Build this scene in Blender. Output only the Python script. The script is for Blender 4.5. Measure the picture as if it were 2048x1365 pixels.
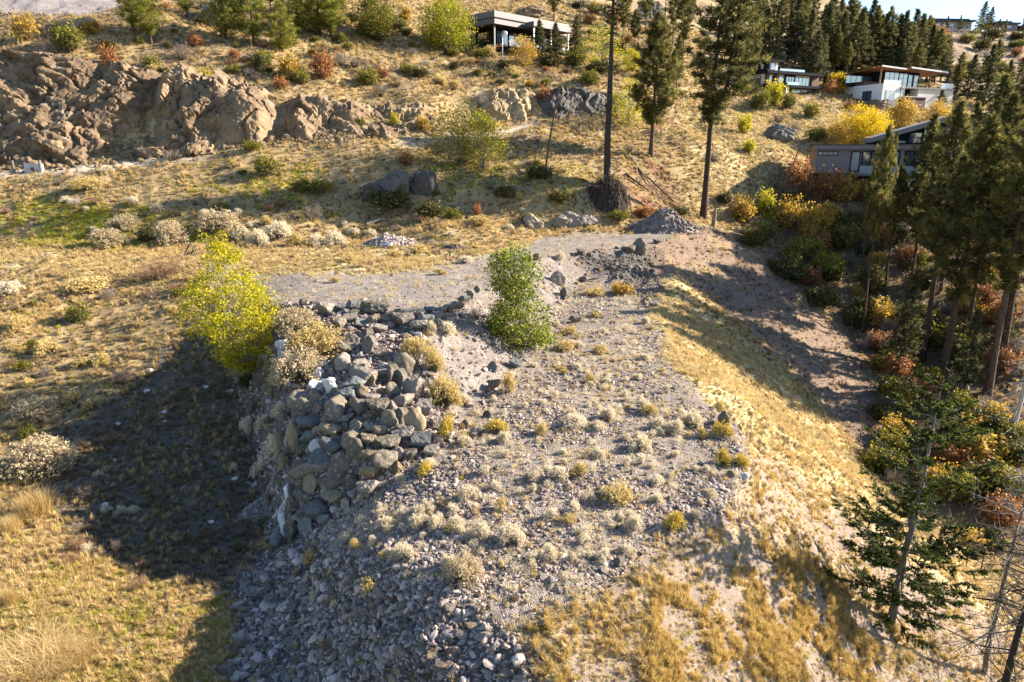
import bpy, math, random
import numpy as np
from mathutils import Vector, Matrix, Euler
from mathutils.geometry import delaunay_2d_cdt

for _o in list(bpy.data.objects): bpy.data.objects.remove(_o)
SC = bpy.context.scene
COL = SC.collection
rad = math.radians

# ------------------------------------------------------------------ camera, sky, sun, exposure
PITCH = 15.5
cam = bpy.data.cameras.new('camera')
cam.sensor_width = 36.0
cam.lens = 36.0*1365/2048
cam.clip_start = 0.1
cam.clip_end = 5000
camo = bpy.data.objects.new('camera', cam)
camo.location = (0, 0, 0)
camo.rotation_euler = (rad(90-PITCH), 0, 0)
COL.objects.link(camo)
SC.camera = camo

SUN_AZ, SUN_EL = 14.0, 25.0            # azimuth from +X towards +Y (away), elevation
W = bpy.data.worlds.new("World"); SC.world = W; W.use_nodes = True
nt = W.node_tree
for n in list(nt.nodes): nt.nodes.remove(n)
sky = nt.nodes.new('ShaderNodeTexSky'); sky.sky_type = 'NISHITA'; sky.sun_disc = False
sky.sun_elevation = rad(SUN_EL); sky.sun_rotation = rad(90-SUN_AZ)
sky.altitude = 400; sky.air_density = 1.0; sky.dust_density = 0.3; sky.ozone_density = 3.0
bg = nt.nodes.new('ShaderNodeBackground'); bg.inputs[1].default_value = 0.078
wo = nt.nodes.new('ShaderNodeOutputWorld')
nt.links.new(sky.outputs[0], bg.inputs[0]); nt.links.new(bg.outputs[0], wo.inputs[0])

sl = bpy.data.lights.new('sun', 'SUN'); sl.energy = 5.0; sl.angle = rad(0.53); sl.color = (1.0, 0.885, 0.73)
so = bpy.data.objects.new('sun', sl)
sd = Vector((math.cos(rad(SUN_EL))*math.cos(rad(SUN_AZ)), math.cos(rad(SUN_EL))*math.sin(rad(SUN_AZ)), math.sin(rad(SUN_EL))))
so.rotation_euler = sd.to_track_quat('Z', 'Y').to_euler()
so.location = sd*200
COL.objects.link(so)
SC.view_settings.view_transform = 'Standard'
SC.view_settings.look = 'None'
SC.view_settings.exposure = 1.9
SC.view_settings.gamma = 1.0
SC.view_settings.use_curve_mapping = False

# ------------------------------------------------------------------ numeric helpers
F_PX = 1365.0
CT, ST = math.cos(rad(PITCH)), math.sin(rad(PITCH))
def ray(px, py):
    u = (px-1024)/F_PX; v = (682.5-py)/F_PX
    d = CT + v*ST
    return u/d, (-ST + v*CT)/d                 # X per metre of Y, z per metre of Y
def PY(px, py, Y):
    a, s = ray(px, py); return (a*Y, Y, s*Y)
def PZ(px, py, z):
    a, s = ray(px, py); Y = z/s; return (a*Y, Y, z)
def mpp(Y, py=600):                            # metres per photograph pixel at distance Y
    v = (682.5-py)/F_PX
    return Y/(CT+v*ST)/F_PX

def hash3(ix, iy, iz, seed):
    h = (ix.astype(np.int64)*374761393 + iy.astype(np.int64)*668265263 + iz.astype(np.int64)*2147483647 + seed*974634777) & 0xffffffff
    h = ((h ^ (h >> 13))*1274126177) & 0xffffffff
    h = ((h ^ (h >> 15))*2246822519) & 0xffffffff
    h = h ^ (h >> 16)
    return (h & 0xffffff)/float(0xffffff)
def vnoise(x, y, z=None, seed=0):
    x = np.asarray(x, float); y = np.asarray(y, float)
    z = np.zeros_like(x) if z is None else np.asarray(z, float)
    ix, iy, iz = np.floor(x), np.floor(y), np.floor(z)
    fx, fy, fz = x-ix, y-iy, z-iz
    fx = fx*fx*fx*(fx*(fx*6-15)+10); fy = fy*fy*fy*(fy*(fy*6-15)+10); fz = fz*fz*fz*(fz*(fz*6-15)+10)
    r = 0
    for dx in (0, 1):
        for dy in (0, 1):
            for dz in (0, 1):
                w = (fx if dx else 1-fx)*(fy if dy else 1-fy)*(fz if dz else 1-fz)
                r = r + w*hash3(ix+dx, iy+dy, iz+dz, seed)
    return r*2-1
def fbm(x, y, z=None, octv=4, seed=0, gain=.5):
    a, r, t = 1.0, 0, 0
    x = np.asarray(x, float); y = np.asarray(y, float)
    for k in range(octv):
        r = r + a*vnoise(x, y, z, seed+k*17); t += a
        x = x*2.03+3.1; y = y*2.03+7.7
        if z is not None: z = np.asarray(z)*2.03+1.3
        a *= gain
    return r/t
def smooth01(x, a, b):
    t = np.clip((x-a)/(b-a), 0, 1); return t*t*(3-2*t)

class MB:
    """collects vertices and faces for one mesh"""
    def __init__(s): s.v = []; s.f = []; s.n = 0; s.m = []; s.t = []
    def add(s, V, Fs, mat=0, tint=0.5):
        V = np.asarray(V, float).reshape(-1, 3)
        Fs = np.asarray(Fs, np.int64)
        s.v.append(V); s.f.append(Fs + s.n); s.n += len(V)
        s.m.append(np.full(len(Fs), mat, np.int32))
        s.t.append(np.broadcast_to(np.asarray(tint, float), (len(Fs),)).astype(np.float32))
    def box(s, x0, x1, y0, y1, z0, z1, mat=0, tint=.5):
        V = [(x0,y0,z0),(x1,y0,z0),(x1,y1,z0),(x0,y1,z0),(x0,y0,z1),(x1,y0,z1),(x1,y1,z1),(x0,y1,z1)]
        s.add(V, [(0,3,2,1),(4,5,6,7),(0,1,5,4),(1,2,6,5),(2,3,7,6),(3,0,4,7)], mat, tint)
    def tube(s, P, R, n=6, mat=0, tint=.5, cap=True):
        P = np.asarray(P, float); k = len(P)
        R = np.broadcast_to(np.asarray(R, float), (k,))
        T = np.gradient(P, axis=0); T /= np.linalg.norm(T, axis=1)[:, None]+1e-9
        ref = np.array([1.0, 0, 0]) if abs(T[0, 0]) < .8 else np.array([0, 1.0, 0])
        A = np.cross(T, ref); A /= np.linalg.norm(A, axis=1)[:, None]+1e-9
        B = np.cross(T, A)
        th = np.arange(n)*2*np.pi/n
        V = P[:, None, :] + R[:, None, None]*(np.cos(th)[None, :, None]*A[:, None, :] + np.sin(th)[None, :, None]*B[:, None, :])
        V = V.reshape(-1, 3)
        i = np.arange(k-1)[:, None]*n; j = np.arange(n)[None, :]; j2 = (j+1) % n
        Fq = np.stack([i+j, i+j2, i+n+j2, i+n+j], -1).reshape(-1, 4)
        s.add(V, Fq, mat, tint)
        if cap and R[-1] > .004 and n <= 8:
            s.f.append(np.array([[(k-1)*n+q for q in range(n)]]) + s.n - len(V)); s.m.append(np.array([mat], np.int32)); s.t.append(np.array([.5], np.float32))
    def mesh(s, name, mats, smooth=False):
        V = np.concatenate(s.v); me = bpy.data.meshes.new(name)
        loops = np.concatenate([f.reshape(-1) for f in s.f]).astype(np.int32)
        tot = np.concatenate([np.full(len(f), f.shape[1], np.int32) for f in s.f])
        st = np.concatenate([[0], np.cumsum(tot)[:-1]]).astype(np.int32)
        me.vertices.add(len(V)); me.vertices.foreach_set('co', V.astype(np.float32).ravel())
        me.loops.add(len(loops)); me.loops.foreach_set('vertex_index', loops)
        me.polygons.add(len(tot)); me.polygons.foreach_set('loop_start', st); me.polygons.foreach_set('loop_total', tot)
        me.polygons.foreach_set('material_index', np.concatenate(s.m))
        me.polygons.foreach_set('use_smooth', np.full(len(tot), smooth))
        a = me.attributes.new('tint', 'FLOAT', 'FACE'); a.data.foreach_set('value', np.concatenate(s.t))
        for m in mats: me.materials.append(m)
        me.update(calc_edges=True)
        return me

def link(name, data, parent=None, kind=None):
    o = bpy.data.objects.new(name, data); COL.objects.link(o)
    if parent is not None: o.parent = parent
    if kind: o['kind'] = kind
    return o
def tag(o, label, cat=None, group=None, kind=None):
    o['label'] = label
    if cat: o['category'] = cat
    if group: o['group'] = group
    if kind: o['kind'] = kind
    return o  # black wall: shade under the roof overhang is put into its colour
def thing(name, label, cat, loc, rz=0, group=None):
    o = bpy.data.objects.new(name, None); COL.objects.link(o)
    o.empty_display_size = .3
    o.location = loc; o.rotation_euler = (0, 0, rz)
    return tag(o, label, cat, group)
def copy_thing(src, loc, rz, sc, label, group=None):
    c = src.copy(); COL.objects.link(c)
    c.location = loc; c.rotation_euler = (0, 0, rz); c.scale = (sc if hasattr(sc, '__len__') else (sc, sc, sc))
    c['label'] = label
    if group: c['group'] = group
    elif 'group' in c: del c['group']
    for ch in list(src.children):
        d = ch.copy(); COL.objects.link(d); d.parent = c
    return c

# ------------------------------------------------------------------ materials
def newmat(name):  # the black sheet before the ground storey stands in for shade
    m = bpy.data.materials.new(name); m.use_nodes = True
    t = m.node_tree
    for n in list(t.nodes): t.nodes.remove(n)
    out = t.nodes.new('ShaderNodeOutputMaterial')
    return m, t, out
def N(t, typ, **kw):
    n = t.nodes.new(typ)
    for k, v in kw.items(): setattr(n, k, v)
    return n
def ramp(t, stops, interp='LINEAR'):
    r = t.nodes.new('ShaderNodeValToRGB'); cr = r.color_ramp; cr.interpolation = interp
    while len(cr.elements) > 1: cr.elements.remove(cr.elements[0])
    cr.elements[0].position = stops[0][0]; cr.elements[0].color = (*stops[0][1], 1)
    for p, c in stops[1:]:
        e = cr.elements.new(p); e.color = (*c, 1)
    return r
def mathn(t, op, a, b=None):
    n = t.nodes.new('ShaderNodeMath'); n.operation = op
    for i, x in enumerate((a, b)):
        if x is None: continue
        if isinstance(x, (int, float)): n.inputs[i].default_value = x
        else: t.links.new(x, n.inputs[i])
    return n.outputs[0]
def plain(name, col, rough=.6, metal=0.0, spec=.4, noise=0.0, scale=6.0):
    m, t, out = newmat(name)
    b = N(t, 'ShaderNodeBsdfPrincipled')
    b.inputs['Roughness'].default_value = rough; b.inputs['Metallic'].default_value = metal
    b.inputs['Specular IOR Level'].default_value = spec
    if noise:
        tc = N(t, 'ShaderNodeTexCoord'); nz = N(t, 'ShaderNodeTexNoise'); nz.inputs['Scale'].default_value = scale; nz.inputs['Detail'].default_value = 5
        t.links.new(tc.outputs['Object'], nz.inputs['Vector'])
        r = ramp(t, [(.3, tuple(c*(1-noise) for c in col)), (.7, tuple(min(1, c*(1+noise)) for c in col))])
        t.links.new(nz.outputs['Fac'], r.inputs[0]); t.links.new(r.outputs[0], b.inputs['Base Color'])
    else:
        b.inputs['Base Color'].default_value = (*col, 1)
    t.links.new(b.outputs[0], out.inputs[0])
    return m
def leafmat(name, stops, transl=.35, objvar=.25, rough=.55):
    """leaf / needle / grass: colour from the per-face tint, varied per object, with translucency"""
    m, t, out = newmat(name)
    at = N(t, 'ShaderNodeAttribute', attribute_name='tint')
    oi = N(t, 'ShaderNodeObjectInfo')
    r = ramp(t, stops)
    f = mathn(t, 'ADD', at.outputs['Fac'], mathn(t, 'MULTIPLY', mathn(t, 'SUBTRACT', oi.outputs['Random'], .5), objvar))
    t.links.new(f, r.inputs[0])
    d = N(t, 'ShaderNodeBsdfPrincipled'); d.inputs['Roughness'].default_value = rough; d.inputs['Specular IOR Level'].default_value = .25
    t.links.new(r.outputs[0], d.inputs['Base Color'])
    tr = N(t, 'ShaderNodeBsdfTranslucent'); t.links.new(r.outputs[0], tr.inputs[0])
    mx = N(t, 'ShaderNodeMixShader'); mx.inputs[0].default_value = transl
    t.links.new(d.outputs[0], mx.inputs[1]); t.links.new(tr.outputs[0], mx.inputs[2])
    t.links.new(mx.outputs[0], out.inputs[0])
    return m
def rockmat(name, stops, scale=1.6, bump=.6, objvar=.35, lichen=None, rough=.85, geo=False):
    m, t, out = newmat(name)
    tc = N(t, 'ShaderNodeTexCoord')
    vec = tc.outputs['Object']
    oi = N(t, 'ShaderNodeObjectInfo')
    n1 = N(t, 'ShaderNodeTexNoise'); n1.inputs['Scale'].default_value = scale; n1.inputs['Detail'].default_value = 8; n1.inputs['Roughness'].default_value = .65
    t.links.new(vec, n1.inputs['Vector'])
    n2 = N(t, 'ShaderNodeTexNoise'); n2.inputs['Scale'].default_value = scale*7; n2.inputs['Detail'].default_value = 6; n2.inputs['Roughness'].default_value = .7
    t.links.new(vec, n2.inputs['Vector'])
    f = mathn(t, 'ADD', mathn(t, 'MULTIPLY', n1.outputs['Fac'], .65), mathn(t, 'MULTIPLY', n2.outputs['Fac'], .35))
    f = mathn(t, 'ADD', f, mathn(t, 'MULTIPLY', mathn(t, 'SUBTRACT', oi.outputs['Random'], .5), objvar))
    r = ramp(t, stops); t.links.new(f, r.inputs[0])
    col = r.outputs[0]
    if lichen:
        n3 = N(t, 'ShaderNodeTexNoise'); n3.inputs['Scale'].default_value = scale*2.3; n3.inputs['Detail'].default_value = 7
        t.links.new(vec, n3.inputs['Vector'])
        rr = ramp(t, [(lichen[0], (0, 0, 0)), (lichen[0]+.06, (1, 1, 1))]); t.links.new(n3.outputs['Fac'], rr.inputs[0])
        mx = N(t, 'ShaderNodeMixRGB'); t.links.new(rr.outputs[0], mx.inputs[0]); t.links.new(col, mx.inputs[1]); mx.inputs[2].default_value = (*lichen[1], 1)
        col = mx.outputs[0]
    b = N(t, 'ShaderNodeBsdfPrincipled'); b.inputs['Roughness'].default_value = rough; b.inputs['Specular IOR Level'].default_value = .3
    t.links.new(col, b.inputs['Base Color'])
    bp = N(t, 'ShaderNodeBump'); bp.inputs['Strength'].default_value = bump; bp.inputs['Distance'].default_value = .12
    t.links.new(f, bp.inputs['Height']); t.links.new(bp.outputs[0], b.inputs['Normal'])
    t.links.new(b.outputs[0], out.inputs[0])
    return m

M = {}
# needles and leaves (albedo; linear)
M['pine'] = leafmat('pine_needles', [(0, (.030, .034, .012)), (.45, (.105, .100, .026)), (.8, (.25, .22, .055)), (1, (.40, .33, .09))], .5, .22)
M['pine_young'] = leafmat('young_pine_needles', [(0, (.06, .075, .012)), (.5, (.20, .21, .03)), (1, (.44, .40, .07))], .42, .2)
M['pine_far'] = leafmat('far_pine_needles', [(0, (.026, .032, .016)), (.5, (.092, .094, .036)), (1, (.22, .20, .065))], .48, .3)
M['fir'] = leafmat('fir_needles', [(0, (.018, .028, .007)), (.5, (.062, .082, .015)), (1, (.20, .21, .04))], .36, .15)
M['leaf_lime'] = leafmat('lime_yellow_leaves', [(0, (.16, .17, .006)), (.5, (.40, .37, .010)), (1, (.66, .54, .02))], .5, .1)
M['leaf_limegreen'] = leafmat('lime_green_leaves', [(0, (.06, .08, .008)), (.5, (.26, .26, .014)), (1, (.60, .50, .02))], .5, .1)
M['leaf_green'] = leafmat('green_leaves', [(0, (.035, .06, .006)), (.45, (.15, .19, .016)), (.8, (.34, .35, .04)), (1, (.50, .47, .12))], .5, .1)
M['leaf_olive'] = leafmat('olive_leaves', [(0, (.04, .05, .008)), (.5, (.14, .14, .016)), (1, (.38, .30, .03))], .4, .25)
M['leaf_yellow'] = leafmat('bright_yellow_leaves', [(0, (.28, .20, .004)), (.5, (.62, .44, .006)), (1, (.85, .60, .02))], .45, .12)
M['leaf_gold'] = leafmat('golden_orange_leaves', [(0, (.22, .13, .02)), (.5, (.46, .29, .04)), (1, (.68, .46, .08))], .45, .12)
M['leaf_rust'] = leafmat('rust_red_leaves', [(0.00, (0.102, 0.042, 0.021)), (0.50, (0.306, 0.128, 0.046)), (1.00, (0.578, 0.270, 0.078))], .4, .3)
M['leaf_bramble'] = leafmat('bramble_leaves', [(0, (.02, .03, .008)), (.5, (.06, .07, .015)), (.8, (.14, .12, .03)), (1, (.22, .10, .05))], .3, .2)
M['brush_cream'] = leafmat('cream_seed_heads', [(0, (.46, .38, .25)), (.5, (.68, .59, .42)), (1, (.82, .75, .58))], .42, .25)
M['brush_tan'] = leafmat('tan_seed_heads', [(0, (.30, .23, .13)), (.5, (.48, .38, .23)), (1, (.64, .53, .35))], .38, .3)
M['brush_gold'] = leafmat('golden_seed_heads', [(0, (.36, .25, .08)), (.5, (.56, .42, .16)), (1, (.70, .56, .26))], .3, .25)
M['brush_yellow'] = leafmat('yellow_flower_heads', [(0, (.34, .24, .03)), (.5, (.56, .41, .06)), (1, (.70, .54, .11))], .3, .2)
M['brush_stem'] = leafmat('shrub_stems', [(0, (.10, .085, .06)), (.5, (.19, .165, .11)), (1, (.30, .26, .17))], .2, .3)
M['twig_grey'] = leafmat('bare_grey_twigs', [(0, (.09, .07, .055)), (.5, (.19, .15, .12)), (1, (.32, .26, .21))], .15, .3)
M['root_dark'] = leafmat('dark_roots', [(0, (.025, .018, .014)), (.5, (.07, .05, .038)), (1, (.14, .10, .075))], .1, .2)
M['twig_red'] = leafmat('reddish_dry_stems', [(0, (.10, .05, .03)), (.5, (.21, .12, .07)), (1, (.34, .22, .13))], .25, .3)
M['twig_white'] = leafmat('pale_dead_twigs', [(0, (.20, .17, .14)), (.5, (.36, .31, .27)), (1, (.5, .44, .38))], .15, .3)
M['straw'] = leafmat('straw_blades', [(0.00, (0.300, 0.192, 0.062)), (0.45, (0.540, 0.384, 0.157)), (1.00, (0.720, 0.571, 0.314))], .4, .35)
M['straw_pale'] = leafmat('pale_straw_blades', [(0, (.42, .32, .14)), (.45, (.60, .48, .24)), (1, (.76, .66, .40))], .4, .3)
M['straw_orange'] = leafmat('ochre_straw_blades', [(0, (.30, .20, .06)), (.45, (.54, .38, .12)), (1, (.68, .52, .22))], .4, .3)
M['grass_green'] = leafmat('yellow_green_blades', [(0, (.22, .23, .02)), (.5, (.45, .41, .045)), (1, (.62, .54, .11))], .45, .4)
M['grass_brown'] = leafmat('brown_dry_blades', [(0, (.11, .075, .04)), (.5, (.22, .16, .085)), (1, (.36, .27, .15))], .3, .4)
M['bark_pine'] = rockmat('pine_bark', [(.3, (.030, .020, .014)), (.55, (.085, .050, .032)), (.75, (.16, .095, .06))], 2.5, .8, .2)
M['bark_dark'] = rockmat('dark_bark', [(.3, (.02, .016, .013)), (.55, (.05, .038, .03)), (.75, (.10, .08, .065))], 2.5, .8, .2)
M['bark_grey'] = rockmat('grey_bark', [(.3, (.10, .085, .07)), (.55, (.19, .165, .14)), (.75, (.30, .27, .23))], 3, .6, .2)
M['bark_white'] = rockmat('bleached_wood', [(.3, (.24, .21, .18)), (.6, (.42, .38, .33)), (.8, (.55, .5, .45))], 3, .5, .2)
def relabel(items, LM, prep=None):
    """items: (object, px, py, phrase). Every label names the nearest landmark, the side of it, and the order there"""
    G = {}
    for o, px, py, ph in items:
        d = [math.hypot(px-x, (py-y)*1.5) for x, y, _ in LM]; k = int(np.argmin(d)); x, y, nm = LM[k]
        dx, dy = px-x, (py-y)*1.5
        side = ('right of' if dx > 0 else 'left of') if abs(dx) > abs(dy) else ('in front of' if dy > 0 else 'behind')
        G.setdefault((ph, side, nm), []).append((d[k], o))
    OR = ['closest', 'second closest', 'third closest', 'fourth closest', 'fifth closest', 'sixth closest', 'seventh closest', 'eighth closest', 'ninth closest', 'tenth closest', 'eleventh closest', 'twelfth closest']
    for (ph, side, nm), L in G.items():
        L.sort(key=lambda q: q[0])
        for i, (_, o) in enumerate(L):
            o['label'] = f"{ph} {side} {nm}" if len(L) == 1 else f"{ph} {OR[min(i, 11)]} {side} {nm}"
# rocks
M['rock_dark'] = rockmat('dark_basalt', [(0.25, (0.062, 0.051, 0.040)), (0.50, (0.136, 0.113, 0.086)), (0.72, (0.227, 0.190, 0.139))], 1.8, .9, .25, (.60, (.30, .26, .195)))
M['rock_tan'] = rockmat('tan_rock', [(0.25, (0.111, 0.081, 0.047)), (0.50, (0.212, 0.162, 0.098)), (0.75, (0.323, 0.255, 0.162))], 1.8, .8, .25)
M['rock_grey'] = rockmat('grey_rock', [(0.25, (0.095, 0.080, 0.067)), (0.50, (0.194, 0.164, 0.133)), (0.75, (0.309, 0.263, 0.211))], 2.0, .8, .3)
M['rock_blue'] = rockmat('blue_grey_rock', [(0.25, (0.066, 0.069, 0.066)), (0.50, (0.129, 0.134, 0.129)), (0.75, (0.218, 0.222, 0.207))], 2.0, .7, .25)
M['rock_white'] = rockmat('white_splashed_rock', [(0.25, (0.253, 0.230, 0.218)), (0.45, (0.460, 0.431, 0.408)), (0.70, (0.759, 0.724, 0.690))], 2.2, .6, .15)
M['stone'] = rockmat('loose_stone', [(0.15, (0.091, 0.074, 0.066)), (0.45, (0.237, 0.189, 0.167)), (0.70, (0.374, 0.299, 0.270)), (0.95, (0.511, 0.421, 0.368))], 3.0, .4, .75)
M['stone_brown'] = rockmat('loose_brown_stone', [(0.15, (0.103, 0.077, 0.060)), (0.50, (0.232, 0.185, 0.150)), (0.90, (0.396, 0.327, 0.267))], 3.0, .4, .75)
M['cliff'] = rockmat('cliff_rock', [(0.28, (0.033, 0.023, 0.014)), (0.42, (0.111, 0.074, 0.044)), (0.54, (0.203, 0.139, 0.081)), (0.70, (0.315, 0.228, 0.132))], .22, 1.0, .1, (.62, (.20, .165, .12)))
M['cliff_tan'] = rockmat('pale_cliff_rock', [(0.30, (0.051, 0.036, 0.022)), (0.44, (0.170, 0.120, 0.070)), (0.55, (0.306, 0.223, 0.126)), (0.70, (0.459, 0.356, 0.211))], .22, 1.0, .1)
M['cliff_dark'] = rockmat('shaded_outcrop_rock', [(.25, (.04, .035, .032)), (.5, (.10, .09, .08)), (.75, (.19, .17, .15))], .4, 1.0, .2)  # dark grey rock; the outcrop's shade is put into this tone
# building
M['fascia_grey'] = plain('grey_metal_fascia', (.125, .112, .115), .55, .2)
M['fascia_lav'] = plain('mauve_grey_cladding', (.20, .175, .175), .7, noise=.08)
M['wall_white'] = plain('white_render', (.70, .68, .66), .8, noise=.05)
M['wall_pale'] = plain('pale_stucco', (.55, .50, .44), .8, noise=.06)
M['wall_brown'] = plain('red_brown_cladding', (.085, .035, .025), .7, noise=.25, scale=3)
M['trim_black'] = plain('black_trim', (.012, .012, .017), .85, spec=.1)
M['soffit_wood'] = plain('cedar_soffit', (.34, .15, .055), .6, noise=.2, scale=3)
M['concrete'] = plain('concrete', (.42, .41, .41), .85, noise=.1, scale=1.5)
M['white_metal'] = plain('white_metal', (.75, .74, .73), .4)
M['roof_dark'] = plain('dark_roof', (.04, .045, .06), .6)
M['wood_old'] = plain('weathered_wood', (.10, .075, .055), .85, noise=.3, scale=8)
M['wood_pale'] = plain('bleached_board', (.60, .54, .46), .8, noise=.15, scale=8)
M['steel'] = plain('galvanised_steel', (.5, .5, .5), .45, .6)
M['lamp_glass'] = plain('frosted_lamp_glass', (.75, .75, .72), .25)
def glassmat(name, col, rough=.05):
    m, t, out = newmat(name)
    b = N(t, 'ShaderNodeBsdfPrincipled'); b.inputs['Base Color'].default_value = (*col, 1); b.inputs['Roughness'].default_value = rough
    b.inputs['Specular IOR Level'].default_value = 1.0; b.inputs['IOR'].default_value = 1.9
    t.links.new(b.outputs[0], out.inputs[0]); return m
M['glass'] = glassmat('window_glass', (.05, .07, .085))
M['glass_pale'] = glassmat('curtained_glass', (.34, .36, .36), .12)
M['glass_rail'] = glassmat('balustrade_glass', (.30, .36, .38), .1)
# ------------------------------------------------------------------ terrain: surveyed points -> triangulated surface -> one sheet
PTS, EDG = [], []
def addp(p):
    PTS.append(p); return len(PTS)-1
def zline(*pts, edge=True):                    # (px, py, z)
    ids = [addp(PZ(*p)) for p in pts]
    if edge: EDG.extend(zip(ids[:-1], ids[1:]))
def yline(*pts, edge=True):                    # (px, py, Y)
    ids = [addp(PY(*p)) for p in pts]
    if edge: EDG.extend(zip(ids[:-1], ids[1:]))
def zpts(*pts): zline(*pts, edge=False)
def ypts(*pts): yline(*pts, edge=False)
def wpts(*pts):
    for p in pts: addp(p)

# rim of the upper pad
zline((400,560,-10.6),(440,590,-11.1),(500,606,-10.7),(560,612,-10.3),(620,607,-10),(700,618,-9.9),(780,632,-9.9),(860,640,-9.9),(930,615,-10),(985,575,-10),
      (1060,520,-10),(1150,505,-10),(1250,497,-10),(1310,488,-9.9),(1370,470,-9.7),(1430,458,-9.6))
# foot of the bank and of the boulder pile
zline((550,1080,-17.4),(600,1088,-17.0),(690,1030,-15.1),(760,968,-13.8),(850,925,-13.2),(910,885,-13.0),(960,800,-12.9),(1020,750,-12.9),(1085,705,-12.9),
      (1110,650,-12.8),(1130,600,-12.7),(1175,565,-12.5),(1235,575,-12.6),(1300,592,-12.7))
# nose of the pile
zline((650,640,-10.1),(655,700,-10.8),(665,760,-11.5),(650,820,-12.3),(636,900,-13.4),(612,980,-15.1),(580,1040,-16.5))
zpts((720,700,-10.7),(740,760,-11.4),(760,830,-12.1),(740,900,-12.9),(720,960,-13.7),(820,700,-10.8),(840,780,-11.9),(840,850,-12.5),(900,760,-12.0))
zline((555,650,-10.7),(590,710,-11.3),(605,765,-12),(585,830,-13),(562,900,-14.4),(545,980,-16.0))
zline((470,720,-14.06),(478,790,-15.46),(500,870,-16.35),(515,960,-17.15),(535,1050,-17.65))
# low ground on the left
zpts((420,655,-12.59),(430,610,-11.50),(330,690,-13.29),(250,800,-15.22),(100,870,-16.15),(0,870,-15.95),(0,1000,-16.95),(200,1000,-17.15),(400,1000,-17.35),(400,850,-16.35),
     (0,1365,-17.20),(200,1200,-17.05),(0,1200,-16.85),(300,1100,-17.65),(400,1170,-17.05),(475,1165,-17.20),(490,1100,-17.85),(300,1365,-17.40),(440,1365,-17.7),
     (0,650,-12.26),(200,650,-12.66),(0,750,-14.23),(200,720,-13.86),(0,560,-10.80),(200,560,-10.80),(330,560,-10.70),(-300,650,-12.03),(-300,900,-15.69),(-300,1365,-17.69),(-350,530,-10.30))
# pad and the straw strip
zpts((0,520,-10.2),(200,520,-10.2),(390,520,-10.1),(600,530,-10),(600,560,-10.05),(750,590,-10),(750,540,-10),(900,540,-10),(900,590,-10),(700,480,-9.9),
     (900,500,-10),(1050,475,-9.9),(1200,475,-9.9),(1300,460,-9.8),(-250,500,-10))
# meadow
zpts((0,480,-9.3),(200,480,-9.4),(400,490,-9.8),(550,490,-9.8),(0,430,-6.9),(200,430,-6.9),(400,430,-7),(600,430,-7.2),(750,445,-8.4),(0,380,-4.4),(200,380,-4.4),
     (400,380,-4.5),(600,380,-4.6),(-250,430,-6.9),(-250,380,-4))
yline((-300,355,88),(0,347,88),(130,342,88.5),(270,327,92),(400,318,93),(500,295,96),(600,287,98),(700,292,97),(780,285,100),(850,277,104),(930,272,107),(1000,262,112),(1060,252,116),(1150,242,120),(1200,237,122))
ypts((700,330,93),(900,330,97),(1000,330,98),(1100,330,99),(1050,360,96),(1000,445,85.5),(1050,455,85),
     (1100,462,86),(1200,455,88),(1270,440,93),(1200,400,93),(1215,385,94),(1250,380,97),(1300,420,97),(1300,312,110),(1340,380,105),(1400,440,99),(1400,350,110),(1400,280,117),
     (1470,300,122),(1500,350,116),(1500,420,107),(1480,450,102),(1550,300,125),(1560,380,113),(1600,330,125),(1620,380,112),(1640,385,112),(1240,330,104),(1200,290,112),(1250,250,122),(1320,240,128))
yline((700,362,90),(740,350,91),(800,345,91.6),(870,352,91.4),(900,366,91),(1000,374,90.5),(1100,384,90.5),(1180,374,92.5))
yline((700,392,88),(740,398,88),(800,403,88.3),(870,409,88.6),(900,418,88.5),(1000,426,88.2),(1100,436,88.0),(1190,425,89.6))
# foot and top of the rock cut
yline((-300,345,92),(0,333,93),(130,328,93),(230,320,95),(330,300,97),(440,290,98),(560,275,100),(700,270,101),(860,262,107),(960,247,117),(1060,243,119),(1150,235,122),(1270,235,125))
yline((-300,100,106),(0,90,106),(100,100,106),(200,110,108),(300,130,108),(400,150,108),(500,165,108),(560,190,107),(700,205,110),(800,215,112),(860,200,114),(960,180,121),(1060,180,124),(1150,175,127),(1270,190,130))
ypts((0,30,120),(250,30,120),(150,0,132),(0,0,130),(300,80,114),(450,80,118),(450,130,112),(600,100,124),(600,150,114),(700,130,122),(750,80,136),(640,20,140),(450,10,138),(900,110,138),(900,150,128),
     (1000,115,140),(1000,150,130),(1100,140,136),(1200,150,138),(1250,160,140),(1000,108,148),(1140,118,152),(930,105,146),(-300,0,140),(150,-60,150),(450,-60,165),(640,-50,165),(800,-30,170),(800,40,150))
ypts((900,0,175),(1000,0,185),(1150,20,190),(1150,70,170),(1250,60,185),(1300,0,215),(1300,120,160),(1350,200,140),(1380,240,132),(1400,100,180),(1480,60,215),(1480,150,180),(1500,212,157),(1480,230,150),
     (1560,250,145),(1650,250,150),(1640,216,158),(1560,214,157),(1700,238,158),(1680,290,135),(1750,236,163),(1800,242,160),(1850,244,162),(1900,225,175),(1750,300,135),(1850,265,145),(2000,250,170),(2100,235,180))
ypts((1640,385,114),(1700,384,114),(1850,384,118),(1700,402,108),(1850,400,112),(1640,330,128),(1740,330,130),(1850,330,132))
ypts((1500,110,200),(1650,130,210),(1750,130,215),(1850,140,225),(1930,150,260),(1550,40,245),(1650,50,270),(1700,60,290),(1600,0,275),(1650,-15,300),(1760,50,330),(1830,66,370),(1860,62,420),(1950,60,430),
     (2048,62,440),(2150,62,440),(1900,110,340),(2000,100,390),(2048,150,330),(1950,170,290),(2048,200,270),(1400,-60,270),(1200,-80,250),(1000,-80,230),(1500,-60,290))
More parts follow.
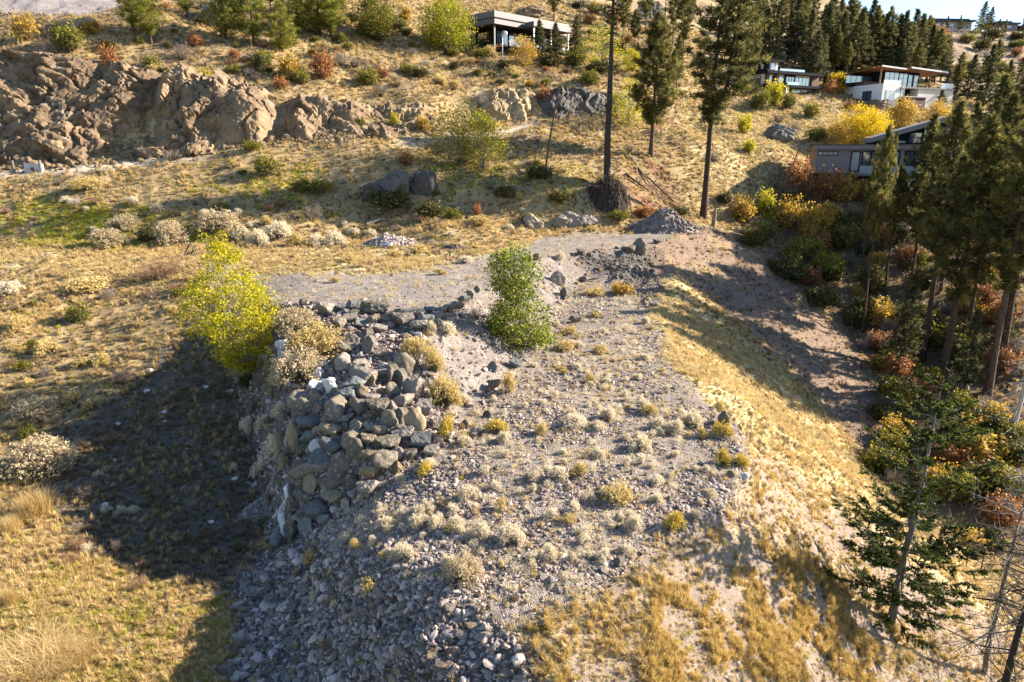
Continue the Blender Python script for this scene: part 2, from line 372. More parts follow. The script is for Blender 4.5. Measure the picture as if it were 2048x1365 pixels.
# outer slopes and gully on the right
zpts((1725,680,-20.6),(1840,740,-22.6),(1880,780,-22),(1970,800,-21.6),(2048,800,-21),(1450,620,-16),(1560,680,-18.2),(1650,800,-21.6),(1740,940,-24.5),(1780,900,-24.2),(1850,950,-23.9),(1950,1000,-22.9),(2048,950,-22.4))
ypts((2048,600,75),(1900,560,86),(2000,450,103),(1700,560,87),(1650,500,97),(1600,500,98),(1560,500,93),(1750,450,101),(1500,500,90),(1600,575,84),(1700,680,74),(1760,760,66),(1450,540,80),(1400,520,79),(1350,540,73),(1350,600,62),(2150,420,120))
zline((1345,700,-13.05),(1420,770,-13.6),(1530,880,-15.3),(1650,970,-17.2),(1800,1080,-19.4),(1950,1200,-21.8),(2048,1290,-23.5))
ypts((1440,720,50),(1530,800,47),(1600,850,46),(1700,930,44),(1800,1010,42),(1950,1100,38),(2048,1150,36))
zline((1300,592,-12.7),(1318,650,-12.9),(1330,720,-13.1),(1390,790,-13.2),(1460,850,-13.3),(1500,930,-13.5),(1440,1000,-13.6),(1350,1060,-13.7),(1250,1120,-13.7),(1130,1180,-13.8),(1000,1230,-13.9),(900,1200,-13.9),(850,1140,-13.9),
      (760,1125,-14.1),(700,1105,-14.7),(630,1100,-16.2))
zpts((1200,850,-13.05),(1100,950,-13.2),(1000,1050,-13.5),(1250,1000,-13.4),(1150,750,-12.95),(1220,650,-12.8),(900,1000,-13.5),(800,1050,-13.9),(1200,600,-12.65))
zpts((700,1200,-15.6),(600,1200,-16.7),(520,1200,-17.4),(500,1365,-17.8),(560,1365,-17.5),(600,1365,-17.2),(700,1300,-16.1),(700,1365,-16.5),(850,1300,-14.75),(900,1365,-15.2),(1030,1300,-14.35),(1100,1365,-14.8),(1300,1300,-15),(1300,1200,-14.4),(1450,1100,-14.6),
     (1600,1100,-16.6),(1500,1250,-16),(1700,1250,-18.7),(1500,1365,-16.6),(1700,1365,-19),(1900,1365,-22),(1900,1250,-21.3),(1600,1000,-16.4))
wpts((-14,7,-18.5),(0,7,-19.5),(14,7,-24),(40,7,-30),(-40,7,-17),(-60,30,-15),(-90,60,-10),(-120,88,-2),(-125,106,14),(-180,150,32),(-330,270,90),(-140,7,-15),(-400,400,120),
     (60,30,-26),(90,60,-26),(130,100,-18),(200,170,3),(350,270,12),(560,400,55),(130,30,-30),(300,100,-25),(700,300,20),(900,700,50),
     (-800,600,150),(-1600,1100,150),(-100,300,98),(0,350,112),(60,340,88),(-100,600,130),(150,420,66),(300,600,62),(300,1100,40),(1600,1100,40),(900,1100,40),(-300,7,-12),(-500,100,5),(-500,200,50),(300,7,-35),(800,200,0))

def _tin():
    co = [Vector((p[0], p[1])) for p in PTS]
    vs, es, fs, ov, oe, of = delaunay_2d_cdt(co, EDG, [], 0, 1e-4)
    Z = np.zeros(len(vs)); P = np.array(PTS)
    for i, src in enumerate(ov):
        if src: Z[i] = P[src[0], 2]
        else:                                  # a crossing of two lines: nearest surveyed heights
            d = np.hypot(P[:, 0]-vs[i].x, P[:, 1]-vs[i].y); k = np.argsort(d)[:3]; w = 1/(d[k]+.01); Z[i] = (P[k, 2]*w).sum()/w.sum()
    return np.array([(v.x, v.y) for v in vs]), Z, fs
T_XY, T_Z, T_F = _tin()

NT, NR = 660, 640                              # columns (X/Y), rows (log Y)
T0, T1, Y0, Y1 = -1.42, 1.30, 8.0, 1000.0
# rows: fine near, coarser far
_w = np.linspace(0, 1, NR)
LY = np.log(Y0) + (np.log(Y1)-np.log(Y0))*(_w*.62 + .38*_w**2.2)
GY = np.exp(LY)
GTt = np.linspace(T0, T1, NT)
XX = GTt[None, :]*GY[:, None]; YY = np.repeat(GY[:, None], NT, 1)
def _raster():
    Z = np.full((NR, NT), np.nan)
    for f in T_F:
        a, b, c = (T_XY[i] for i in f[:3]); za, zb, zc = (T_Z[i] for i in f[:3])
        ylo, yhi = min(a[1], b[1], c[1]), max(a[1], b[1], c[1])
        r0 = np.searchsorted(GY, ylo); r1 = np.searchsorted(GY, yhi, 'right')
        if r1 <= r0: continue
        tv = [a[0]/a[1], b[0]/b[1], c[0]/c[1]]
        c0 = max(0, int((min(tv)-T0)/(T1-T0)*(NT-1))-1); c1 = min(NT, int((max(tv)-T0)/(T1-T0)*(NT-1))+3)
        if c1 <= c0: continue
        x = XX[r0:r1, c0:c1]; y = YY[r0:r1, c0:c1]
        det = (b[1]-c[1])*(a[0]-c[0])+(c[0]-b[0])*(a[1]-c[1])
        if abs(det) < 1e-9: continue
        w0 = ((b[1]-c[1])*(x-c[0])+(c[0]-b[0])*(y-c[1]))/det
        w1 = ((c[1]-a[1])*(x-c[0])+(a[0]-c[0])*(y-c[1]))/det
        w2 = 1-w0-w1
        m = (w0 >= -1e-6) & (w1 >= -1e-6) & (w2 >= -1e-6)
        sub = Z[r0:r1, c0:c1]; sub[m] = (w0*za+w1*zb+w2*zc)[m]
    for r in range(NR):
        row = Z[r]; ok = ~np.isnan(row)
        if ok.any(): Z[r] = np.interp(GTt, GTt[ok], row[ok])
    return Z
ZZ = _raster()
def blur(A, k=1, n=1):
    for _ in range(n):
        for ax in (0, 1):
            p = np.pad(A, [(k, k) if i == ax else (0, 0) for i in (0, 1)], mode='edge')
            s = np.cumsum(p, ax)
            s = np.concatenate([np.zeros_like(np.take(s, [0], ax)), s], ax)
            L = A.shape[ax]
            A = (np.take(s, np.arange(2*k+1, 2*k+1+L), ax)-np.take(s, np.arange(0, L), ax))/(2*k+1)
    return A
_near = 1-smooth01(YY, 55, 70)
ZZ = (blur(ZZ, 1, 1)*.5 + blur(ZZ, 2, 2)*.5)*_near + blur(ZZ, 1, 1)*(1-_near)

def gridf(A, X, Y):
    """bilinear lookup in the sheet"""
    X = np.asarray(X, float); Y = np.asarray(Y, float)
    r = np.interp(np.clip(Y, Y0, Y1*.999), GY, np.arange(NR)); c = np.clip((X/np.maximum(Y, 1e-3)-T0)/(T1-T0)*(NT-1), 0, NT-1.001)
    r = np.clip(r, 0, NR-1.001)
    i = r.astype(int); j = c.astype(int); a = r-i; b = c-j
    return A[i, j]*(1-a)*(1-b)+A[i+1, j]*a*(1-b)+A[i, j+1]*(1-a)*b+A[i+1, j+1]*a*b
_ys = np.exp(np.linspace(np.log(10), np.log(900), 3000))
def GND(px, py, A=None):
    """where the line of sight of a pixel meets the ground"""
    a, s = ray(px, py)
    d = s*_ys - gridf(ZZ if A is None else A, a*_ys, _ys)
    k = np.argmax(d < 0)
    if not (d < 0).any(): return None
    if k == 0: Y = _ys[0]
    else:
        w = d[k-1]/(d[k-1]-d[k]); Y = _ys[k-1]+(_ys[k]-_ys[k-1])*w
    return (a*Y, Y, s*Y)
def HZ(x, y): return float(gridf(ZZ, x, y))

# ---------------- zones in plan (outlines surveyed in the photograph, dropped on the ground)
NW1 = fbm(XX*.35, YY*.35, octv=4, seed=5); NW2 = fbm(XX*.35+50, YY*.35+9, octv=4, seed=9)
ZS0 = ZZ.copy()
def zone(poly, wob=1.0, soft=1):
    P = [GND(x, y, ZS0) for x, y in poly]; P = np.array([p[:2] for p in P if p is not None])
    X = XX + NW1*wob; Y = YY + NW2*wob
    ins = np.zeros(X.shape, bool)
    x0, x1, y0, y1 = P[:, 0].min()-2, P[:, 0].max()+2, P[:, 1].min()-2, P[:, 1].max()+2
    bb = (X > x0) & (X < x1) & (Y > y0) & (Y < y1)
    xs, ys = X[bb], Y[bb]; r = np.zeros(len(xs), bool)
    for k in range(len(P)):
        xa, ya = P[k]; xb, yb = P[(k+1) % len(P)]
        if ya == yb: continue
        c = ((ya > ys) != (yb > ys)) & (xs < (xb-xa)*(ys-ya)/(yb-ya)+xa)
        r ^= c
    ins[bb] = r
    A = ins.astype(float)
    return blur(A, soft, 2) if soft else A
Zn = {}
Zn['pad'] = zone([(395,532),(470,540),(620,545),(760,548),(900,528),(1040,492),(1080,472),(1200,466),(1300,466),(1420,456),(1310,490),(1150,506),(1070,520),(985,575),(930,612),(860,638),(780,630),(700,616),(620,606),(560,612),(440,575)], 1.2)
Zn['strip'] = zone([(-100,500),(200,505),(380,515),(560,500),(760,500),(900,505),(1000,495),(1060,470),(1060,500),(900,535),(760,552),(620,550),(470,545),(395,540),(300,548),(-100,548)], 1.5)
Zn['terr'] = zone([(600,1088),(690,1025),(760,968),(850,922),(910,885),(960,800),(1020,750),(1085,705),(1110,650),(1130,600),(1175,565),(1235,560),(1300,575),(1325,650),(1340,720),(1400,790),(1470,850),(1505,930),(1450,1000),(1350,1070),(1250,1130),(1130,1200),(1000,1240),(900,1240),(760,1150)], .6)
Zn['front'] = zone([(545,1090),(620,1095),(700,1105),(760,1125),(850,1145),(900,1200),(1000,1235),(1080,1290),(1090,1370),(1080,1500),(420,1500),(440,1370),(480,1165)], .8)
Zn['pile'] = zone([(540,640),(560,612),(620,605),(700,616),(780,630),(860,638),(850,680),(870,740),(880,820),(910,885),(850,925),(760,968),(690,1030),(600,1090),(550,1085),(520,980),(498,880),(478,790),(470,720),(500,660)], .5)
Zn['bank'] = zone([(860,640),(930,612),(985,575),(1060,520),(1150,506),(1250,498),(1310,490),(1330,560),(1310,600),(1240,570),(1175,563),(1130,600),(1110,650),(1085,705),(1020,752),(960,803),(905,880),(880,800),(860,720)], .6)
Zn['spill'] = zone([(1150,512),(1290,498),(1330,560),(1345,612),(1290,612),(1250,560),(1190,535)], .7)
Zn['outer'] = zone([(1290,500),(1340,478),(1430,456),(1500,490),(1600,570),(1720,690),(1765,780),(1740,930),(1600,760),(1500,660),(1430,600),(1340,570)], 1.2)
Zn['bright'] = zone([(1318,560),(1370,560),(1420,640),(1500,690),(1580,770),(1680,880),(1740,960),(1850,1020),(2100,1260),(2100,1320),(1900,1190),(1760,1080),(1640,985),(1530,895),(1440,830),(1350,730),(1300,620)], .8)
Zn['near'] = zone([(1500,930),(1530,890),(1650,985),(1800,1095),(1950,1215),(2150,1380),(2150,1600),(1080,1600),(1090,1300),(1000,1240),(1130,1195),(1250,1130),(1350,1070),(1450,1000)], .6)
Zn['ochre'] = zone([(1540,1080),(1640,1100),(1700,1200),(1760,1370),(1250,1370),(1270,1260),(1380,1180),(1460,1190)], 1.5)
Zn['low'] = zone([(440,650),(330,680),(260,770),(180,830),(40,880),(60,1000),(150,1130),(330,1170),(480,1165),(545,1090),(535,980),(555,860),(480,740)], 1.6)  # outline follows the cast shadow over the hollow
Zn['lawn'] = zone([(-100,1180),(150,1130),(330,1165),(480,1165),(440,1500),(-100,1500)], 1.0)
Zn['talus'] = zone([(-50,345),(0,318),(130,312),(240,302),(340,285),(450,272),(580,258),(700,254),(870,246),(880,266),(700,280),(580,286),(450,300),(340,312),(240,328),(130,338),(0,346)], 1.0)
Zn['lot'] = zone([(-200,-60),(255,-60),(245,15),(180,34),(60,32),(-200,30)], .8)
Zn['road'] = zone([(-200,350),(0,343),(100,337),(180,332),(268,321),(340,316),(420,306),(420,313),(340,324),(268,331),(150,343),(0,354),(-200,364)], .3)
Zn['road2'] = zone([(780,287),(850,277),(930,270),(1000,260),(1060,248),(1075,252),(1000,268),(930,278),(850,284),(790,292)], .3)
Zn['green'] = zone([(-100,400),(120,405),(260,430),(380,430),(420,470),(350,490),(150,500),(-100,490)], 4.0)
Zn['green2'] = zone([(420,330),(620,340),(700,420),(600,440),(480,440),(430,400)], 5.0)
Zn['green3'] = zone([(780,300),(1000,310),(1180,350),(1150,390),(1000,370),(860,360)], 4.0)
Zn['mulch'] = zone([(1270,300),(1330,320),(1390,440),(1380,470),(1290,430),(1250,390)], 2.0)
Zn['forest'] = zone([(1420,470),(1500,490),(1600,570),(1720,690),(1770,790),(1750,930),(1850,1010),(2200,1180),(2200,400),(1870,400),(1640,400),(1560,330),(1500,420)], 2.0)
Zn['redhill'] = zone([(-50,60),(250,60),(330,140),(240,320),(-50,330)], 3.0)
Zn['golden'] = zone([(1370,230),(1480,215),(1600,200),(1700,230),(1690,300),(1560,330),(1520,410),(1440,400),(1370,320)], 3.0)

dist = np.hypot(XX, YY)
hill = smooth01(YY, 96, 112)*(XX < 80)
# ---------------- relief noise
rough = .10 + .16*hill + .9*smooth01(dist, 170, 320)
ZZ = ZZ + rough*fbm(XX*.45, YY*.45, octv=4, seed=21) + .05*fbm(XX*1.7, YY*1.7, octv=3, seed=22)*(1-Zn['pad']*.7)*(1-Zn['terr']*.5)
ZZ = ZZ + hill*.8*fbm(XX*.12, YY*.12, octv=3, seed=23)*smooth01(YY, 108, 130) + 4.5*smooth01(dist, 200, 330)*fbm(XX*.03, YY*.03, octv=4, seed=24)*smooth01(440-YY, 0, 60)
# hummocks of the meadow and tussocky hillside
tus = np.maximum(0, fbm(XX*.9, YY*.9, octv=2, seed=31))
meadow = (1-Zn['pad'])*(1-Zn['terr'])*(1-Zn['front'])*(1-Zn['bank'])*(1-Zn['outer'])*(1-Zn['pile'])
ZZ = ZZ + meadow*.35*tus*smooth01(YY, 30, 60)*(1-smooth01(YY, 160, 220))
# rills running down the bank, the outer slope and the front slope
ZZ = ZZ + (Zn['bank']*.22+Zn['pile']*.2)*fbm(XX*1.1, YY*1.1, octv=4, seed=41) + Zn['front']*.16*fbm(XX*1.4, YY*1.4, octv=3, seed=43)
rl = fbm((XX*.62-YY*.78)*2.2, (XX*.78+YY*.62)*.18, octv=3, seed=44)
ZZ = ZZ + (Zn['outer']*.34+Zn['near']*.09)*rl
rb = fbm((XX*.8-YY*.6)*1.6, (XX*.6+YY*.8)*.3, octv=3, seed=46)
ZZ = ZZ - Zn['bank']*.28*np.maximum(0, rb)

# ---------------- colours of the ground; hollow and front slope carry painted shade
def C(*c): return np.array(c)
base = np.ones((NR, NT, 3))*C(.32,.232,.115)
n1 = fbm(XX*.22, YY*.22, octv=4, seed=61); n2 = fbm(XX*.9, YY*.9, octv=4, seed=62); n3 = fbm(XX*3.1, YY*3.1, octv=3, seed=63)
def mixc(m, c, var=.0):
    global base
    m = np.clip(m, 0, 1)[..., None]; base = base*(1-m)+np.asarray(c)*m
mixc(smooth01(n1, -.1, .4)*.7, C(.43,.32,.155))
mixc(smooth01(-n2, .0, .35)*.6, C(.19,.135,.075))
mixc(hill*smooth01(n2, -.3, .3)*.7, C(.40,.30,.155))
mixc(hill*smooth01(-n1, .0, .4)*.7, C(.20,.14,.085))
far = smooth01(dist, 170, 300)
mixc(far*.8, C(.34,.255,.145)); mixc(far*smooth01(n1+.7*fbm(XX*.05, YY*.05, octv=4, seed=77), .0, .35)*.75, C(.17,.115,.07))
mixc(far*smooth01(XX, 90, 140)*.7, C(.22,.155,.10))
mixc(Zn['redhill']*smooth01(n2, -.2, .5)*.6, C(.19,.115,.075))
gm = np.clip(Zn['green']*smooth01(n1+.6*n2, -.35, .25)+Zn['green2']*smooth01(n2+.5*n1, -.05, .35)*.75+Zn['green3']*smooth01(n2, -.2, .4)*.6, 0, 1)
mixc(gm*.85, C(.42,.38,.07))
mixc(Zn['golden']*.8, C(.54,.43,.24)); mixc(Zn['golden']*smooth01(-n2, .05, .35)*.5, C(.22,.16,.09))
mixc(Zn['strip']*.85, C(.54,.43,.25))
padc = C(.275,.238,.21)
mixc(Zn['pad']*.95, padc); mixc(Zn['pad']*smooth01(n2+n3*.5, .15, .5)*.6, C(.36,.29,.19)); mixc(Zn['pad']*smooth01(n1+.6*n3, .05, .4)*.5, C(.20,.175,.155))
mixc(Zn['bank'], C(.23,.195,.17)); mixc(Zn['bank']*smooth01(n2, 0, .4)*.6, C(.31,.265,.235))
mixc(Zn['terr'], C(.27,.225,.195)); mixc(Zn['terr']*smooth01(n2+.4*n3, -.05, .4)*.6, C(.32,.265,.20))
mixc(Zn['outer'], C(.225,.158,.115)); mixc(Zn['outer']*smooth01(n2+.9*rl, .0, .35)*.7, C(.145,.10,.075)); mixc(Zn['outer']*smooth01(n1-.4*n2, .15, .45)*.6, C(.32,.235,.12))
mixc(Zn['spill']*.9, C(.115,.105,.10))
mixc(Zn['near'], C(.27,.205,.16)); mixc(Zn['near']*smooth01(n2+.5*rl, .0, .35)*.6, C(.35,.265,.165)); mixc(Zn['near']*smooth01(-rl, .15, .4)*.5, C(.26,.21,.175))
mixc(Zn['ochre']*smooth01(n2, -.3, .3)*.5, C(.30,.19,.09))
mixc(Zn['bright']*.9, C(.54,.43,.235)); mixc(Zn['bright']*smooth01(-n2-.3*rl, .1, .4)*.5, C(.42,.33,.19))
mixc(Zn['front'], C(.15,.13,.115)); mixc(Zn['front']*smooth01(n2, 0, .4)*.6, C(.13,.10,.082))  # front slope darkened: its shade is put into the ground colour
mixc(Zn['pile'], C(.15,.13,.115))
mixc(Zn['low']*.9, C(.10,.09,.075)); mixc(Zn['low']*smooth01(n2, 0, .4)*.5, C(.15,.12,.085))  # hollow darkened: the cast shadow is put into the ground colour
mixc(Zn['lawn'], C(.36,.29,.15)); mixc(Zn['lawn']*smooth01(n2+.4*n1, -.1, .3)*.7, C(.30,.26,.07)); mixc(Zn['lawn']*smooth01(n3-.4*n2, .1, .4)*.5, C(.30,.245,.18))
mixc(Zn['lot'], C(.33,.285,.265)); mixc(Zn['lot']*smooth01(n3, .0, .5)*.4, C(.26,.22,.205))
mixc(np.clip(Zn['road']*1.4, 0, 1), C(.47,.40,.31)); mixc(np.clip(Zn['road2']*1.4, 0, 1), C(.42,.36,.28))
mixc(Zn['talus']*.7, C(.24,.185,.125))
mixc(Zn['mulch']*smooth01(n2, -.35, .1), C(.17,.085,.055))
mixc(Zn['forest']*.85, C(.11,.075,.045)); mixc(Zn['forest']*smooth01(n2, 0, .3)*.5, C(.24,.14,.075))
base *= (1+.16*n3+.10*n2)[..., None]
base = np.clip(base, .01, .9)
grav = np.clip(Zn['pad']*.6+Zn['terr']+Zn['front']+Zn['bank']*.8+Zn['outer']*.35+Zn['lot']*.7+Zn['pile']+Zn['near']*.25, 0, 1)

def ground_mat():
    m, t, out = newmat('ground')
    col = N(t, 'ShaderNodeAttribute', attribute_name='Col'); gr = N(t, 'ShaderNodeAttribute', attribute_name='grav')
    tc = N(t, 'ShaderNodeTexCoord'); vec = tc.outputs['Object']
    def noise(sc, det=5, ro=.6):
        n = N(t, 'ShaderNodeTexNoise'); n.inputs['Scale'].default_value = sc; n.inputs['Detail'].default_value = det; n.inputs['Roughness'].default_value = ro
        t.links.new(vec, n.inputs['Vector']); return n.outputs['Fac']
    na = noise(2.2, 6, .7); nb = noise(14, 5, .7)
    vo = N(t, 'ShaderNodeTexVoronoi'); vo.inputs['Scale'].default_value = 7.5; t.links.new(vec, vo.inputs['Vector'])
    vo2 = N(t, 'ShaderNodeTexVoronoi'); vo2.inputs['Scale'].default_value = 19; t.links.new(vec, vo2.inputs['Vector'])
    sepa = N(t, 'ShaderNodeSeparateColor'); t.links.new(vo.outputs['Color'], sepa.inputs[0])
    sepb = N(t, 'ShaderNodeSeparateColor'); t.links.new(vo2.outputs['Color'], sepb.inputs[0])
    peb = mathn(t, 'ADD', mathn(t, 'MULTIPLY', sepa.outputs[0], .5), mathn(t, 'MULTIPLY', sepb.outputs[1], .5))
    # soil value: two noises; gravel value: pebble tone
    soil = mathn(t, 'ADD', mathn(t, 'MULTIPLY', na, .9), mathn(t, 'MULTIPLY', nb, 1.0))        # ~0.95
    gv = mathn(t, 'ADD', mathn(t, 'MULTIPLY', peb, 1.1), .42)
    mx = N(t, 'ShaderNodeMix', data_type='FLOAT')
    t.links.new(gr.outputs['Fac'], mx.inputs[0]); t.links.new(mathn(t, 'ADD', soil, .02), mx.inputs[2]); t.links.new(mathn(t, 'MULTIPLY', gv, mathn(t, 'ADD', mathn(t, 'MULTIPLY', na, .8), .6)), mx.inputs[3])
    mul = N(t, 'ShaderNodeVectorMath', operation='SCALE'); t.links.new(col.outputs['Color'], mul.inputs[0]); t.links.new(mx.outputs[0], mul.inputs['Scale'])
    b = N(t, 'ShaderNodeBsdfPrincipled'); b.inputs['Roughness'].default_value = .95; b.inputs['Specular IOR Level'].default_value = .15
    t.links.new(mul.outputs[0], b.inputs['Base Color'])
    bp1 = N(t, 'ShaderNodeBump'); bp1.inputs['Strength'].default_value = .8; bp1.inputs['Distance'].default_value = .10
    hgt = mathn(t, 'ADD', mathn(t, 'MULTIPLY', nb, .5), mathn(t, 'ADD', na, mathn(t, 'MULTIPLY', gr.outputs['Fac'], mathn(t, 'MULTIPLY', vo2.outputs['Distance'], -1.0))))
    t.links.new(hgt, bp1.inputs['Height']); t.links.new(bp1.outputs[0], b.inputs['Normal'])
    t.links.new(b.outputs[0], out.inputs[0]); return m
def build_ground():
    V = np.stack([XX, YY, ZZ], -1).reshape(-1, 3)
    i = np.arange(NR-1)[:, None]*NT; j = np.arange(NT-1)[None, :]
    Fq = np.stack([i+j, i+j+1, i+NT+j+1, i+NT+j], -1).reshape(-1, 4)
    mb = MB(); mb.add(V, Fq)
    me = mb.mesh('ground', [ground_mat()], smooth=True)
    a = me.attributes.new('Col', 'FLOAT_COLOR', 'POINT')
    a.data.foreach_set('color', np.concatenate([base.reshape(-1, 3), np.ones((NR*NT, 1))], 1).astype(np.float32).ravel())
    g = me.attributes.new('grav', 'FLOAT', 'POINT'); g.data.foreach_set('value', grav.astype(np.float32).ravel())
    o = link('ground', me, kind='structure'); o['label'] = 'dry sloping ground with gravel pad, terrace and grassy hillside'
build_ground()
# ------------------------------------------------------------------ rocks
def ico(sub):
    t = (1+5**.5)/2
    v = [(-1,t,0),(1,t,0),(-1,-t,0),(1,-t,0),(0,-1,t),(0,1,t),(0,-1,-t),(0,1,-t),(t,0,-1),(t,0,1),(-t,0,-1),(-t,0,1)]
    f = [(0,11,5),(0,5,1),(0,1,7),(0,7,10),(0,10,11),(1,5,9),(5,11,4),(11,10,2),(10,7,6),(7,1,8),(3,9,4),(3,4,2),(3,2,6),(3,6,8),(3,8,9),(4,9,5),(2,4,11),(6,2,10),(8,6,7),(9,8,1)]
    v = [np.array(a, float)/np.linalg.norm(a) for a in v]
    for _ in range(sub):
        cache, nf = {}, []
        def mid(a, b):
            k = (min(a, b), max(a, b))
            if k not in cache:
                m = v[a]+v[b]; v.append(m/np.linalg.norm(m)); cache[k] = len(v)-1
            return cache[k]
        for a, b, c in f:
            x, y, z = mid(a, b), mid(b, c), mid(c, a); nf += [(a, x, z), (b, y, x), (c, z, y), (x, y, z)]
        f = nf
    return np.array(v), np.array(f)
ICO = {k: ico(k) for k in (1, 2, 3)}
def rock_verts(seed, sub=3, planes=14, rnd=.25, asp=(1, .85, .7), nz=.06):
    """a boulder: a ball cut by planes, edges a little rounded, rough skin"""
    rg = np.random.default_rng(seed); V, Fc = ICO[sub]
    n = rg.normal(size=(planes, 3)); n /= np.linalg.norm(n, axis=1)[:, None]
    d = rg.uniform(.45, .92, planes)
    dn = V @ n.T
    r = np.where(dn > .05, d[None, :]/np.maximum(dn, .05), 9.0)
    k = 1/max(rnd*.35, .02)
    r = np.minimum(r, 1.35)
    rr = -np.log(np.exp(-k*r).sum(1)+math.exp(-k*1.15))/k
    rr = rr*(1+nz*fbm(V[:, 0]*2.2+seed, V[:, 1]*2.2, V[:, 2]*2.2, octv=3, seed=seed)+nz*.7*fbm(V[:, 0]*5, V[:, 1]*5, V[:, 2]*5, octv=3, seed=seed+3))
    P = V*rr[:, None]*np.array(asp)
    P -= (P.max(0)+P.min(0))/2; P /= np.abs(P).max()
    return P, Fc
def rock_mesh(name, seed, mat, sub=3, smooth=True, **k):
    P, Fc = rock_verts(seed, sub, **k); mb = MB(); mb.add(P, Fc); return mb.mesh(name, [mat], smooth)
ASP = {'round': (1, .85, .8), 'slab': (1, .75, .42), 'tall': (.62, .6, 1), 'block': (1, .9, .75)}
RK = {}
def rock_data(shape, mat, var):
    key = (shape, mat, var)
    if key not in RK:
        small = mat.startswith('stone')
        RK[key] = rock_mesh('boulder', 100+var*7+len(shape), M[mat], 2 if small else 3, smooth=shape in ('round', 'tall'), planes=(8 if shape in ('block', 'slab') else 12), rnd=(.05 if shape in ('block', 'slab') else .16), asp=ASP[shape], nz=.16)
    return RK[key]
RG = np.random.default_rng(11)
def put_rock(px, py, w, h, shape, mat, label, group=None, name='boulder', sink=.25, cat='boulder', base=False):
    """w, h: size in photograph pixels; px, py its centre (or its foot when base)"""
    g = GND(px, py+(0 if base else h*.35))
    if g is None: return None
    m = mpp(g[1], py); sx = w*m/2; sz = h*m/2
    o = link(name, rock_data(shape, mat, int(RG.integers(0, 5))))
    a = ASP[shape]
    hh = sz/1.0 if not base else sz
    z = g[2] + hh*(1-sink)*1.0
    o.location = (g[0], g[1]+sx*.3, z)
    o.scale = (sx/a[0]*1.2, sx*.9/a[1]*1.1, max(hh, sx*.5)/a[2]*1.2)
    o.rotation_euler = (RG.uniform(-.25, .25), RG.uniform(-.25, .25), RG.uniform(-.5, .5))
    return tag(o, label, cat, group)

PG = 'boulders of the stacked pile'
PILE_IT, RIM_IT, ST_IT, FR_IT, WH_IT = [], [], [], [], []
COLN = {'rock_dark': 'dark basalt', 'rock_tan': 'tan', 'rock_grey': 'grey', 'rock_blue': 'blue-grey', 'rock_white': 'white-splashed'}
SHN = {'round': 'rounded boulder', 'slab': 'flat slab-like boulder', 'tall': 'upright narrow boulder', 'block': 'angular boulder'}
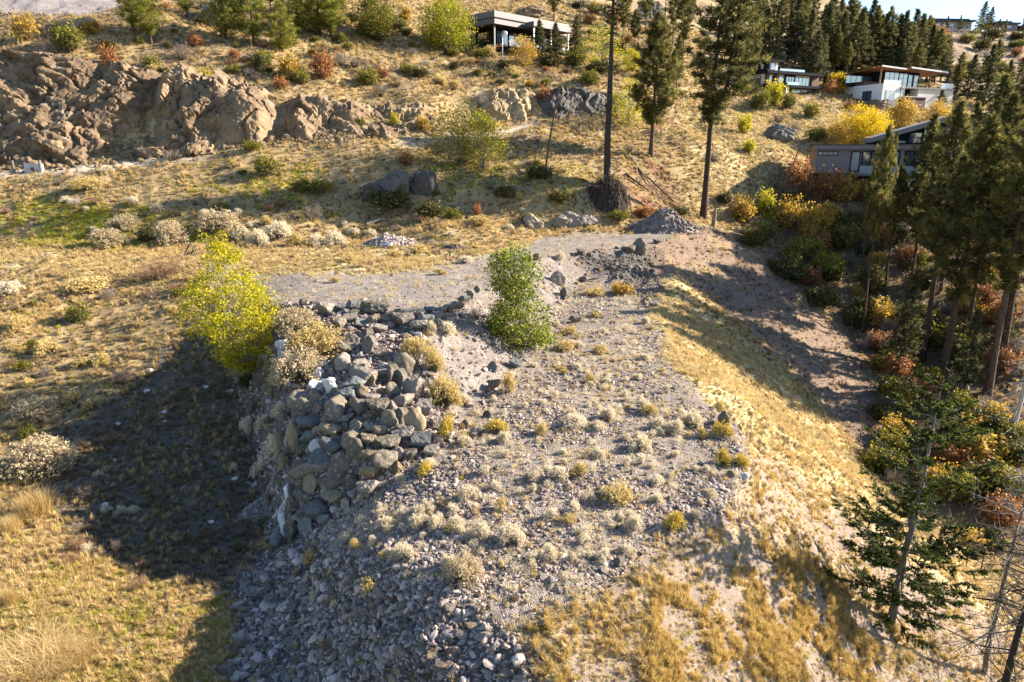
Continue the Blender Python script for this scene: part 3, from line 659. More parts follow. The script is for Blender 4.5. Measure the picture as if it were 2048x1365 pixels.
# centre x, y, width, height in photograph pixels, shape, material
pile = [
 (662,860,42,36,'round','rock_tan'),(661,894,44,40,'round','rock_blue'),(701,881,46,32,'round','rock_dark'),(736,881,29,32,'block','rock_tan'),(712,902,42,38,'round','rock_dark'),
 (773,888,46,42,'block','rock_dark'),(741,913,38,36,'round','rock_tan'),(771,926,44,36,'round','rock_dark'),(621,939,70,30,'slab','rock_grey'),(682,938,50,44,'round','rock_dark'),
 (646,915,52,24,'slab','rock_blue'),(739,946,34,38,'round','rock_tan'),(622,969,38,34,'block','rock_tan'),(666,965,56,30,'slab','rock_dark'),(664,994,48,38,'block','rock_tan'),
 (702,974,38,34,'round','rock_dark'),(735,981,42,46,'block','rock_grey'),(610,996,42,38,'block','rock_dark'),(633,1022,56,34,'slab','rock_blue'),(585,1016,34,46,'tall','rock_dark'),
 (577,986,26,34,'tall','rock_white'),(566,1018,14,30,'tall','rock_white'),(566,1050,16,42,'tall','rock_white'),(615,1052,32,30,'block','rock_blue'),(582,1046,26,26,'round','rock_dark'),
 (586,1066,24,28,'round','rock_dark'),(552,1084,24,34,'tall','rock_blue'),(632,893,26,22,'block','rock_white'),(619,876,30,22,'slab','rock_blue'),(620,848,50,46,'round','rock_blue'),
 (586,880,34,70,'tall','rock_tan'),(568,932,26,40,'tall','rock_tan'),(604,905,30,40,'block','rock_dark'),(806,871,42,36,'block','rock_grey'),(833,852,38,60,'tall','rock_tan'),(842,887,40,34,'block','rock_blue'),
 (817,911,30,32,'block','rock_dark'),(795,909,28,26,'slab','rock_grey'),(778,847,38,40,'round','rock_dark'),(711,855,30,26,'block','rock_dark'),(690,854,20,18,'round','rock_grey'),
 (742,858,30,26,'block','rock_grey'),(760,866,26,24,'round','rock_tan'),(603,813,42,46,'round','rock_dark'),(671,822,56,46,'round','rock_dark'),(718,819,38,34,'round','rock_grey'),
 (754,817,42,50,'block','rock_dark'),(693,797,42,26,'slab','rock_blue'),(721,785,24,28,'tall','rock_tan'),(741,798,32,24,'block','rock_grey'),(660,774,28,32,'tall','rock_white'),(676,784,30,24,'block','rock_grey'),
 (637,752,22,28,'tall','rock_white'),(630,774,24,20,'round','rock_white'),(645,732,20,20,'round','rock_white'),(587,797,22,24,'round','rock_white'),(684,728,44,30,'round','rock_grey'),
 (706,772,50,26,'slab','rock_blue'),(725,754,52,28,'slab','rock_grey'),(743,760,28,22,'block','rock_tan'),(762,749,28,24,'block','rock_grey'),(784,752,30,42,'round','rock_dark'),
 (810,733,44,42,'round','rock_dark'),(802,760,28,34,'block','rock_grey'),(824,782,38,46,'slab','rock_grey'),(786,786,28,30,'round','rock_dark'),(806,804,40,30,'block','rock_grey'),
 (801,835,34,28,'block','rock_dark'),(780,820,30,28,'block','rock_grey'),(737,693,32,32,'block','rock_grey'),(705,683,28,20,'block','rock_grey'),(754,708,20,22,'block','rock_grey'),(722,733,28,18,'round','rock_grey'),
 (708,743,24,16,'round','rock_grey'),(690,696,36,30,'block','rock_dark'),(640,820,26,24,'block','rock_dark'),(655,842,28,22,'block','rock_grey'),(630,800,30,28,'round','rock_dark'),
 (610,850,26,30,'tall','rock_dark'),(600,940,26,30,'block','rock_dark'),(596,965,28,30,'block','rock_dark'),(648,1040,26,20,'slab','rock_blue'),(692,1010,26,22,'block','rock_grey'),(757,972,22,18,'block','rock_grey'),
 (860,905,24,22,'block','rock_grey'),(792,935,24,20,'block','rock_tan'),(698,835,20,18,'block','rock_grey'),(735,835,22,18,'block','rock_dark'),(725,868,18,16,'block','rock_tan'),(700,760,26,18,'block','rock_dark'),
 (570,845,26,30,'round','rock_dark'),(562,880,24,28,'round','rock_dark'),(560,960,22,30,'tall','rock_dark'),(850,820,30,36,'block','rock_grey'),(870,850,26,28,'block','rock_grey'),(765,785,22,20,'round','rock_tan'),
 (535,720,20,22,'round','rock_grey'),(566,696,24,26,'round','rock_white'),(572,705,30,24,'block','rock_white')]
def where_in_pile(px, py):
    if py < 740: a = 'near the top of the pile'
    elif py < 830: a = 'in the upper half of the pile'
    elif py < 930: a = 'in the middle of the stacked face'
    elif py < 1000: a = 'low on the stacked face'
    else: a = 'at the foot of the pile'
    if px < 612: b = 'at its shadowed edge'
    elif px > 795: b = 'on its brushy flank'
    elif px > 735: b = 'off its centre line'
    else: b = ''
    return a, b
def size_word(w):
    return 'large ' if w >= 46 else ('small ' if w <= 24 else ('mid-sized ' if w < 36 else ''))
for (px, py, w, h, sh, mt) in pile:
    a, b = where_in_pile(px, py)
    o = put_rock(px, py, w, h, sh, mt, 'x', PG); PILE_IT.append((o, px, py, f"{size_word(w)}{COLN[mt]} {SHN[sh]}"))
# rocks along the rim of the pad
rim = [(795,630,14,20),(824,634,17,16),(842,636,16,16),(858,622,18,18),(880,622,24,16),(898,618,22,20),(817,640,20,20),(850,641,28,20),(873,632,26,12),(799,645,44,16),(837,650,28,14),(875,648,20,14),(893,643,28,16),(750,618,46,20),
       (723,608,22,13),(684,618,20,15),(606,606,15,14),(626,608,13,10),(650,622,34,20),(705,614,24,22),(770,640,24,14),(745,640,24,16),(915,612,22,16),(928,600,20,14),(942,592,18,14),(955,580,16,12),(700,640,26,18),(722,650,22,16),(760,660,24,16),(675,648,26,16),(735,668,20,14)]
for k, (px, py, w, h) in enumerate(rim):
    mt = ('rock_grey', 'rock_dark', 'rock_grey', 'rock_blue')[k % 4]; sh = 'slab' if w > 1.5*h else 'block'
    o = put_rock(px, py, w*1.1, h*1.1, sh, mt, 'x', 'rocks along the rim of the gravel pad', sink=.2); RIM_IT.append((o, px, py, f"{'large' if w>25 else 'small'} {COLN[mt]} rim rock"))
# single boulders set out along the edge of the pad and on the terrace
for (px, py, w, h, sh, mt, lab) in [
 (1160,505,16,16,'block','rock_dark','small dark boulder standing alone on the pad edge right of the green tree'),
 (1074,516,20,18,'block','rock_dark','dark angular boulder on the pad edge just behind the green tree'),
 (1058,519,16,10,'slab','rock_grey','low grey boulder beside the dark one behind the green tree'),
 (1280,495,28,26,'block','rock_dark','largest dark boulder at the pad corner below the gravel mound'),
 (1258,501,24,14,'round','rock_dark','low dark boulder left of the largest one at the pad corner'),
 (1314,484,18,12,'block','rock_dark','small dark boulder right of the largest one at the pad corner'),
 (1447,840,32,30,'tall','rock_dark','dark pointed boulder alone on the terrace edge by the bright grass slope'),
 (1308,611,18,16,'block','rock_grey','grey boulder at the upper right corner of the lower terrace'),
 (1298,605,12,9,'slab','rock_grey','small flat grey rock beside the boulder at the terrace corner'),
 (1238,1125,24,14,'block','rock_grey','pale broken rock on the front edge of the gravel terrace'),
 (1209,1141,18,10,'slab','rock_grey','flat rock left of the pale broken rock on the terrace edge'),
 (1085,1250,22,12,'slab','rock_tan','flat tan rock on the near edge of the terrace'),
 (842,1145,26,14,'slab','rock_grey','pale flat rock on the terrace left of the big yellowish brush'),
 (757,1155,24,16,'round','rock_blue','blue-grey rounded rock in the shade below the terrace'),
 (1460,950,16,14,'block','rock_dark','dark rock at the foot of the twin yellow brush on the terrace'),
 (1490,955,18,12,'slab','rock_white','whitish flat rock right of the twin yellow brush'),
 (775,492,20,9,'slab','rock_white','pale flat stone on the small rubble heap beyond the pad'),
 (1130,590,26,22,'block','rock_grey','grey rock jutting from the bank right of the green tree'),
 (1115,560,30,26,'block','rock_grey','large rock jutting from the bank top right of the green tree'),
 (1150,640,22,16,'block','rock_grey','rock at the foot of the bank right of the green tree'),
 (1030,730,22,20,'block','rock_blue','rock at the foot of the bank below the green tree'),
 (985,735,18,18,'block','rock_blue','blue-grey rock in the bank left of the green tree'),
 (990,770,30,24,'block','rock_dark','dark ledge rock beside the dry bush at the bank foot'),
 (1170,560,20,14,'block','rock_dark','dark rock at the upper end of the terrace'),
 (930,850,16,14,'block','rock_dark','small dark rock right of the yellow brush on the pile'),
 (950,862,18,14,'slab','rock_grey','small grey slab near the orange-yellow brush'),
 (975,830,18,12,'block','rock_dark','small dark rock on the terrace below the bank')]:
    put_rock(px, py, w, h, sh, mt, lab, sink=.22)

# loose medium rubble on the pile and the shaded front slope: single stones
def pts_in(zkey, n, rg, px0, px1, py0, py1, thr=.5):
    out = []
    while len(out) < n:
        px, py = rg.uniform(px0, px1), rg.uniform(py0, py1)
        g = GND(px, py)
        if g is None: continue
        if gridf(Zn[zkey], g[0], g[1]) > thr: out.append((px, py, g))
    return out
rg = np.random.default_rng(5)
for (px, py, g) in pts_in('pile', 95, rg, 555, 900, 612, 900):
    w = rg.uniform(8, 19)*(1.15 if py > 700 else 1)
    mt = ('rock_grey', 'rock_dark', 'rock_grey', 'rock_tan')[int(rg.integers(0, 4))]
    o = put_rock(px, py, w, w*.75, 'block', mt, 'x', 'small stones of the pile', name='stone', cat='stone', sink=.2); ST_IT.append((o, px, py, f"small {COLN[mt]} broken stone"))
for (px, py, g) in pts_in('front', 90, rg, 440, 1090, 1090, 1362):
    w = rg.uniform(11, 26)
    mt = ('rock_grey', 'rock_tan', 'rock_dark', 'rock_grey')[int(rg.integers(0, 4))]
    o = put_rock(px, py, w, w*.7, 'block', mt, 'x', 'stones on the shaded front slope', name='stone', cat='stone', sink=.2); FR_IT.append((o, px, py, f"{'larger' if w>19 else 'small'} {COLN[mt]} slope stone"))
for k, (px, py) in enumerate([(294,783),(412,775),(462,783),(329,825),(328,845),(236,850),(422,1045),(470,960),(300,742),(210,1010)]):
    o = put_rock(px, py, 11, 6, 'slab', 'rock_white', 'x', 'white stones in the shaded hollow', name='stone', cat='stone', sink=.1); WH_IT.append((o, px, py, 'small white stone in the hollow'))
LM_PILE = [(632,694,'the golden tan bush'),(598,752,'the grey-tan bush'),(832,700,'the curved golden bush'),(885,786,'the tall golden bush'),(900,862,'the bright yellow bush'),(650,765,'the white boulders'),(662,877,'the mid boulder face'),(621,939,'the long sunlit-edged slab'),(570,1020,'the upright white row'),(740,940,'the lower boulders'),(670,1000,'the bottom boulder row'),(735,650,'the rim slabs'),(760,780,'the upper boulders'),(860,640,'the rim rocks'),(585,620,'the top tan bush'),(700,830,'the halfway boulders')]
relabel(PILE_IT, LM_PILE); relabel(ST_IT, LM_PILE); relabel(RIM_IT, LM_PILE+[(955,600,'the green tree'),(700,600,'the pad edge')])
LM_FR = [(620,1118,'the leftmost yellow bush'),(624,1200,'the pale wispy bush'),(736,1178,'the round yellow bush'),(650,1300,'the dead brown bush'),(485,1285,'the dead grey bush'),(925,1146,'the largest pale bush'),(1000,1260,'the near terrace lip'),(757,1155,'the rounded rock'),(850,1340,'the slope bottom'),(560,1150,'the slope top left')]
relabel(FR_IT, LM_FR); relabel(WH_IT, [(493,857,'the round dim bush'),(237,1024,'the three small pale bushes'),(516,1020,'the gravel heap'),(330,760,'the upper shadow edge')])

# ------------------------------------------------------------------ scattered ground cover (countless: stuff)
VARS = {}
def variants(key, meshes):
    c = bpy.data.collections.new(key)
    for k, me in enumerate(meshes):
        o = bpy.data.objects.new(f'{key}_{k:02d}', me); c.objects.link(o)
    VARS[key] = (c, len(meshes)); return c
def scatter(name, label, key, P, scl, rng, tilt=.15, normal_z=None):
    c, nv = VARS[key]; n = len(P)
    me = bpy.data.meshes.new(name); me.vertices.add(n); me.vertices.foreach_set('co', np.asarray(P, np.float32).ravel())
    rot = np.stack([rng.normal(0, tilt, n), rng.normal(0, tilt, n), rng.uniform(0, 2*np.pi, n)], -1)
    a = me.attributes.new('rot', 'FLOAT_VECTOR', 'POINT'); a.data.foreach_set('vector', rot.astype(np.float32).ravel())
    scl = np.asarray(scl, float); scl = scl if scl.ndim == 2 else np.repeat(scl[:, None], 3, 1)
    a = me.attributes.new('scl', 'FLOAT_VECTOR', 'POINT'); a.data.foreach_set('vector', scl.astype(np.float32).ravel())
    a = me.attributes.new('idx', 'INT', 'POINT'); a.data.foreach_set('value', rng.integers(0, nv, n).astype(np.int32))
    o = link(name, me, kind='stuff'); o['label'] = label
    ng = bpy.data.node_groups.new('scatter_'+name, 'GeometryNodeTree')
    ng.interface.new_socket('Geometry', in_out='INPUT', socket_type='NodeSocketGeometry'); ng.interface.new_socket('Geometry', in_out='OUTPUT', socket_type='NodeSocketGeometry')
    gi, go = ng.nodes.new('NodeGroupInput'), ng.nodes.new('NodeGroupOutput')
    ip = ng.nodes.new('GeometryNodeInstanceOnPoints'); ci = ng.nodes.new('GeometryNodeCollectionInfo')
    ci.inputs['Collection'].default_value = c; ci.inputs['Separate Children'].default_value = True; ci.inputs['Reset Children'].default_value = True
    def na(nm, typ):
        q = ng.nodes.new('GeometryNodeInputNamedAttribute'); q.data_type = typ; q.inputs['Name'].default_value = nm; return q.outputs['Attribute']
    L = ng.links.new
    L(gi.outputs[0], ip.inputs['Points']); L(ci.outputs[0], ip.inputs['Instance']); ip.inputs['Pick Instance'].default_value = True
    L(na('idx', 'INT'), ip.inputs['Instance Index']); L(na('rot', 'FLOAT_VECTOR'), ip.inputs['Rotation']); L(na('scl', 'FLOAT_VECTOR'), ip.inputs['Scale'])
    L(ip.outputs[0], go.inputs[0])
    md = o.modifiers.new('scatter', 'NODES'); md.node_group = ng
    return o
variants('gravel_stone', [rock_mesh('gravel_stone', 300+k, M['stone' if k % 4 else 'stone_brown'], 1, False, planes=6, rnd=.02, asp=(1, rg.uniform(.55, .9), rg.uniform(.3, .65)), nz=.1) for k in range(10)])

def sample(density, n, rng, jitter=1.0):
    """n points on the ground, chosen in the sheet with weights density (per cell, so detail follows nearness)"""
    w = density.ravel().astype(float).copy(); w[w < 0] = 0; w /= w.sum()
    k = rng.choice(w.size, n, p=w); r, c = k//NT, k % NT
    rr = np.clip(r+rng.uniform(-.5, .5, n), 0, NR-1.01); cc = np.clip(c+rng.uniform(-.5, .5, n), 0, NT-1.01)
    y = np.interp(rr, np.arange(NR), GY); x = (T0+(T1-T0)*cc/(NT-1))*y
    return np.stack([x, y, gridf(ZZ, x, y)], -1)
# view window in the sheet (a little wider than the photograph)
inview = ((np.abs(XX/np.maximum(YY, 1)) < .95)).astype(float)*(YY > 14)
cell_area = np.gradient(GY)[:, None]*np.gradient(GTt)[None, :]*GY[:, None]
lod = inview*cell_area/np.maximum(YY, 20)**1.3
def logn(rng, n, med, sig, lo, hi): return np.clip(med*np.exp(rng.normal(0, sig, n)), lo, hi)
rg = np.random.default_rng(8)
clump = np.clip(.35+1.1*fbm(XX*.5, YY*.5, octv=3, seed=90), 0.02, 1)
d = lod*(Zn['terr']*clump*(.35+.9*smooth01(36-YY, 0, 12)))
P = sample(d, 30000, rg); s = logn(rg, len(P), .046, .5, .018, .17); P[:, 2] += s*.15
scatter('gravel', 'loose grey stones covering the lower terrace', 'gravel_stone', P, s, rg, .35)
d = lod*(Zn['front']+.25*blur(Zn['front'], 3, 2)*(1-Zn['front']))
P = sample(d, 12000, rg); s = logn(rg, len(P), .062, .55, .025, .26); P[:, 2] += s*.15
scatter('rubble', 'angular rubble covering the shaded front slope', 'gravel_stone', P, s, rg, .5)
d = lod*(Zn['pile']+.18*Zn['bank'])
P = sample(d, 9000, rg); s = logn(rg, len(P), .085, .5, .03, .28); P[:, 2] += s*.15
scatter('rubble', 'small broken stones between the boulders and on the bank', 'gravel_stone', P, s, rg, .5)
d = lod*(Zn['near']*.4*clump+Zn['outer']*.8+Zn['pad']*.30+Zn['low']*.25+.06*Zn['lawn']+Zn['lot']*.3)
P = sample(d, 10000, rg); s = logn(rg, len(P), .045, .5, .02, .16); P[:, 2] += s*.1
scatter('gravel', 'scattered pebbles on the pad, the slopes and the hollow', 'gravel_stone', P, s, rg, .35)

variants('talus_stone', [rock_mesh('talus_stone', 350+k, M['cliff'], 1, False, planes=6, rnd=.02, asp=(1, rg.uniform(.6, .9), rg.uniform(.5, .8)), nz=.1) for k in range(5)])
P = sample(lod*YY**.5*Zn['talus'], 1500, rg); s = logn(rg, len(P), .22, .55, .1, .9); P[:, 2] += s*.1
scatter('rubble', 'fallen rubble along the foot of the rock faces', 'talus_stone', P, s, rg, .5)
variants('dark_stone', [rock_mesh('dark_stone', 380+k, M['rock_dark'], 1, False, planes=6, rnd=.02, asp=(1, rg.uniform(.6, .9), rg.uniform(.5, .8)), nz=.1) for k in range(5)])
P = sample(lod*(Zn['spill']), 1600, rg); s = logn(rg, len(P), .09, .55, .04, .4); P[:, 2] += s*.1
scatter('gravel', 'dark gravel spilled down from the corner of the pad', 'dark_stone', P, s, rg, .5)
# heaps of gravel: a mound sheet carrying its own stones
def heap(name, label, px, py, wpx, hpx, n, mat, smin, smax, yaw=0, depth=.7):
    g = GND(px, py); m = mpp(g[1], py); R = wpx*m/2; H = hpx*m
    rgh = np.random.default_rng(int(px)); root = thing(name, label, 'gravel heap' if 'gravel' in name else 'rubble heap', (g[0], g[1]+R*depth*.8, HZ(g[0], g[1]+R*depth*.8)-.1))
    k = 26; a = np.linspace(0, 2*np.pi, 40, endpoint=False); r = np.linspace(0, 1, k)
    def hz(x, y):
        q = np.hypot(x, y)/1.0
        return H*(np.clip(1-q**1.15, -.15, 1))*(1+.25*fbm(x*2+px, y*2, octv=3, seed=3))
    RR, AA = np.meshgrid(r, a, indexing='ij'); x, y = RR*np.cos(AA)*1.08, RR*np.sin(AA)*1.08
    def zabs(x, y):
        wx = x*R+root.location.x; wy = y*R*depth+root.location.y
        return gridf(ZZ, wx, wy)-root.location.z-.08+np.maximum(hz(x, y), -.1)
    V = np.stack([x*R, y*R*depth, zabs(x, y)], -1).reshape(-1, 3)
    i = np.arange(k-1)[:, None]*40; j = np.arange(40)[None, :]
    Fq = np.stack([i+j, i+40+j, i+40+(j+1) % 40, i+(j+1) % 40], -1).reshape(-1, 4)
    mb = MB(); mb.add(V, Fq); link('mound', mb.mesh('mound', [M[mat]], True), root)
    mb = MB()
    q = np.sqrt(rgh.uniform(0, 1, n))*1.15; aa = rgh.uniform(0, 2*np.pi, n); x, y = q*np.cos(aa), q*np.sin(aa); z = zabs(x, y)
    P0, F0 = zip(*[rock_verts(500+v, 1, 8, .1, (1, .8, .6), .1) for v in range(6)])
    for t in range(n):
        s = rgh.uniform(smin, smax); v = t % 6
        R3 = np.array(Euler((rgh.uniform(0, 6), rgh.uniform(0, 6), rgh.uniform(0, 6))).to_matrix())
        mb.add(P0[v]*s @ R3.T + np.array([x[t]*R, y[t]*R*depth, z[t]+s*.3]), F0[v])
    st = link('loose_stones', mb.mesh('loose_stones', [M[mat]], False), root); st['kind'] = 'stuff'
    return root
heap('gravel_heap', 'dark grey gravel mound at the far end of the pad below the twin-trunk pine', 1338, 467, 150, 42, 600, 'stone', .08, .30)
heap('rubble_heap', 'small dark rubble heap in straw behind the green tree', 908, 503, 56, 13, 260, 'rock_dark', .06, .22)
heap('rubble_heap', 'larger loose rubble heap below the dark bramble and pale board', 778, 494, 100, 20, 420, 'stone', .06, .30)
heap('gravel_heap', 'blue-grey gravel heap in the shade against the foot of the pile', 505, 1045, 80, 34, 260, 'stone', .02, .05, depth=.9)
# ------------------------------------------------------------------ plant builders
def rdirs(rg, n, up=0.0):
    d = rg.normal(size=(n, 3)); d[:, 2] += up
    return d/np.linalg.norm(d, axis=1)[:, None]
def blades(mb, base, tip, width, mat, tint, rg):
    """one thin triangle per blade"""
    n = len(base); ax = tip-base
    r = rg.normal(size=(n, 3)); s = np.cross(ax, r); s /= np.linalg.norm(s, axis=1)[:, None]+1e-9
    w = np.broadcast_to(np.asarray(width, float), (n,))[:, None]*.5
    V = np.stack([base-s*w, base+s*w, tip], 1).reshape(-1, 3)
    mb.add(V, np.arange(3*n).reshape(-1, 3), mat, tint)
def leaves(mb, c, size, mat, tint, rg, flat=0.0, wid=.62):
    """one diamond per leaf"""
    n = len(c); a = rdirs(rg, n, flat); r = rg.normal(size=(n, 3)); b = np.cross(a, r); b /= np.linalg.norm(b, axis=1)[:, None]+1e-9
    s = np.broadcast_to(np.asarray(size, float), (n,))[:, None]
    V = np.stack([c-a*s*.5, c+b*s*.5*wid, c+a*s*.5, c-b*s*.5*wid], 1).reshape(-1, 3)
    mb.add(V, np.arange(4*n).reshape(-1, 4), mat, tint)
def tuft_mesh(name, mat, rg, n=26, h=.42, spread=.30, w=.022, droop=.35, base=.10):
    mb = MB(); a = rg.uniform(0, 2*np.pi, n); q = rg.uniform(.0, 1, n)**.7; L = h*rg.uniform(.55, 1.1, n)
    rb = base*np.sqrt(rg.uniform(0, 1, n)); ab = rg.uniform(0, 2*np.pi, n)
    B = np.stack([rb*np.cos(ab), rb*np.sin(ab), np.full(n, -.03)], -1)
    out = np.stack([np.cos(a), np.sin(a), 0*a], -1)*(q*spread)[:, None]
    mid = B+out*.45+np.stack([0*a, 0*a, L*.62], -1); tip = B+out*(1+droop*q)[:, None]+np.stack([0*a, 0*a, L*(1-.35*q*droop)], -1)
    side = np.stack([-np.sin(a), np.cos(a), 0*a], -1)*w*.5
    V = np.stack([B-side, B+side, mid+side*.8, mid-side*.8, tip], 1).reshape(-1, 3)
    i = np.arange(n)*5; t = np.clip(rg.normal(.5, .22, n), 0, 1)
    mb.v.append(V); mb.n = len(V)
    mb.f.append(np.stack([i, i+1, i+2, i+3], -1)); mb.m.append(np.zeros(n, np.int32)); mb.t.append((t*.75).astype(np.float32))
    mb.f.append(np.stack([i+3, i+2, i+4], -1)); mb.m.append(np.zeros(n, np.int32)); mb.t.append(t.astype(np.float32))
    return mb.mesh(name, [mat])
def brush_mesh(rg, n=120, H=1.0, R=.75, head=(4, .085), top='brush_cream', stem='brush_stem', clumpy=5, wisp=.0):
    """rabbitbrush: bundles of stems fanning from the root, each ending in a fluffy head. returns (stems, heads)"""
    ms, mh = MB(), MB()
    cl = rdirs(rg, clumpy, .7); cl[:, 2] = np.abs(cl[:, 2])
    k = rg.integers(0, clumpy, n)
    d = cl[k]+rg.normal(0, .33, (n, 3)); d[:, 2] = np.abs(d[:, 2])+.12; d /= np.linalg.norm(d, axis=1)[:, None]
    ln = rg.uniform(.72, 1.05, n)
    tip = d*ln[:, None]*np.array([R, R, H]); B = tip*np.array([.06, .06, 0])+rg.normal(0, .05*R, (n, 3))*np.array([1, 1, 0])
    B[:, 2] = -.04
    mid = (B+tip)*.5+np.array([0, 0, .08*H])+rg.normal(0, .02, (n, 3))
    blades(ms, B, mid+(mid-B)*.15, .024, 0, np.clip(rg.normal(.35, .2, n), 0, 1), rg)
    blades(ms, mid-(tip-mid)*.1, tip, .016, 0, np.clip(rg.normal(.6, .2, n), 0, 1), rg)
    # side twigs
    t2 = mid+rg.normal(0, .12, (n, 3))*np.array([R, R, .5*H])+np.array([0, 0, .18*H]); blades(ms, mid, t2, .012, 0, np.clip(rg.normal(.5, .2, n), 0, 1), rg)
    hn, hs = head
    tt = np.repeat(np.concatenate([tip, t2]), hn, 0); m = len(tt)
    tint = np.clip(rg.normal(.5, .22, m)+.25*(tt[:, 2]/H-.6), 0, 1)
    hb = tt+rg.normal(0, hs*.55, (m, 3)); 
    leaves(mh, hb, hs*rg.uniform(.6, 1.3, m), 0, tint, rg, .5, .7)
    return ms.mesh('stems', [M[stem]]), mh.mesh('flower_heads', [M[top]])
def twig_mesh(rg, n=90, H=1.0, R=.8, stem='twig_grey', leaf=None, nl=0, ls=.07, w=.022):
    """many-stemmed bush, bare or with a few leaves: (stems, leaves)"""
    ms = MB(); a = rg.uniform(0, 2*np.pi, n); e = rg.uniform(.15, 1, n)**.6
    d = np.stack([np.cos(a)*(1-e*.6), np.sin(a)*(1-e*.6), e], -1); L = rg.uniform(.6, 1.05, n)
    tip = d*L[:, None]*np.array([R, R, H]); B = rg.normal(0, .06*R, (n, 3)); B[:, 2] = -.05
    mid = B+(tip-B)*.55+rg.normal(0, .05, (n, 3))
    blades(ms, B, mid+(mid-B)*.2, w, 0, np.clip(rg.normal(.3, .2, n), 0, 1), rg); blades(ms, mid, tip, w*.7, 0, np.clip(rg.normal(.5, .2, n), 0, 1), rg)
    q = np.repeat(mid, 4, 0)+(np.repeat(tip-mid, 4, 0))*rg.uniform(0, .9, (4*n, 1)); t = q+rdirs(rg, 4*n, .6)*rg.uniform(.12, .32, (4*n, 1))*np.array([R, R, H])
    blades(ms, q, t, w*.5, 0, np.clip(rg.normal(.6, .2, 4*n), 0, 1), rg)
    me = ms.mesh('stems', [M[stem]])
    if not leaf: return me, None
    ml = MB(); k = rg.integers(0, 4*n, nl); c = t[k]+rg.normal(0, .05, (nl, 3))
    leaves(ml, c, ls*rg.uniform(.6, 1.3, nl), 0, np.clip(rg.normal(.5, .22, nl)+.2*(c[:, 2]/H-.5), 0, 1), rg)
    return me, ml.mesh('foliage', [M[leaf]])
def leafy_tree(rg, H, env, ncl=90, per=40, ls=.13, cr=.42, tr=.10, stems=1, bark='bark_grey', leaf='leaf_green', lean=(0, 0), zlo=.12):
    """broadleaf: trunk(s), a limb to every leaf clump, clumps inside the outline env(height fraction)->radius"""
    mt, ml = MB(), MB(); tops = []
    for s in range(stems):
        a = rg.uniform(0, 6.28); off = 0 if stems == 1 else .11*H*rg.uniform(.2, 1)
        k = 7; z = np.linspace(-.03, 1, k)*H*rg.uniform(.5, .85) if s else np.linspace(-.03, .97, k)*H
        P = np.stack([lean[0]*z/H+np.cos(a)*off*(z/H)+np.cumsum(rg.normal(0, .03*H/k*2, k)), lean[1]*z/H+np.sin(a)*off*(z/H)+np.cumsum(rg.normal(0, .03*H/k*2, k)), z], -1); P[0, :2] = rg.normal(0, .04, 2)
        mt.tube(P, tr*np.linspace(1, .12, k)*(1 if s == 0 else .7), 7); tops.append(P)
    hq = np.linspace(zlo, 1, 60); wq = np.array([env(q) for q in hq])+.02; hs = rg.choice(hq, ncl, p=wq/wq.sum())+rg.uniform(-.01, .01, ncl)
    for h in hs:
        Ptr = tops[int(rg.integers(0, stems))]
        a = rg.uniform(0, 6.28); r = env(h)*H*np.sqrt(rg.uniform(.05, 1)); zt = h*H
        cx = np.interp(zt, Ptr[:, 2], Ptr[:, 0]); cy = np.interp(zt, Ptr[:, 2], Ptr[:, 1])
        c = np.array([cx*.7+lean[0]*h*.3+np.cos(a)*r, cy*.7+lean[1]*h*.3+np.sin(a)*r, zt])
        z0 = max(.04*H, zt-r*rg.uniform(.5, 1.1)-.05*H); p0 = np.array([np.interp(z0, Ptr[:, 2], Ptr[:, 0]), np.interp(z0, Ptr[:, 2], Ptr[:, 1]), z0])
        mt.tube(np.stack([p0, (p0+c)/2+np.array([0, 0, -.03*H*rg.uniform(0, 1)]), c]), np.array([.28, .16, .05])*tr*rg.uniform(.5, 1), 4, cap=False)
        n = int(per*rg.uniform(.6, 1.3)); q = rg.normal(0, 1, (n, 3))*cr*np.array([1, 1, .75])*rg.uniform(.7, 1.2)
        base = rg.normal(.5, .12)
        leaves(ml, c+q, ls*rg.uniform(.6, 1.3, n), 0, np.clip(rg.normal(base, .25, n)+.25*q[:, 2]/cr*.5, 0, 1), rg, .3, .75)
    return mt.mesh('trunk', [M[bark]], True), ml.mesh('crown', [M[leaf]])
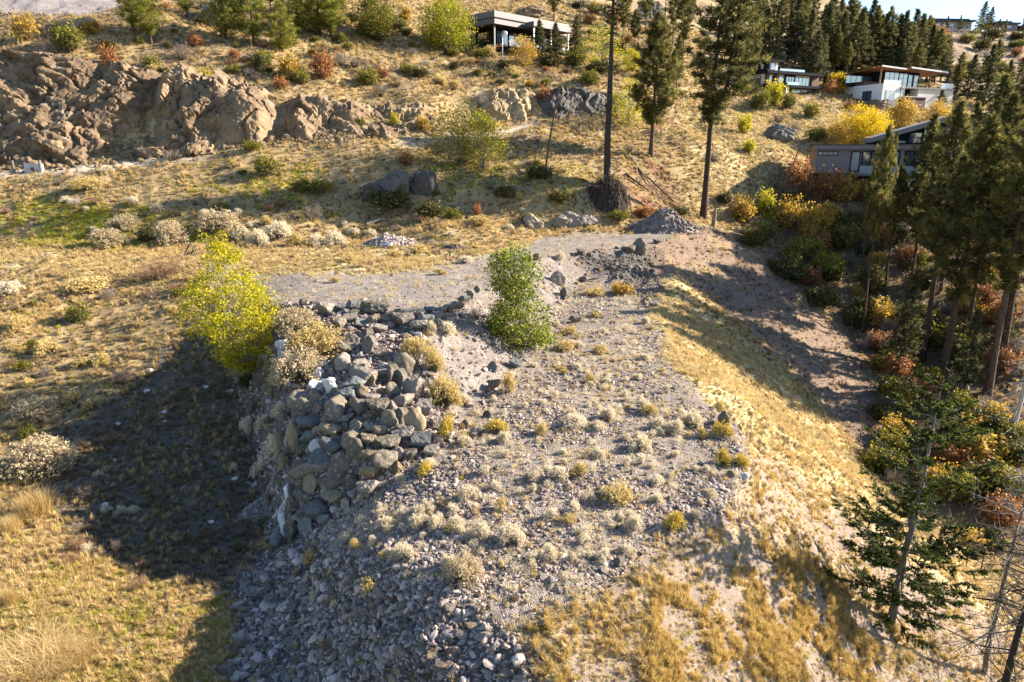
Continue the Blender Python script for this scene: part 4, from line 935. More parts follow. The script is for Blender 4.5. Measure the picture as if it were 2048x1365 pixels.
def pine(rg, H, cb=.4, R=3.0, nb=95, tr=.30, per=20, cr=.5, mat='pine', bark='bark_pine', prof='round', dens=1.6, wid=.085, dead=10, fork=None, sweep=0.0):
    """ponderosa-like pine: bare lower trunk, whorled limbs turned up at the ends, needle tufts along their outer half"""
    mt, mc = MB(), MB(); k = 9; z = np.linspace(-.02, 1, k)*H
    P = np.stack([np.cumsum(rg.normal(0, .012*H/k*2, k))+sweep*(z/H)**2*H, np.cumsum(rg.normal(0, .012*H/k*2, k)), z], -1); P[0, :2] = 0; P[1, :2] *= .4
    rr = tr*(1-.93*(z.clip(0)/H)**1.1); rr[0] *= 1.35
    trunks = [P]; mt.tube(P, rr, 9)
    if fork:
        z2 = np.linspace(fork, 1, 7)*H*.97; off = np.interp(z2/H, [fork, fork+.08, 1], [0, .045*H, .07*H]); x0 = np.interp(z2, P[:, 2], P[:, 0]); y0 = np.interp(z2, P[:, 2], P[:, 1])
        P2 = np.stack([x0+off, y0-off*.3, z2], -1); trunks.append(P2); mt.tube(P2, tr*.75*(1-.9*((z2/H-fork)/(1-fork))), 8)
    u = (np.arange(nb)+rg.uniform(0, 1, nb))/nb
    cen, dr, cs, ct = [], [], [], []
    for i in range(nb):
        x = u[i]; h = (cb+(1-cb)*x)*H
        if prof == 'round': pf = (np.clip(x/.25, .35, 1) if x < .25 else (1-((x-.25)/.78)**1.7))
        elif prof == 'cone': pf = (1-x)**.75*np.clip(x/.06, .5, 1)
        else: pf = .75*np.clip(x/.15, .5, 1)*(1-.75*x)+.1
        L = R*max(pf, .10)*rg.uniform(.55, 1.12); az = i*2.39996+rg.normal(0, .35)
        T = trunks[int(rg.integers(0, len(trunks)))] if fork and h > fork*H*1.05 else P
        p0 = np.array([np.interp(h, T[:, 2], T[:, 0]), np.interp(h, T[:, 2], T[:, 1]), h])
        el = (-.30+.95*x if prof != 'cone' else -.22+.7*x)+rg.normal(0, .12); d = np.array([np.cos(az)*np.cos(el), np.sin(az)*np.cos(el), np.sin(el)])
        up = np.array([0, 0, .16*L if prof != 'cone' else .06*L])
        Q = np.stack([p0, p0+d*L*.55-up*.25, p0+d*L+up]); mt.tube(Q, np.array([.17, .10, .03])*tr*(.5+.8*(1-x)), 4, cap=False)
        nc = max(2, int(L*dens+rg.uniform(0, 1.4)))
        s = rg.uniform(.30, 1.03, nc); sd = np.cross(d, [0, 0, 1]); sd /= np.linalg.norm(sd)+1e-6
        c = p0+d*(L*s)[:, None]+up*(s**2)[:, None]+sd*(rg.normal(0, .20, nc)*L*s*.8)[:, None]+np.array([0, 0, 1])*rg.normal(0, .10*cr, nc)[:, None]
        cen.append(c); dr.append(np.repeat(d[None], nc, 0)); cs.append(cr*rg.uniform(.65, 1.2, nc)*(.75+.25*min(1, L))); ct.append(np.clip(rg.normal(.46, .20, nc), 0, 1))
    nd = dead
    for i in range(nd):
        h = H*rg.uniform(.12, cb) if cb > .15 else H*.1; az = rg.uniform(0, 6.28); L = R*rg.uniform(.25, .7); d = np.array([np.cos(az), np.sin(az), rg.uniform(-.5, .1)])
        p0 = np.array([np.interp(h, P[:, 2], P[:, 0]), np.interp(h, P[:, 2], P[:, 1]), h]); mt.tube(np.stack([p0, p0+d*L*.6, p0+d*L+np.array([0, 0, -.1*L])]), np.array([.10, .06, .015])*tr, 4, cap=False)
    top = P[-1]; cen.append(np.stack([top-np.array([0, 0, .03*H*q]) for q in range(3)])); dr.append(np.array([[0, 0, 1.]]*3)); cs.append(np.full(3, cr*.6)); ct.append(np.full(3, .6))
    cen, dr, cs, ct = np.concatenate(cen), np.concatenate(dr), np.concatenate(cs), np.concatenate(ct)
    m = len(cen)*per; c = np.repeat(cen, per, 0); s = np.repeat(cs, per)
    dd = rdirs(rg, m)+np.repeat(dr, per, 0)*.55+np.array([0, 0, .35]); dd /= np.linalg.norm(dd, axis=1)[:, None]
    b = c+rg.normal(0, 1, (m, 3))*(s*.22)[:, None]; t = b+dd*(s*rg.uniform(.55, 1.05, m))[:, None]
    blades(mc, b, t, wid*rg.uniform(.7, 1.3, m), 0, np.clip(np.repeat(ct, per)+rg.normal(0, .14, m), 0, 1), rg)
    return mt.mesh('trunk', [M[bark]], True), mc.mesh('crown', [M[mat]])
def spruce_near(rg, H, R, nb=120, tr=.16, bare=(.0, .0), mat='fir', tw=.16):
    """close Douglas fir: limbs with side twigs, each twig feathered with short needles"""
    mt, mc = MB(), MB(); k = 10; z = np.linspace(-.02, 1, k)*H
    P = np.stack([np.cumsum(rg.normal(0, .02*H/k*2, k)), np.cumsum(rg.normal(0, .02*H/k*2, k)), z], -1); P[0, :2] = 0
    mt.tube(P, tr*(1-.93*z.clip(0)/H), 9)
    tb, td, tl = [], [], []
    for i in range(nb):
        x = rg.uniform(.06, .99); h = x*H; az = i*2.39996+rg.normal(0, .3)
        L = R*((1-x)**.48)*rg.uniform(.28, 1.15)+.18
        if bare[0] < x < bare[1]: L *= rg.uniform(.12, .55)
        p0 = np.array([np.interp(h, P[:, 2], P[:, 0]), np.interp(h, P[:, 2], P[:, 1]), h]); el = -.12+.55*x+rg.normal(0, .12)
        d = np.array([np.cos(az)*np.cos(el), np.sin(az)*np.cos(el), np.sin(el)]); s5 = np.linspace(0, 1, 5)
        Q = p0+d*(L*s5)[:, None]+np.array([0, 0, 1])*(-.20*L*np.sin(s5*2.6)+.16*L*s5**3)[:, None]
        mt.tube(Q, np.linspace(.16, .03, 5)*tr*(.6+.6*(1-x)), 4, cap=False)
        n = max(3, int(L/tw*2)); s = rg.uniform(.22, 1, n); sd = np.cross(d, [0, 0, 1]); sd /= np.linalg.norm(sd)
        pb = np.stack([np.interp(s, s5, Q[:, q]) for q in range(3)], -1)
        sg = rg.choice([-1, 1], n); w = sd*sg[:, None]*rg.uniform(.5, 1, n)[:, None]+d*rg.uniform(.5, 1.0, n)[:, None]+np.array([0, 0, 1])*rg.normal(.02, .22, n)[:, None]
        w /= np.linalg.norm(w, axis=1)[:, None]
        tb.append(pb); td.append(w); tl.append(rg.uniform(.25, .62, n)*np.clip(L*.45, .4, 1.15)*(1.1-.5*s))
        tb.append(Q[-1:]); td.append(d[None]); tl.append(np.array([.3]))
    tb, td, tl = np.concatenate(tb), np.concatenate(td), np.concatenate(tl)
    per = 30; m = len(tb)*per; s = rg.uniform(.05, 1.0, m); b = np.repeat(tb, per, 0)+np.repeat(td, per, 0)*(np.repeat(tl, per)*s)[:, None]
    dd = rdirs(rg, m)+np.repeat(td, per, 0)*.9+np.array([0, 0, .15]); dd /= np.linalg.norm(dd, axis=1)[:, None]
    ct = np.repeat(np.clip(rg.normal(.45, .16, len(tb)), 0, 1), per)+.2*(s-.5)
    blades(mc, b, b+dd*rg.uniform(.08, .15, m)[:, None], .05, 0, np.clip(ct+rg.normal(0, .08, m), 0, 1), rg)
    return mt.mesh('trunk', [M[bark_for(mat)]], True), mc.mesh('crown', [M[mat]])
def bark_for(m): return 'bark_grey' if m == 'fir' else 'bark_pine'
def snag(rg, H, tr=.2, nb=30, R=1.8, bark='bark_dark', lean=(0, 0), droop=-.2, twigs=3, bmin=.15):
    """dead tree: tapering stem with bare limbs and twigs"""
    mt, mb2 = MB(), MB(); k = 8; z = np.linspace(-.03, 1, k)*H
    P = np.stack([lean[0]*z/H+np.cumsum(rg.normal(0, .015*H/k*2, k)), lean[1]*z/H+np.cumsum(rg.normal(0, .015*H/k*2, k)), z], -1); P[0, :2] = 0
    mt.tube(P, tr*(1-.9*z.clip(0)/H), 8)
    for i in range(nb):
        x = rg.uniform(bmin, .97); h = x*H; az = rg.uniform(0, 6.28); L = R*(1-.7*x)*rg.uniform(.35, 1.1)
        p0 = np.array([np.interp(h, P[:, 2], P[:, 0]), np.interp(h, P[:, 2], P[:, 1]), h]); d = np.array([np.cos(az), np.sin(az), droop+rg.normal(0, .25)])
        q = np.stack([p0, p0+d*L*.5+rg.normal(0, .05*L, 3), p0+d*L+np.array([0, 0, rg.normal(-.1, .15)*L])]); mb2.tube(q, np.array([.16, .1, .03])*tr+.006, 4, cap=False)
        for j in range(twigs):
            s = rg.uniform(.3, 1); b = q[0]+(q[2]-q[0])*s; t = b+rdirs(rg, 1)[0]*L*.35; mb2.tube(np.stack([b, (b+t)/2+rg.normal(0, .03*L, 3), t]), np.array([.04, .03, .01])*tr+.004, 3, cap=False)
    return mt.mesh('trunk', [M[bark]], True), mb2.mesh('branches', [M[bark]], True)

def two_part(name, label, cat, loc, rz, meshes, pn=('trunk', 'crown'), group=None, sc=1.0):
    root = thing(name, label, cat, loc, rz, group); root.scale = (sc,)*3 if not hasattr(sc, '__len__') else sc
    for nm, me in zip(pn, meshes):
        if me is not None: link(nm, me, root)
    return root
def env_pts(*p):
    xs, ys = [q[0] for q in p], [q[1] for q in p]
    return lambda h: float(np.interp(h, xs, ys))
def at(px, py, Y=None):
    """ground point under a pixel, or the ground below that pixel's column at a given distance"""
    if Y is None:
        g = GND(px, py)
        if g is None: g = GND(px, py+25)
        return (g[0], g[1], HZ(g[0], g[1]))
    x, y, _ = PY(px, py, Y); return (x, y, HZ(x, y))

# ------------------------------------------------------------------ grass (countless)
rg = np.random.default_rng(77)
variants('straw_tuft', [tuft_mesh('tuft', M['straw'], rg, int(rg.integers(22, 36)), rg.uniform(.32, .5), rg.uniform(.2, .34)) for _ in range(6)])
variants('pale_tuft', [tuft_mesh('tuft', M['straw_pale'], rg, int(rg.integers(20, 30)), rg.uniform(.28, .42), rg.uniform(.18, .32)) for _ in range(5)])
variants('ochre_tuft', [tuft_mesh('tuft', M['straw_orange'], rg, int(rg.integers(34, 50)), rg.uniform(.42, .6), rg.uniform(.2, .3), .02) for _ in range(5)])
variants('green_tuft', [tuft_mesh('tuft', M['grass_green'], rg, int(rg.integers(24, 36)), rg.uniform(.2, .34), rg.uniform(.2, .34), .026) for _ in range(5)])
variants('brown_tuft', [tuft_mesh('tuft', M['grass_brown'], rg, int(rg.integers(22, 34)), rg.uniform(.3, .5), rg.uniform(.22, .36)) for _ in range(5)])
open_ground = np.clip(1-Zn['pad']*.97-Zn['terr']*.96-Zn['front']*.97-Zn['bank']*.96-Zn['outer']*.9-Zn['pile']-Zn['lot']-np.clip(Zn['road']*1.5+Zn['road2']*1.5, 0, 1)-Zn['near']*.8-Zn['bright']*.3-Zn['forest']*.75-Zn['low']*.8, 0, 1)
lodg = inview*cell_area/np.maximum(YY, 18)**1.25*(YY < 200)*(XX/np.maximum(YY,1) < .9)
patch = np.clip(.55+1.1*n1+.7*n2, .05, 1.3)
sz = lambda P: np.clip(.75+np.maximum(P[:, 1]-30, 0)*.006, .75, 1.5)
P = sample(lodg*open_ground*patch*(1-.6*gm), 75000, rg); scatter('dry_grass', 'dry straw-coloured grass on the meadow and hillside', 'straw_tuft', P, sz(P)*rg.uniform(.55, 1.35, len(P)), rg, .2)
P = sample(lodg*open_ground*np.clip(.5-1.0*n1+.9*n2+.35*hill, .0, 1.5)*(1-Zn['lawn'])+lodg*.25*Zn['outer']+lodg*.2*Zn['forest'], 48000, rg); scatter('dry_grass', 'brown dry weeds between the straw grass', 'brown_tuft', P, sz(P)*rg.uniform(.5, 1.2, len(P)), rg, .2)
P = sample(lodg*np.clip(gm*1.2+Zn['lawn']*smooth01(n2+.4*n1, -.1, .3)*.9+open_ground*.10*smooth01(-n2, .1, .4), 0, 2), 16000, rg); scatter('green_grass', 'yellow-green grass patches on the meadow', 'green_tuft', P, sz(P)*rg.uniform(.5, 1.15, len(P)), rg, .2)
P = sample(lodg*np.clip(Zn['strip']*1.0*smooth01(n2+.5*n1, -.4, .3)+Zn['bright']*1.6*smooth01(n2, -.5, .1)+Zn['golden']*1.2+Zn['near']*.9*smooth01(n2+.3*n3, -.3, .2)+Zn['terr']*.03+Zn['pad']*.10*smooth01(n2, .1, .4)+Zn['outer']*.25*smooth01(n1, .1, .4), 0, 3), 32000, rg)
scatter('dry_grass', 'pale straw grass on the sunny slope and along the pad', 'pale_tuft', P, np.where(P[:, 1] < 40, .6, 1)*sz(P)*rg.uniform(.45, 1.1, len(P)), rg, .2)
P = sample(lodg*np.clip(Zn['ochre']*1.5*smooth01(n2+.5*n3, -.25, .15)+Zn['near']*.28*smooth01(n2, .05, .3)+Zn['bright']*.08*smooth01(n2, .1, .3), 0, 3), 2600, rg)
scatter('dry_grass', 'ochre bunch grass on the near slope', 'ochre_tuft', P, rg.uniform(.35, .95, len(P)), rg, .25)
P = sample(lodg*(Zn['low']*(.4+.6*smooth01(n2, -.2, .3))+Zn['front']*.06), 3800, rg)
scatter('dry_grass', 'sparse dead weeds in the shaded hollow', 'brown_tuft', P, rg.uniform(.35, .95, len(P)), rg, .3)
P = sample(lodg*(Zn['lawn']*(.5+.6*smooth01(n3, -.2, .3))), 5000, rg)
scatter('dry_grass', 'short dry grass at the lower left corner', 'straw_tuft', P, rg.uniform(.25, .65, len(P)), rg, .3)

P = sample(lodg*(Zn['near']*1.0+Zn['terr']*.5+Zn['lawn']*.5+Zn['pad']*.15+Zn['outer']*.25+Zn['bright']*.5), 16000, rg)
scatter('straw_litter', 'flattened dead straw lying on the gravel and the slopes', 'pale_tuft', P, rg.uniform(.2, .55, len(P)), rg, 1.1)
# ------------------------------------------------------------------ rock faces
def facet(x, y, seed, cell, amp):
    """blocky relief: the highest of several tilted planes, one per cell"""
    best = np.full(x.shape, -9.0); gx, gy = np.floor(x/cell), np.floor(y/cell)
    for dx in (-1, 0, 1):
        for dy in (-1, 0, 1):
            cx, cy = gx+dx, gy+dy; z0 = cx*0
            px = (cx+hash3(cx, cy, z0, seed))*cell; py = (cy+hash3(cx, cy, z0+1, seed))*cell
            o = hash3(cx, cy, z0+2, seed); a = hash3(cx, cy, z0+3, seed)-.5; b = hash3(cx, cy, z0+4, seed)-.5
            u, v = (x-px)/cell, (y-py)/cell
            h = o*.8+a*u*1.5+b*v*1.5-.9*np.maximum(np.abs(u+.3*v), np.abs(v))
            best = np.maximum(best, h)
    return best*amp
def cliff(name, label, basep, topp, mat, amp=1.6, cell=4.5, seed=1, step=.25, back=2.5, kind='structure'):
    B, T = np.array([PY(*p) for p in basep]), np.array([PY(*p) for p in topp]); B[:, 2] -= 3.2; B[:, 1] -= 1.2
    L = np.concatenate([[0], np.cumsum(np.linalg.norm(np.diff(B, axis=0), axis=1))]); nu = int(L[-1]/step)+2
    s = np.linspace(0, L[-1], nu); Bi = np.stack([np.interp(s, L, B[:, k]) for k in range(3)], -1); LT = np.concatenate([[0], np.cumsum(np.linalg.norm(np.diff(T, axis=0), axis=1))]); Ti = np.stack([np.interp(s/L[-1], LT/LT[-1], T[:, k]) for k in range(3)], -1)
    Hh = np.linalg.norm(Ti-Bi, axis=1).max(); nv = int(Hh/step)+3; v = np.linspace(0, 1, nv)
    P = Bi[:, None, :]*(1-v)[None, :, None]+Ti[:, None, :]*v[None, :, None]
    dirv = (Ti-Bi); dirv /= np.linalg.norm(dirv, axis=1)[:, None]; tng = np.gradient(Bi, axis=0); tng /= np.linalg.norm(tng, axis=1)[:, None]
    nrm = np.cross(tng, dirv); nrm /= np.linalg.norm(nrm, axis=1)[:, None]; nrm = np.where(nrm[:, 1:2] > 0, -nrm, nrm)
    S, VV = np.meshgrid(s, v, indexing='ij'); HH = VV*np.linalg.norm(Ti-Bi, axis=1)[:, None]
    q = (S*.80-HH*.60)*.62+1.2*fbm(S*.2, HH*.2, octv=2, seed=seed); w = (S*.60+HH*.80)*1.05+1.0*fbm(S*.2+9, HH*.2, octv=2, seed=seed+1)
    d = facet(q, w*.7, seed, cell, amp)+facet(q*1.05, w*.75, seed+5, cell*.4, amp*.50)+facet(q, w*.8, seed+9, cell*.17, amp*.20)+.10*fbm(S*2, HH*2, octv=3, seed=seed)
    d -= amp*.42*np.exp(-(fbm(q*.30, w*.16, octv=3, seed=seed+31)/.045)**2)+amp*.26*np.exp(-(fbm(q*.8, w*.45, octv=3, seed=seed+33)/.07)**2)
    d += .16*fbm(S*3.4, HH*2.6, octv=2, seed=seed+7)
    d += amp*.9*fbm(S*.14, HH*.14, octv=3, seed=seed+3)
    edge = np.minimum(1, (1-VV)/.08); eu = np.minimum(1, np.minimum(S, L[-1]-S)/3.0)
    d = d*edge*eu-(1-edge*eu)*1.1+amp*.38
    P = P+nrm[:, None, :]*d[..., None]
    Vv = P.reshape(-1, 3); i = np.arange(nu-1)[:, None]*nv; j = np.arange(nv-1)[None, :]
    Fq = np.stack([i+j, i+nv+j, i+nv+j+1, i+j+1], -1).reshape(-1, 4)
    mb = MB(); mb.add(Vv, Fq); o = link(name, mb.mesh(name, [M[mat]], False), kind=kind); o['label'] = label; return o
cliff('cliff', 'tall tan rock face above the road at the left', [(-300,345,91.5),(0,334,92.5),(130,328,92.5),(230,320,94.5),(345,300,96.8)], [(-300,100,105),(0,95,105),(100,105,105),(200,118,107),(345,142,107.5)], 'cliff', 1.9, 5.5, 4)
cliff('cliff', 'brown rock face right of the tall tan one with a dark hollow', [(296,306,95.6),(330,302,96),(440,290,97.5),(575,276,99.5)], [(296,136,107),(330,140,107),(420,160,107.2),(500,172,107.2),(575,196,106.5)], 'cliff', 1.9, 4.5, 9)
cliff('cliff', 'low grey-brown rock cut in the middle', [(560,277,99.2),(640,275,100),(700,271,100.8),(790,266,103),(870,260,107)], [(560,192,106.5),(640,205,107.5),(700,210,109),(790,216,110.5),(870,205,113)], 'cliff', 1.6, 3.6, 14)
cliff('cliff', 'pale jagged rock face right of the olive thicket', [(945,250,116),(1000,246,117.5),(1080,243,119.5)], [(945,182,120.5),(1000,180,121.8),(1080,180,124)], 'cliff_tan', 1.2, 3.0, 22)
cliff('cliff', 'dark grey rock face behind the leaning dead trunk', [(1070,243,119),(1150,236,121.5),(1280,236,124.5)], [(1070,182,123),(1150,177,126),(1280,192,129)], 'cliff_dark', 1.3, 3.4, 25)
def outcrop(px, py, w, h, mat, label, seed, depth=.7, Y=None, sink=.3):
    g = at(px, py+h*.5, Y); m = mpp(g[1], py); P, Fc = rock_verts(seed, 3, 8, .03, (1, 1, 1), .3)
    mb = MB(); mb.add(P*np.array([w*m*.56, w*m*.56*depth, h*m*.68]), Fc)
    o = link('rock_outcrop', mb.mesh('rock_outcrop', [M[mat]], False)); o.location = (g[0], g[1]+w*m*.3*depth, HZ(g[0], g[1])+h*m*.38); o.rotation_euler = (.1, -.1, RG.uniform(-.4, .4))
    return tag(o, label, 'rock outcrop')
outcrop(790, 372, 90, 66, 'cliff_dark', 'dark shaded rock outcrop above the bramble thicket', 61, .8)
outcrop(848, 370, 50, 60, 'cliff_dark', 'dark narrow rock right of the shaded outcrop', 62, .8)
outcrop(752, 385, 50, 40, 'cliff_dark', 'lower left shoulder of the dark outcrop', 63, .8)
outcrop(1068, 440, 46, 36, 'rock_grey', 'low grey rock face at the back of the pad, left one', 64, .6)
outcrop(1130, 440, 74, 36, 'rock_grey', 'wide low grey rock face at the back of the pad', 65, .5)
outcrop(1175, 443, 40, 26, 'rock_grey', 'small grey rock right of the wide low face', 66, .6)
outcrop(430, 20, 60, 34, 'rock_grey', 'grey rock among the upper left grove', 67, .7)
outcrop(145, 45, 90, 30, 'cliff', 'weathered rock hump below the gravel lot', 68, .6)
outcrop(1745, 212, 70, 22, 'cliff', 'rock hump before the white house wall', 69, .6)
outcrop(1560, 265, 60, 36, 'cliff_dark', 'grey rock on the golden slope below the bushes', 70, .6)
outcrop(500, 118, 40, 20, 'rock_grey', 'broken grey rock on the slope above the cut', 71, .7)
outcrop(1060, 25, 90, 26, 'cliff', 'rock ledges on the hill above the grey house', 72, .5)
outcrop(1300, 20, 70, 40, 'cliff_dark', 'dark ledges high on the hill', 73, .5)
outcrop(100, 300, 60, 40, 'cliff_tan', 'tan block at the foot of the tall cliff', 74, .6)
outcrop(300, 302, 70, 26, 'cliff', 'rounded rock at the right foot of the tall cliff', 75, .6)
outcrop(775, 262, 40, 34, 'cliff', 'block at the foot of the low rock cut', 76, .6)

# ------------------------------------------------------------------ buildings
class House:
    def __init__(s, name, label, O, yaw, cat='house'):
        s.root = thing(name, label, cat, O, rad(yaw)); s.R = s.root
    def part(s, name, boxes, mat, label=None, parent=None):
        mb = MB()
        for b in boxes: mb.box(*b)
        o = link(name, mb.mesh(name, [M[mat]]), parent or s.root)
        if label: o['label'] = label
        return o
    def poly(s, name, V, Fc, mat, parent=None):
        mb = MB(); 
        for f in Fc: mb.f.append(np.array([f])); mb.m.append(np.array([0], np.int32)); mb.t.append(np.array([.5], np.float32))
        mb.v.append(np.array(V, float)); mb.n = len(V)
        return link(name, mb.mesh(name, [M[mat]]), parent or s.root)
    def window(s, side, a0, a1, z0, z1, d, n=1, glass='glass', frame='trim_black', fw=.09, rows=1):
        """side 'f': on the plane y=d facing -y; side 'l': on the plane x=d facing -x. frame stands proud, pane set in"""
        def bx(u0, u1, w0, w1, p, q): return (u0, u1, d-p, d+q, w0, w1) if side == 'f' else (d-p, d+q, u0, u1, w0, w1)
        bs = [bx(a0, a1, z0, z0+fw, .06, .05), bx(a0, a1, z1-fw, z1, .06, .05), bx(a0, a0+fw, z0+fw, z1-fw, .06, .05), bx(a1-fw, a1, z0+fw, z1-fw, .06, .05)]
        for k in range(1, n): c = a0+(a1-a0)*k/n; bs.append(bx(c-fw*.5, c+fw*.5, z0+fw, z1-fw, .055, .05))
        for k in range(1, rows): c = z0+(z1-z0)*k/rows; bs.append(bx(a0+fw, a1-fw, c-fw*.4, c+fw*.4, .05, .05))
        w = s.part('window', bs, frame); w0 = s
        s.part('pane', [bx(a0+fw*.5, a1-fw*.5, z0+fw*.5, z1-fw*.5, .02, .03)], glass, parent=w); return w
def slab(h, name, x0, x1, y0, y1, z0, z1, mat, parent=None): return h.part(name, [(x0, x1, y0, y1, z0, z1)], mat, parent=parent)

# grey flat-roofed house, top centre: its nearest corner points at the viewer
X, Y, z = PY(989, 47, 143); gz = 18.0
A = House('modern_house', 'long flat-roofed grey house with deep overhanging roof at top centre', (X, Y, z), 45); A.root.scale = (1.09,)*3
slab(A, 'roof', -.25, 19.9, -.25, 8.4, 1.02, 2.05, 'fascia_grey'); slab(A, 'roof_fascia', 0, 19.5, 0, 8.1, 0, 1.0, 'fascia_grey')
slab(A, 'soffit', .15, 19.3, .15, 7.9, -.07, -.003, 'wall_brown')
slab(A, 'lower_roof', 7.4, 17.9, -2.6, -.27, .1, .95, 'fascia_grey'); slab(A, 'lower_soffit', 7.5, 17.8, -2.5, -.3, .02, .095, 'wall_brown')
zb = gz-z-2.5
slab(A, 'wall', 2.4, 18.6, 2.6, 7.6, zb, -.08, 'trim_black'); slab(A, 'plinth', 1.6, 18.9, -1.6, 2.5, zb-1, -3.6, 'trim_black')
A.part('post', [(.5, .8, .6, .9, zb, -.08)], 'fascia_grey'); A.part('post', [(7.7, 7.95, -2.3, -2.05, zb, .01)], 'steel'); A.part('post', [(17.3, 17.55, -2.3, -2.05, zb, .01)], 'steel'); A.part('post', [(12.4, 12.65, -2.3, -2.05, zb, .01)], 'steel')
for k in range(5): A.window('f', 3.0+k*3.1, 5.9+k*3.1, -3.5, -.5, 2.58, 2, 'glass')
A.window('l', 3.4, 7.0, -3.2, -.6, 2.38, 2, 'glass')
for (a, b) in ((2.2, 7.2), (8.2, 12.2), (12.8, 17.2)): A.part('glass_balustrade', [(a, b, -1.5, -1.45, -3.58, -2.5)], 'glass_rail')

# dark house with black bands, left of the pair on the hill
X, Y, z = PY(1533, 143, 166)
B = House('dark_house', 'dark three-storey house with black roof bands and wooden panels on the hill', (X, Y, z), 27); B.root.scale = (1, 1, .8)
# z=0: underside of the band between ground and middle... here: floor of the upper storey
slab(B, 'roof_band', -.6, 17.4, -1.0, 9, -.55, .25, 'trim_black'); slab(B, 'floor_band', -.6, 17.9, -1.2, 9, -4.1, -3.4, 'trim_black')
slab(B, 'upper_roof', -.7, 4.4, -.8, 6.5, 2.55, 3.15, 'trim_black')
slab(B, 'upper_wall', 0, 3.4, 0, 6, .253, 2.547, 'wall_white'); B.part('corner_panel', [(-.06, .75, -.08, 6.1, .26, 2.54)], 'trim_black')
slab(B, 'roof_screen', 3.6, 12.5, 5.2, 5.6, .26, 1.9, 'trim_black'); B.part('glass_balustrade', [(3.6, 11.6, -.6, -.55, .255, .95)], 'glass_rail')
slab(B, 'middle_wall', 0, 16.6, .4, 8.6, -3.397, -.553, 'wall_pale')
for (a, b) in ((-.05, 1.0), (2.7, 3.9), (14.9, 17.2)): B.part('wood_panel', [(a, b, -.15, .35, -3.39, -.56)], 'wall_brown')
slab(B, 'recess_wall', 6.2, 9.6, .1, .38, -3.39, -.56, 'trim_black')
slab(B, 'ground_wall', 3.2, 16.4, 1.0, 8, -6.9, -4.103, 'wall_pale'); slab(B, 'painted_ground_shade', 3.3, 9.4, .8, .98, -6.8, -4.2, 'trim_black')
B.window('f', 1.2, 2.6, -3.2, -1.1, .36, 1, 'glass_pale'); B.window('f', 4.0, 5.9, -3.2, -1.1, .36, 1, 'glass_pale'); B.window('f', 9.7, 14.7, -3.3, -1.0, .36, 4, 'glass_pale')
B.window('f', 6.4, 9.2, -3.3, -1.0, .06, 3, 'glass'); B.window('f', 1.0, 2.6, .5, 2.3, -.03, 1, 'glass_pale')
B.window('f', 4.0, 8.8, -6.7, -4.6, .76, 4, 'glass'); B.window('f', 9.6, 12.6, -6.7, -4.5, .96, 2, 'glass'); B.window('f', 13.0, 16.0, -6.7, -4.5, .96, 2, 'glass')
for k in range(3): B.window('l', .8+k*1.7, 1.8+k*1.7, .7, 2.1, -.08, 1, 'glass')
B.window('l', 1.5, 3.4, -3.3, -.9, -.06, 1, 'glass'); B.part('glass_balustrade', [(5.9, 9.6, -1.1, -1.05, -3.39, -2.6)], 'glass_rail')
mb = MB(); mb.tube([[3.9, -2.6, -6.6], [3.9, -2.6, -5.2], [3.9, -2.6, -4.9]], [.32, .26, .1], 8); mb.tube([[3.9, -2.6, -4.9], [3.9, -2.6, -4.35]], [.22, .12], 8)
st = link('statue', mb.mesh('statue', [M['wall_white']], True)); st.location = B.root.location; st.rotation_euler = B.root.rotation_euler; st.scale = B.root.scale; tag(st, 'pale garden statue on the terrace before the dark house', 'statue')
rw = House('retaining_wall', 'pale concrete retaining wall below the dark house', (X, Y, z), 27, 'wall'); rw.root.scale = (1, 1, .8)
slab(rw, 'wall_face', .8, 18.2, -3.4, -3.0, -11.0, -6.85, 'concrete'); slab(rw, 'wall_end', 18.2, 25, -2.6, -2.2, -11, -6.7, 'concrete'); slab(rw, 'lower_step', 1.2, 16.2, -3.9, -3.42, -11.2, -8.2, 'concrete')
slab(rw, 'terrace_slab', .8, 18.2, -2.99, .7, -7.4, -6.95, 'concrete')
for k in range(14): rw.part('railing_post', [(5.0+k*1.5, 5.06+k*1.5, -3.2, -3.14, -6.85, -5.9)], 'trim_black')

# white house with winged cedar roof
X, Y, z = PY(1767, 167, 170)
Cc = House('white_house', 'white rendered house with tall glass hall and winged cedar roof', (X, Y, z), 21.4); Cc.root.scale = (1, 1, .74)
slab(Cc, 'wall', 0, 5.6, 0, 15, -10.5, 0, 'wall_white')
slab(Cc, 'terrace_wall', .3, 5.4, 6, 14.8, .003, 1.3, 'wall_brown'); slab(Cc, 'parapet', -.1, 5.7, -.1, 15.1, .004, .14, 'wall_white') if False else None
slab(Cc, 'right_wing', 11.6, 23.5, 0, 9, -7.5, -1.2, 'wall_pale'); slab(Cc, 'wing_parapet', 5.7, 23.7, -.3, 9.1, -1.197, -.75, 'fascia_lav')
slab(Cc, 'porch_wall', 5.65, 11.55, 2.2, 8.8, -4.0, -1.2, 'trim_black'); slab(Cc, 'red_wall', 6.0, 12.6, -1.5, 2.1, -12, -4.05, 'wall_brown'); slab(Cc, 'porch_floor', 5.7, 13.4, -1.7, 2.15, -4.04, -3.75, 'concrete')
slab(Cc, 'hall', .8, 17.6, 5.2, 14.5, .01, 4.9, 'trim_black') if False else slab(Cc, 'hall', 5.75, 17.6, 5.2, 14.5, -.745, 4.6, 'trim_black')
Cc.window('f', 5.9, 10.6, -.7, 4.4, 5.18, 3, 'glass_pale', rows=3); Cc.window('f', 10.7, 13.6, -.7, 4.3, 5.18, 2, 'glass_pale', rows=3); Cc.window('f', 13.8, 17.4, -.7, 4.0, 5.18, 2, 'glass', rows=2)
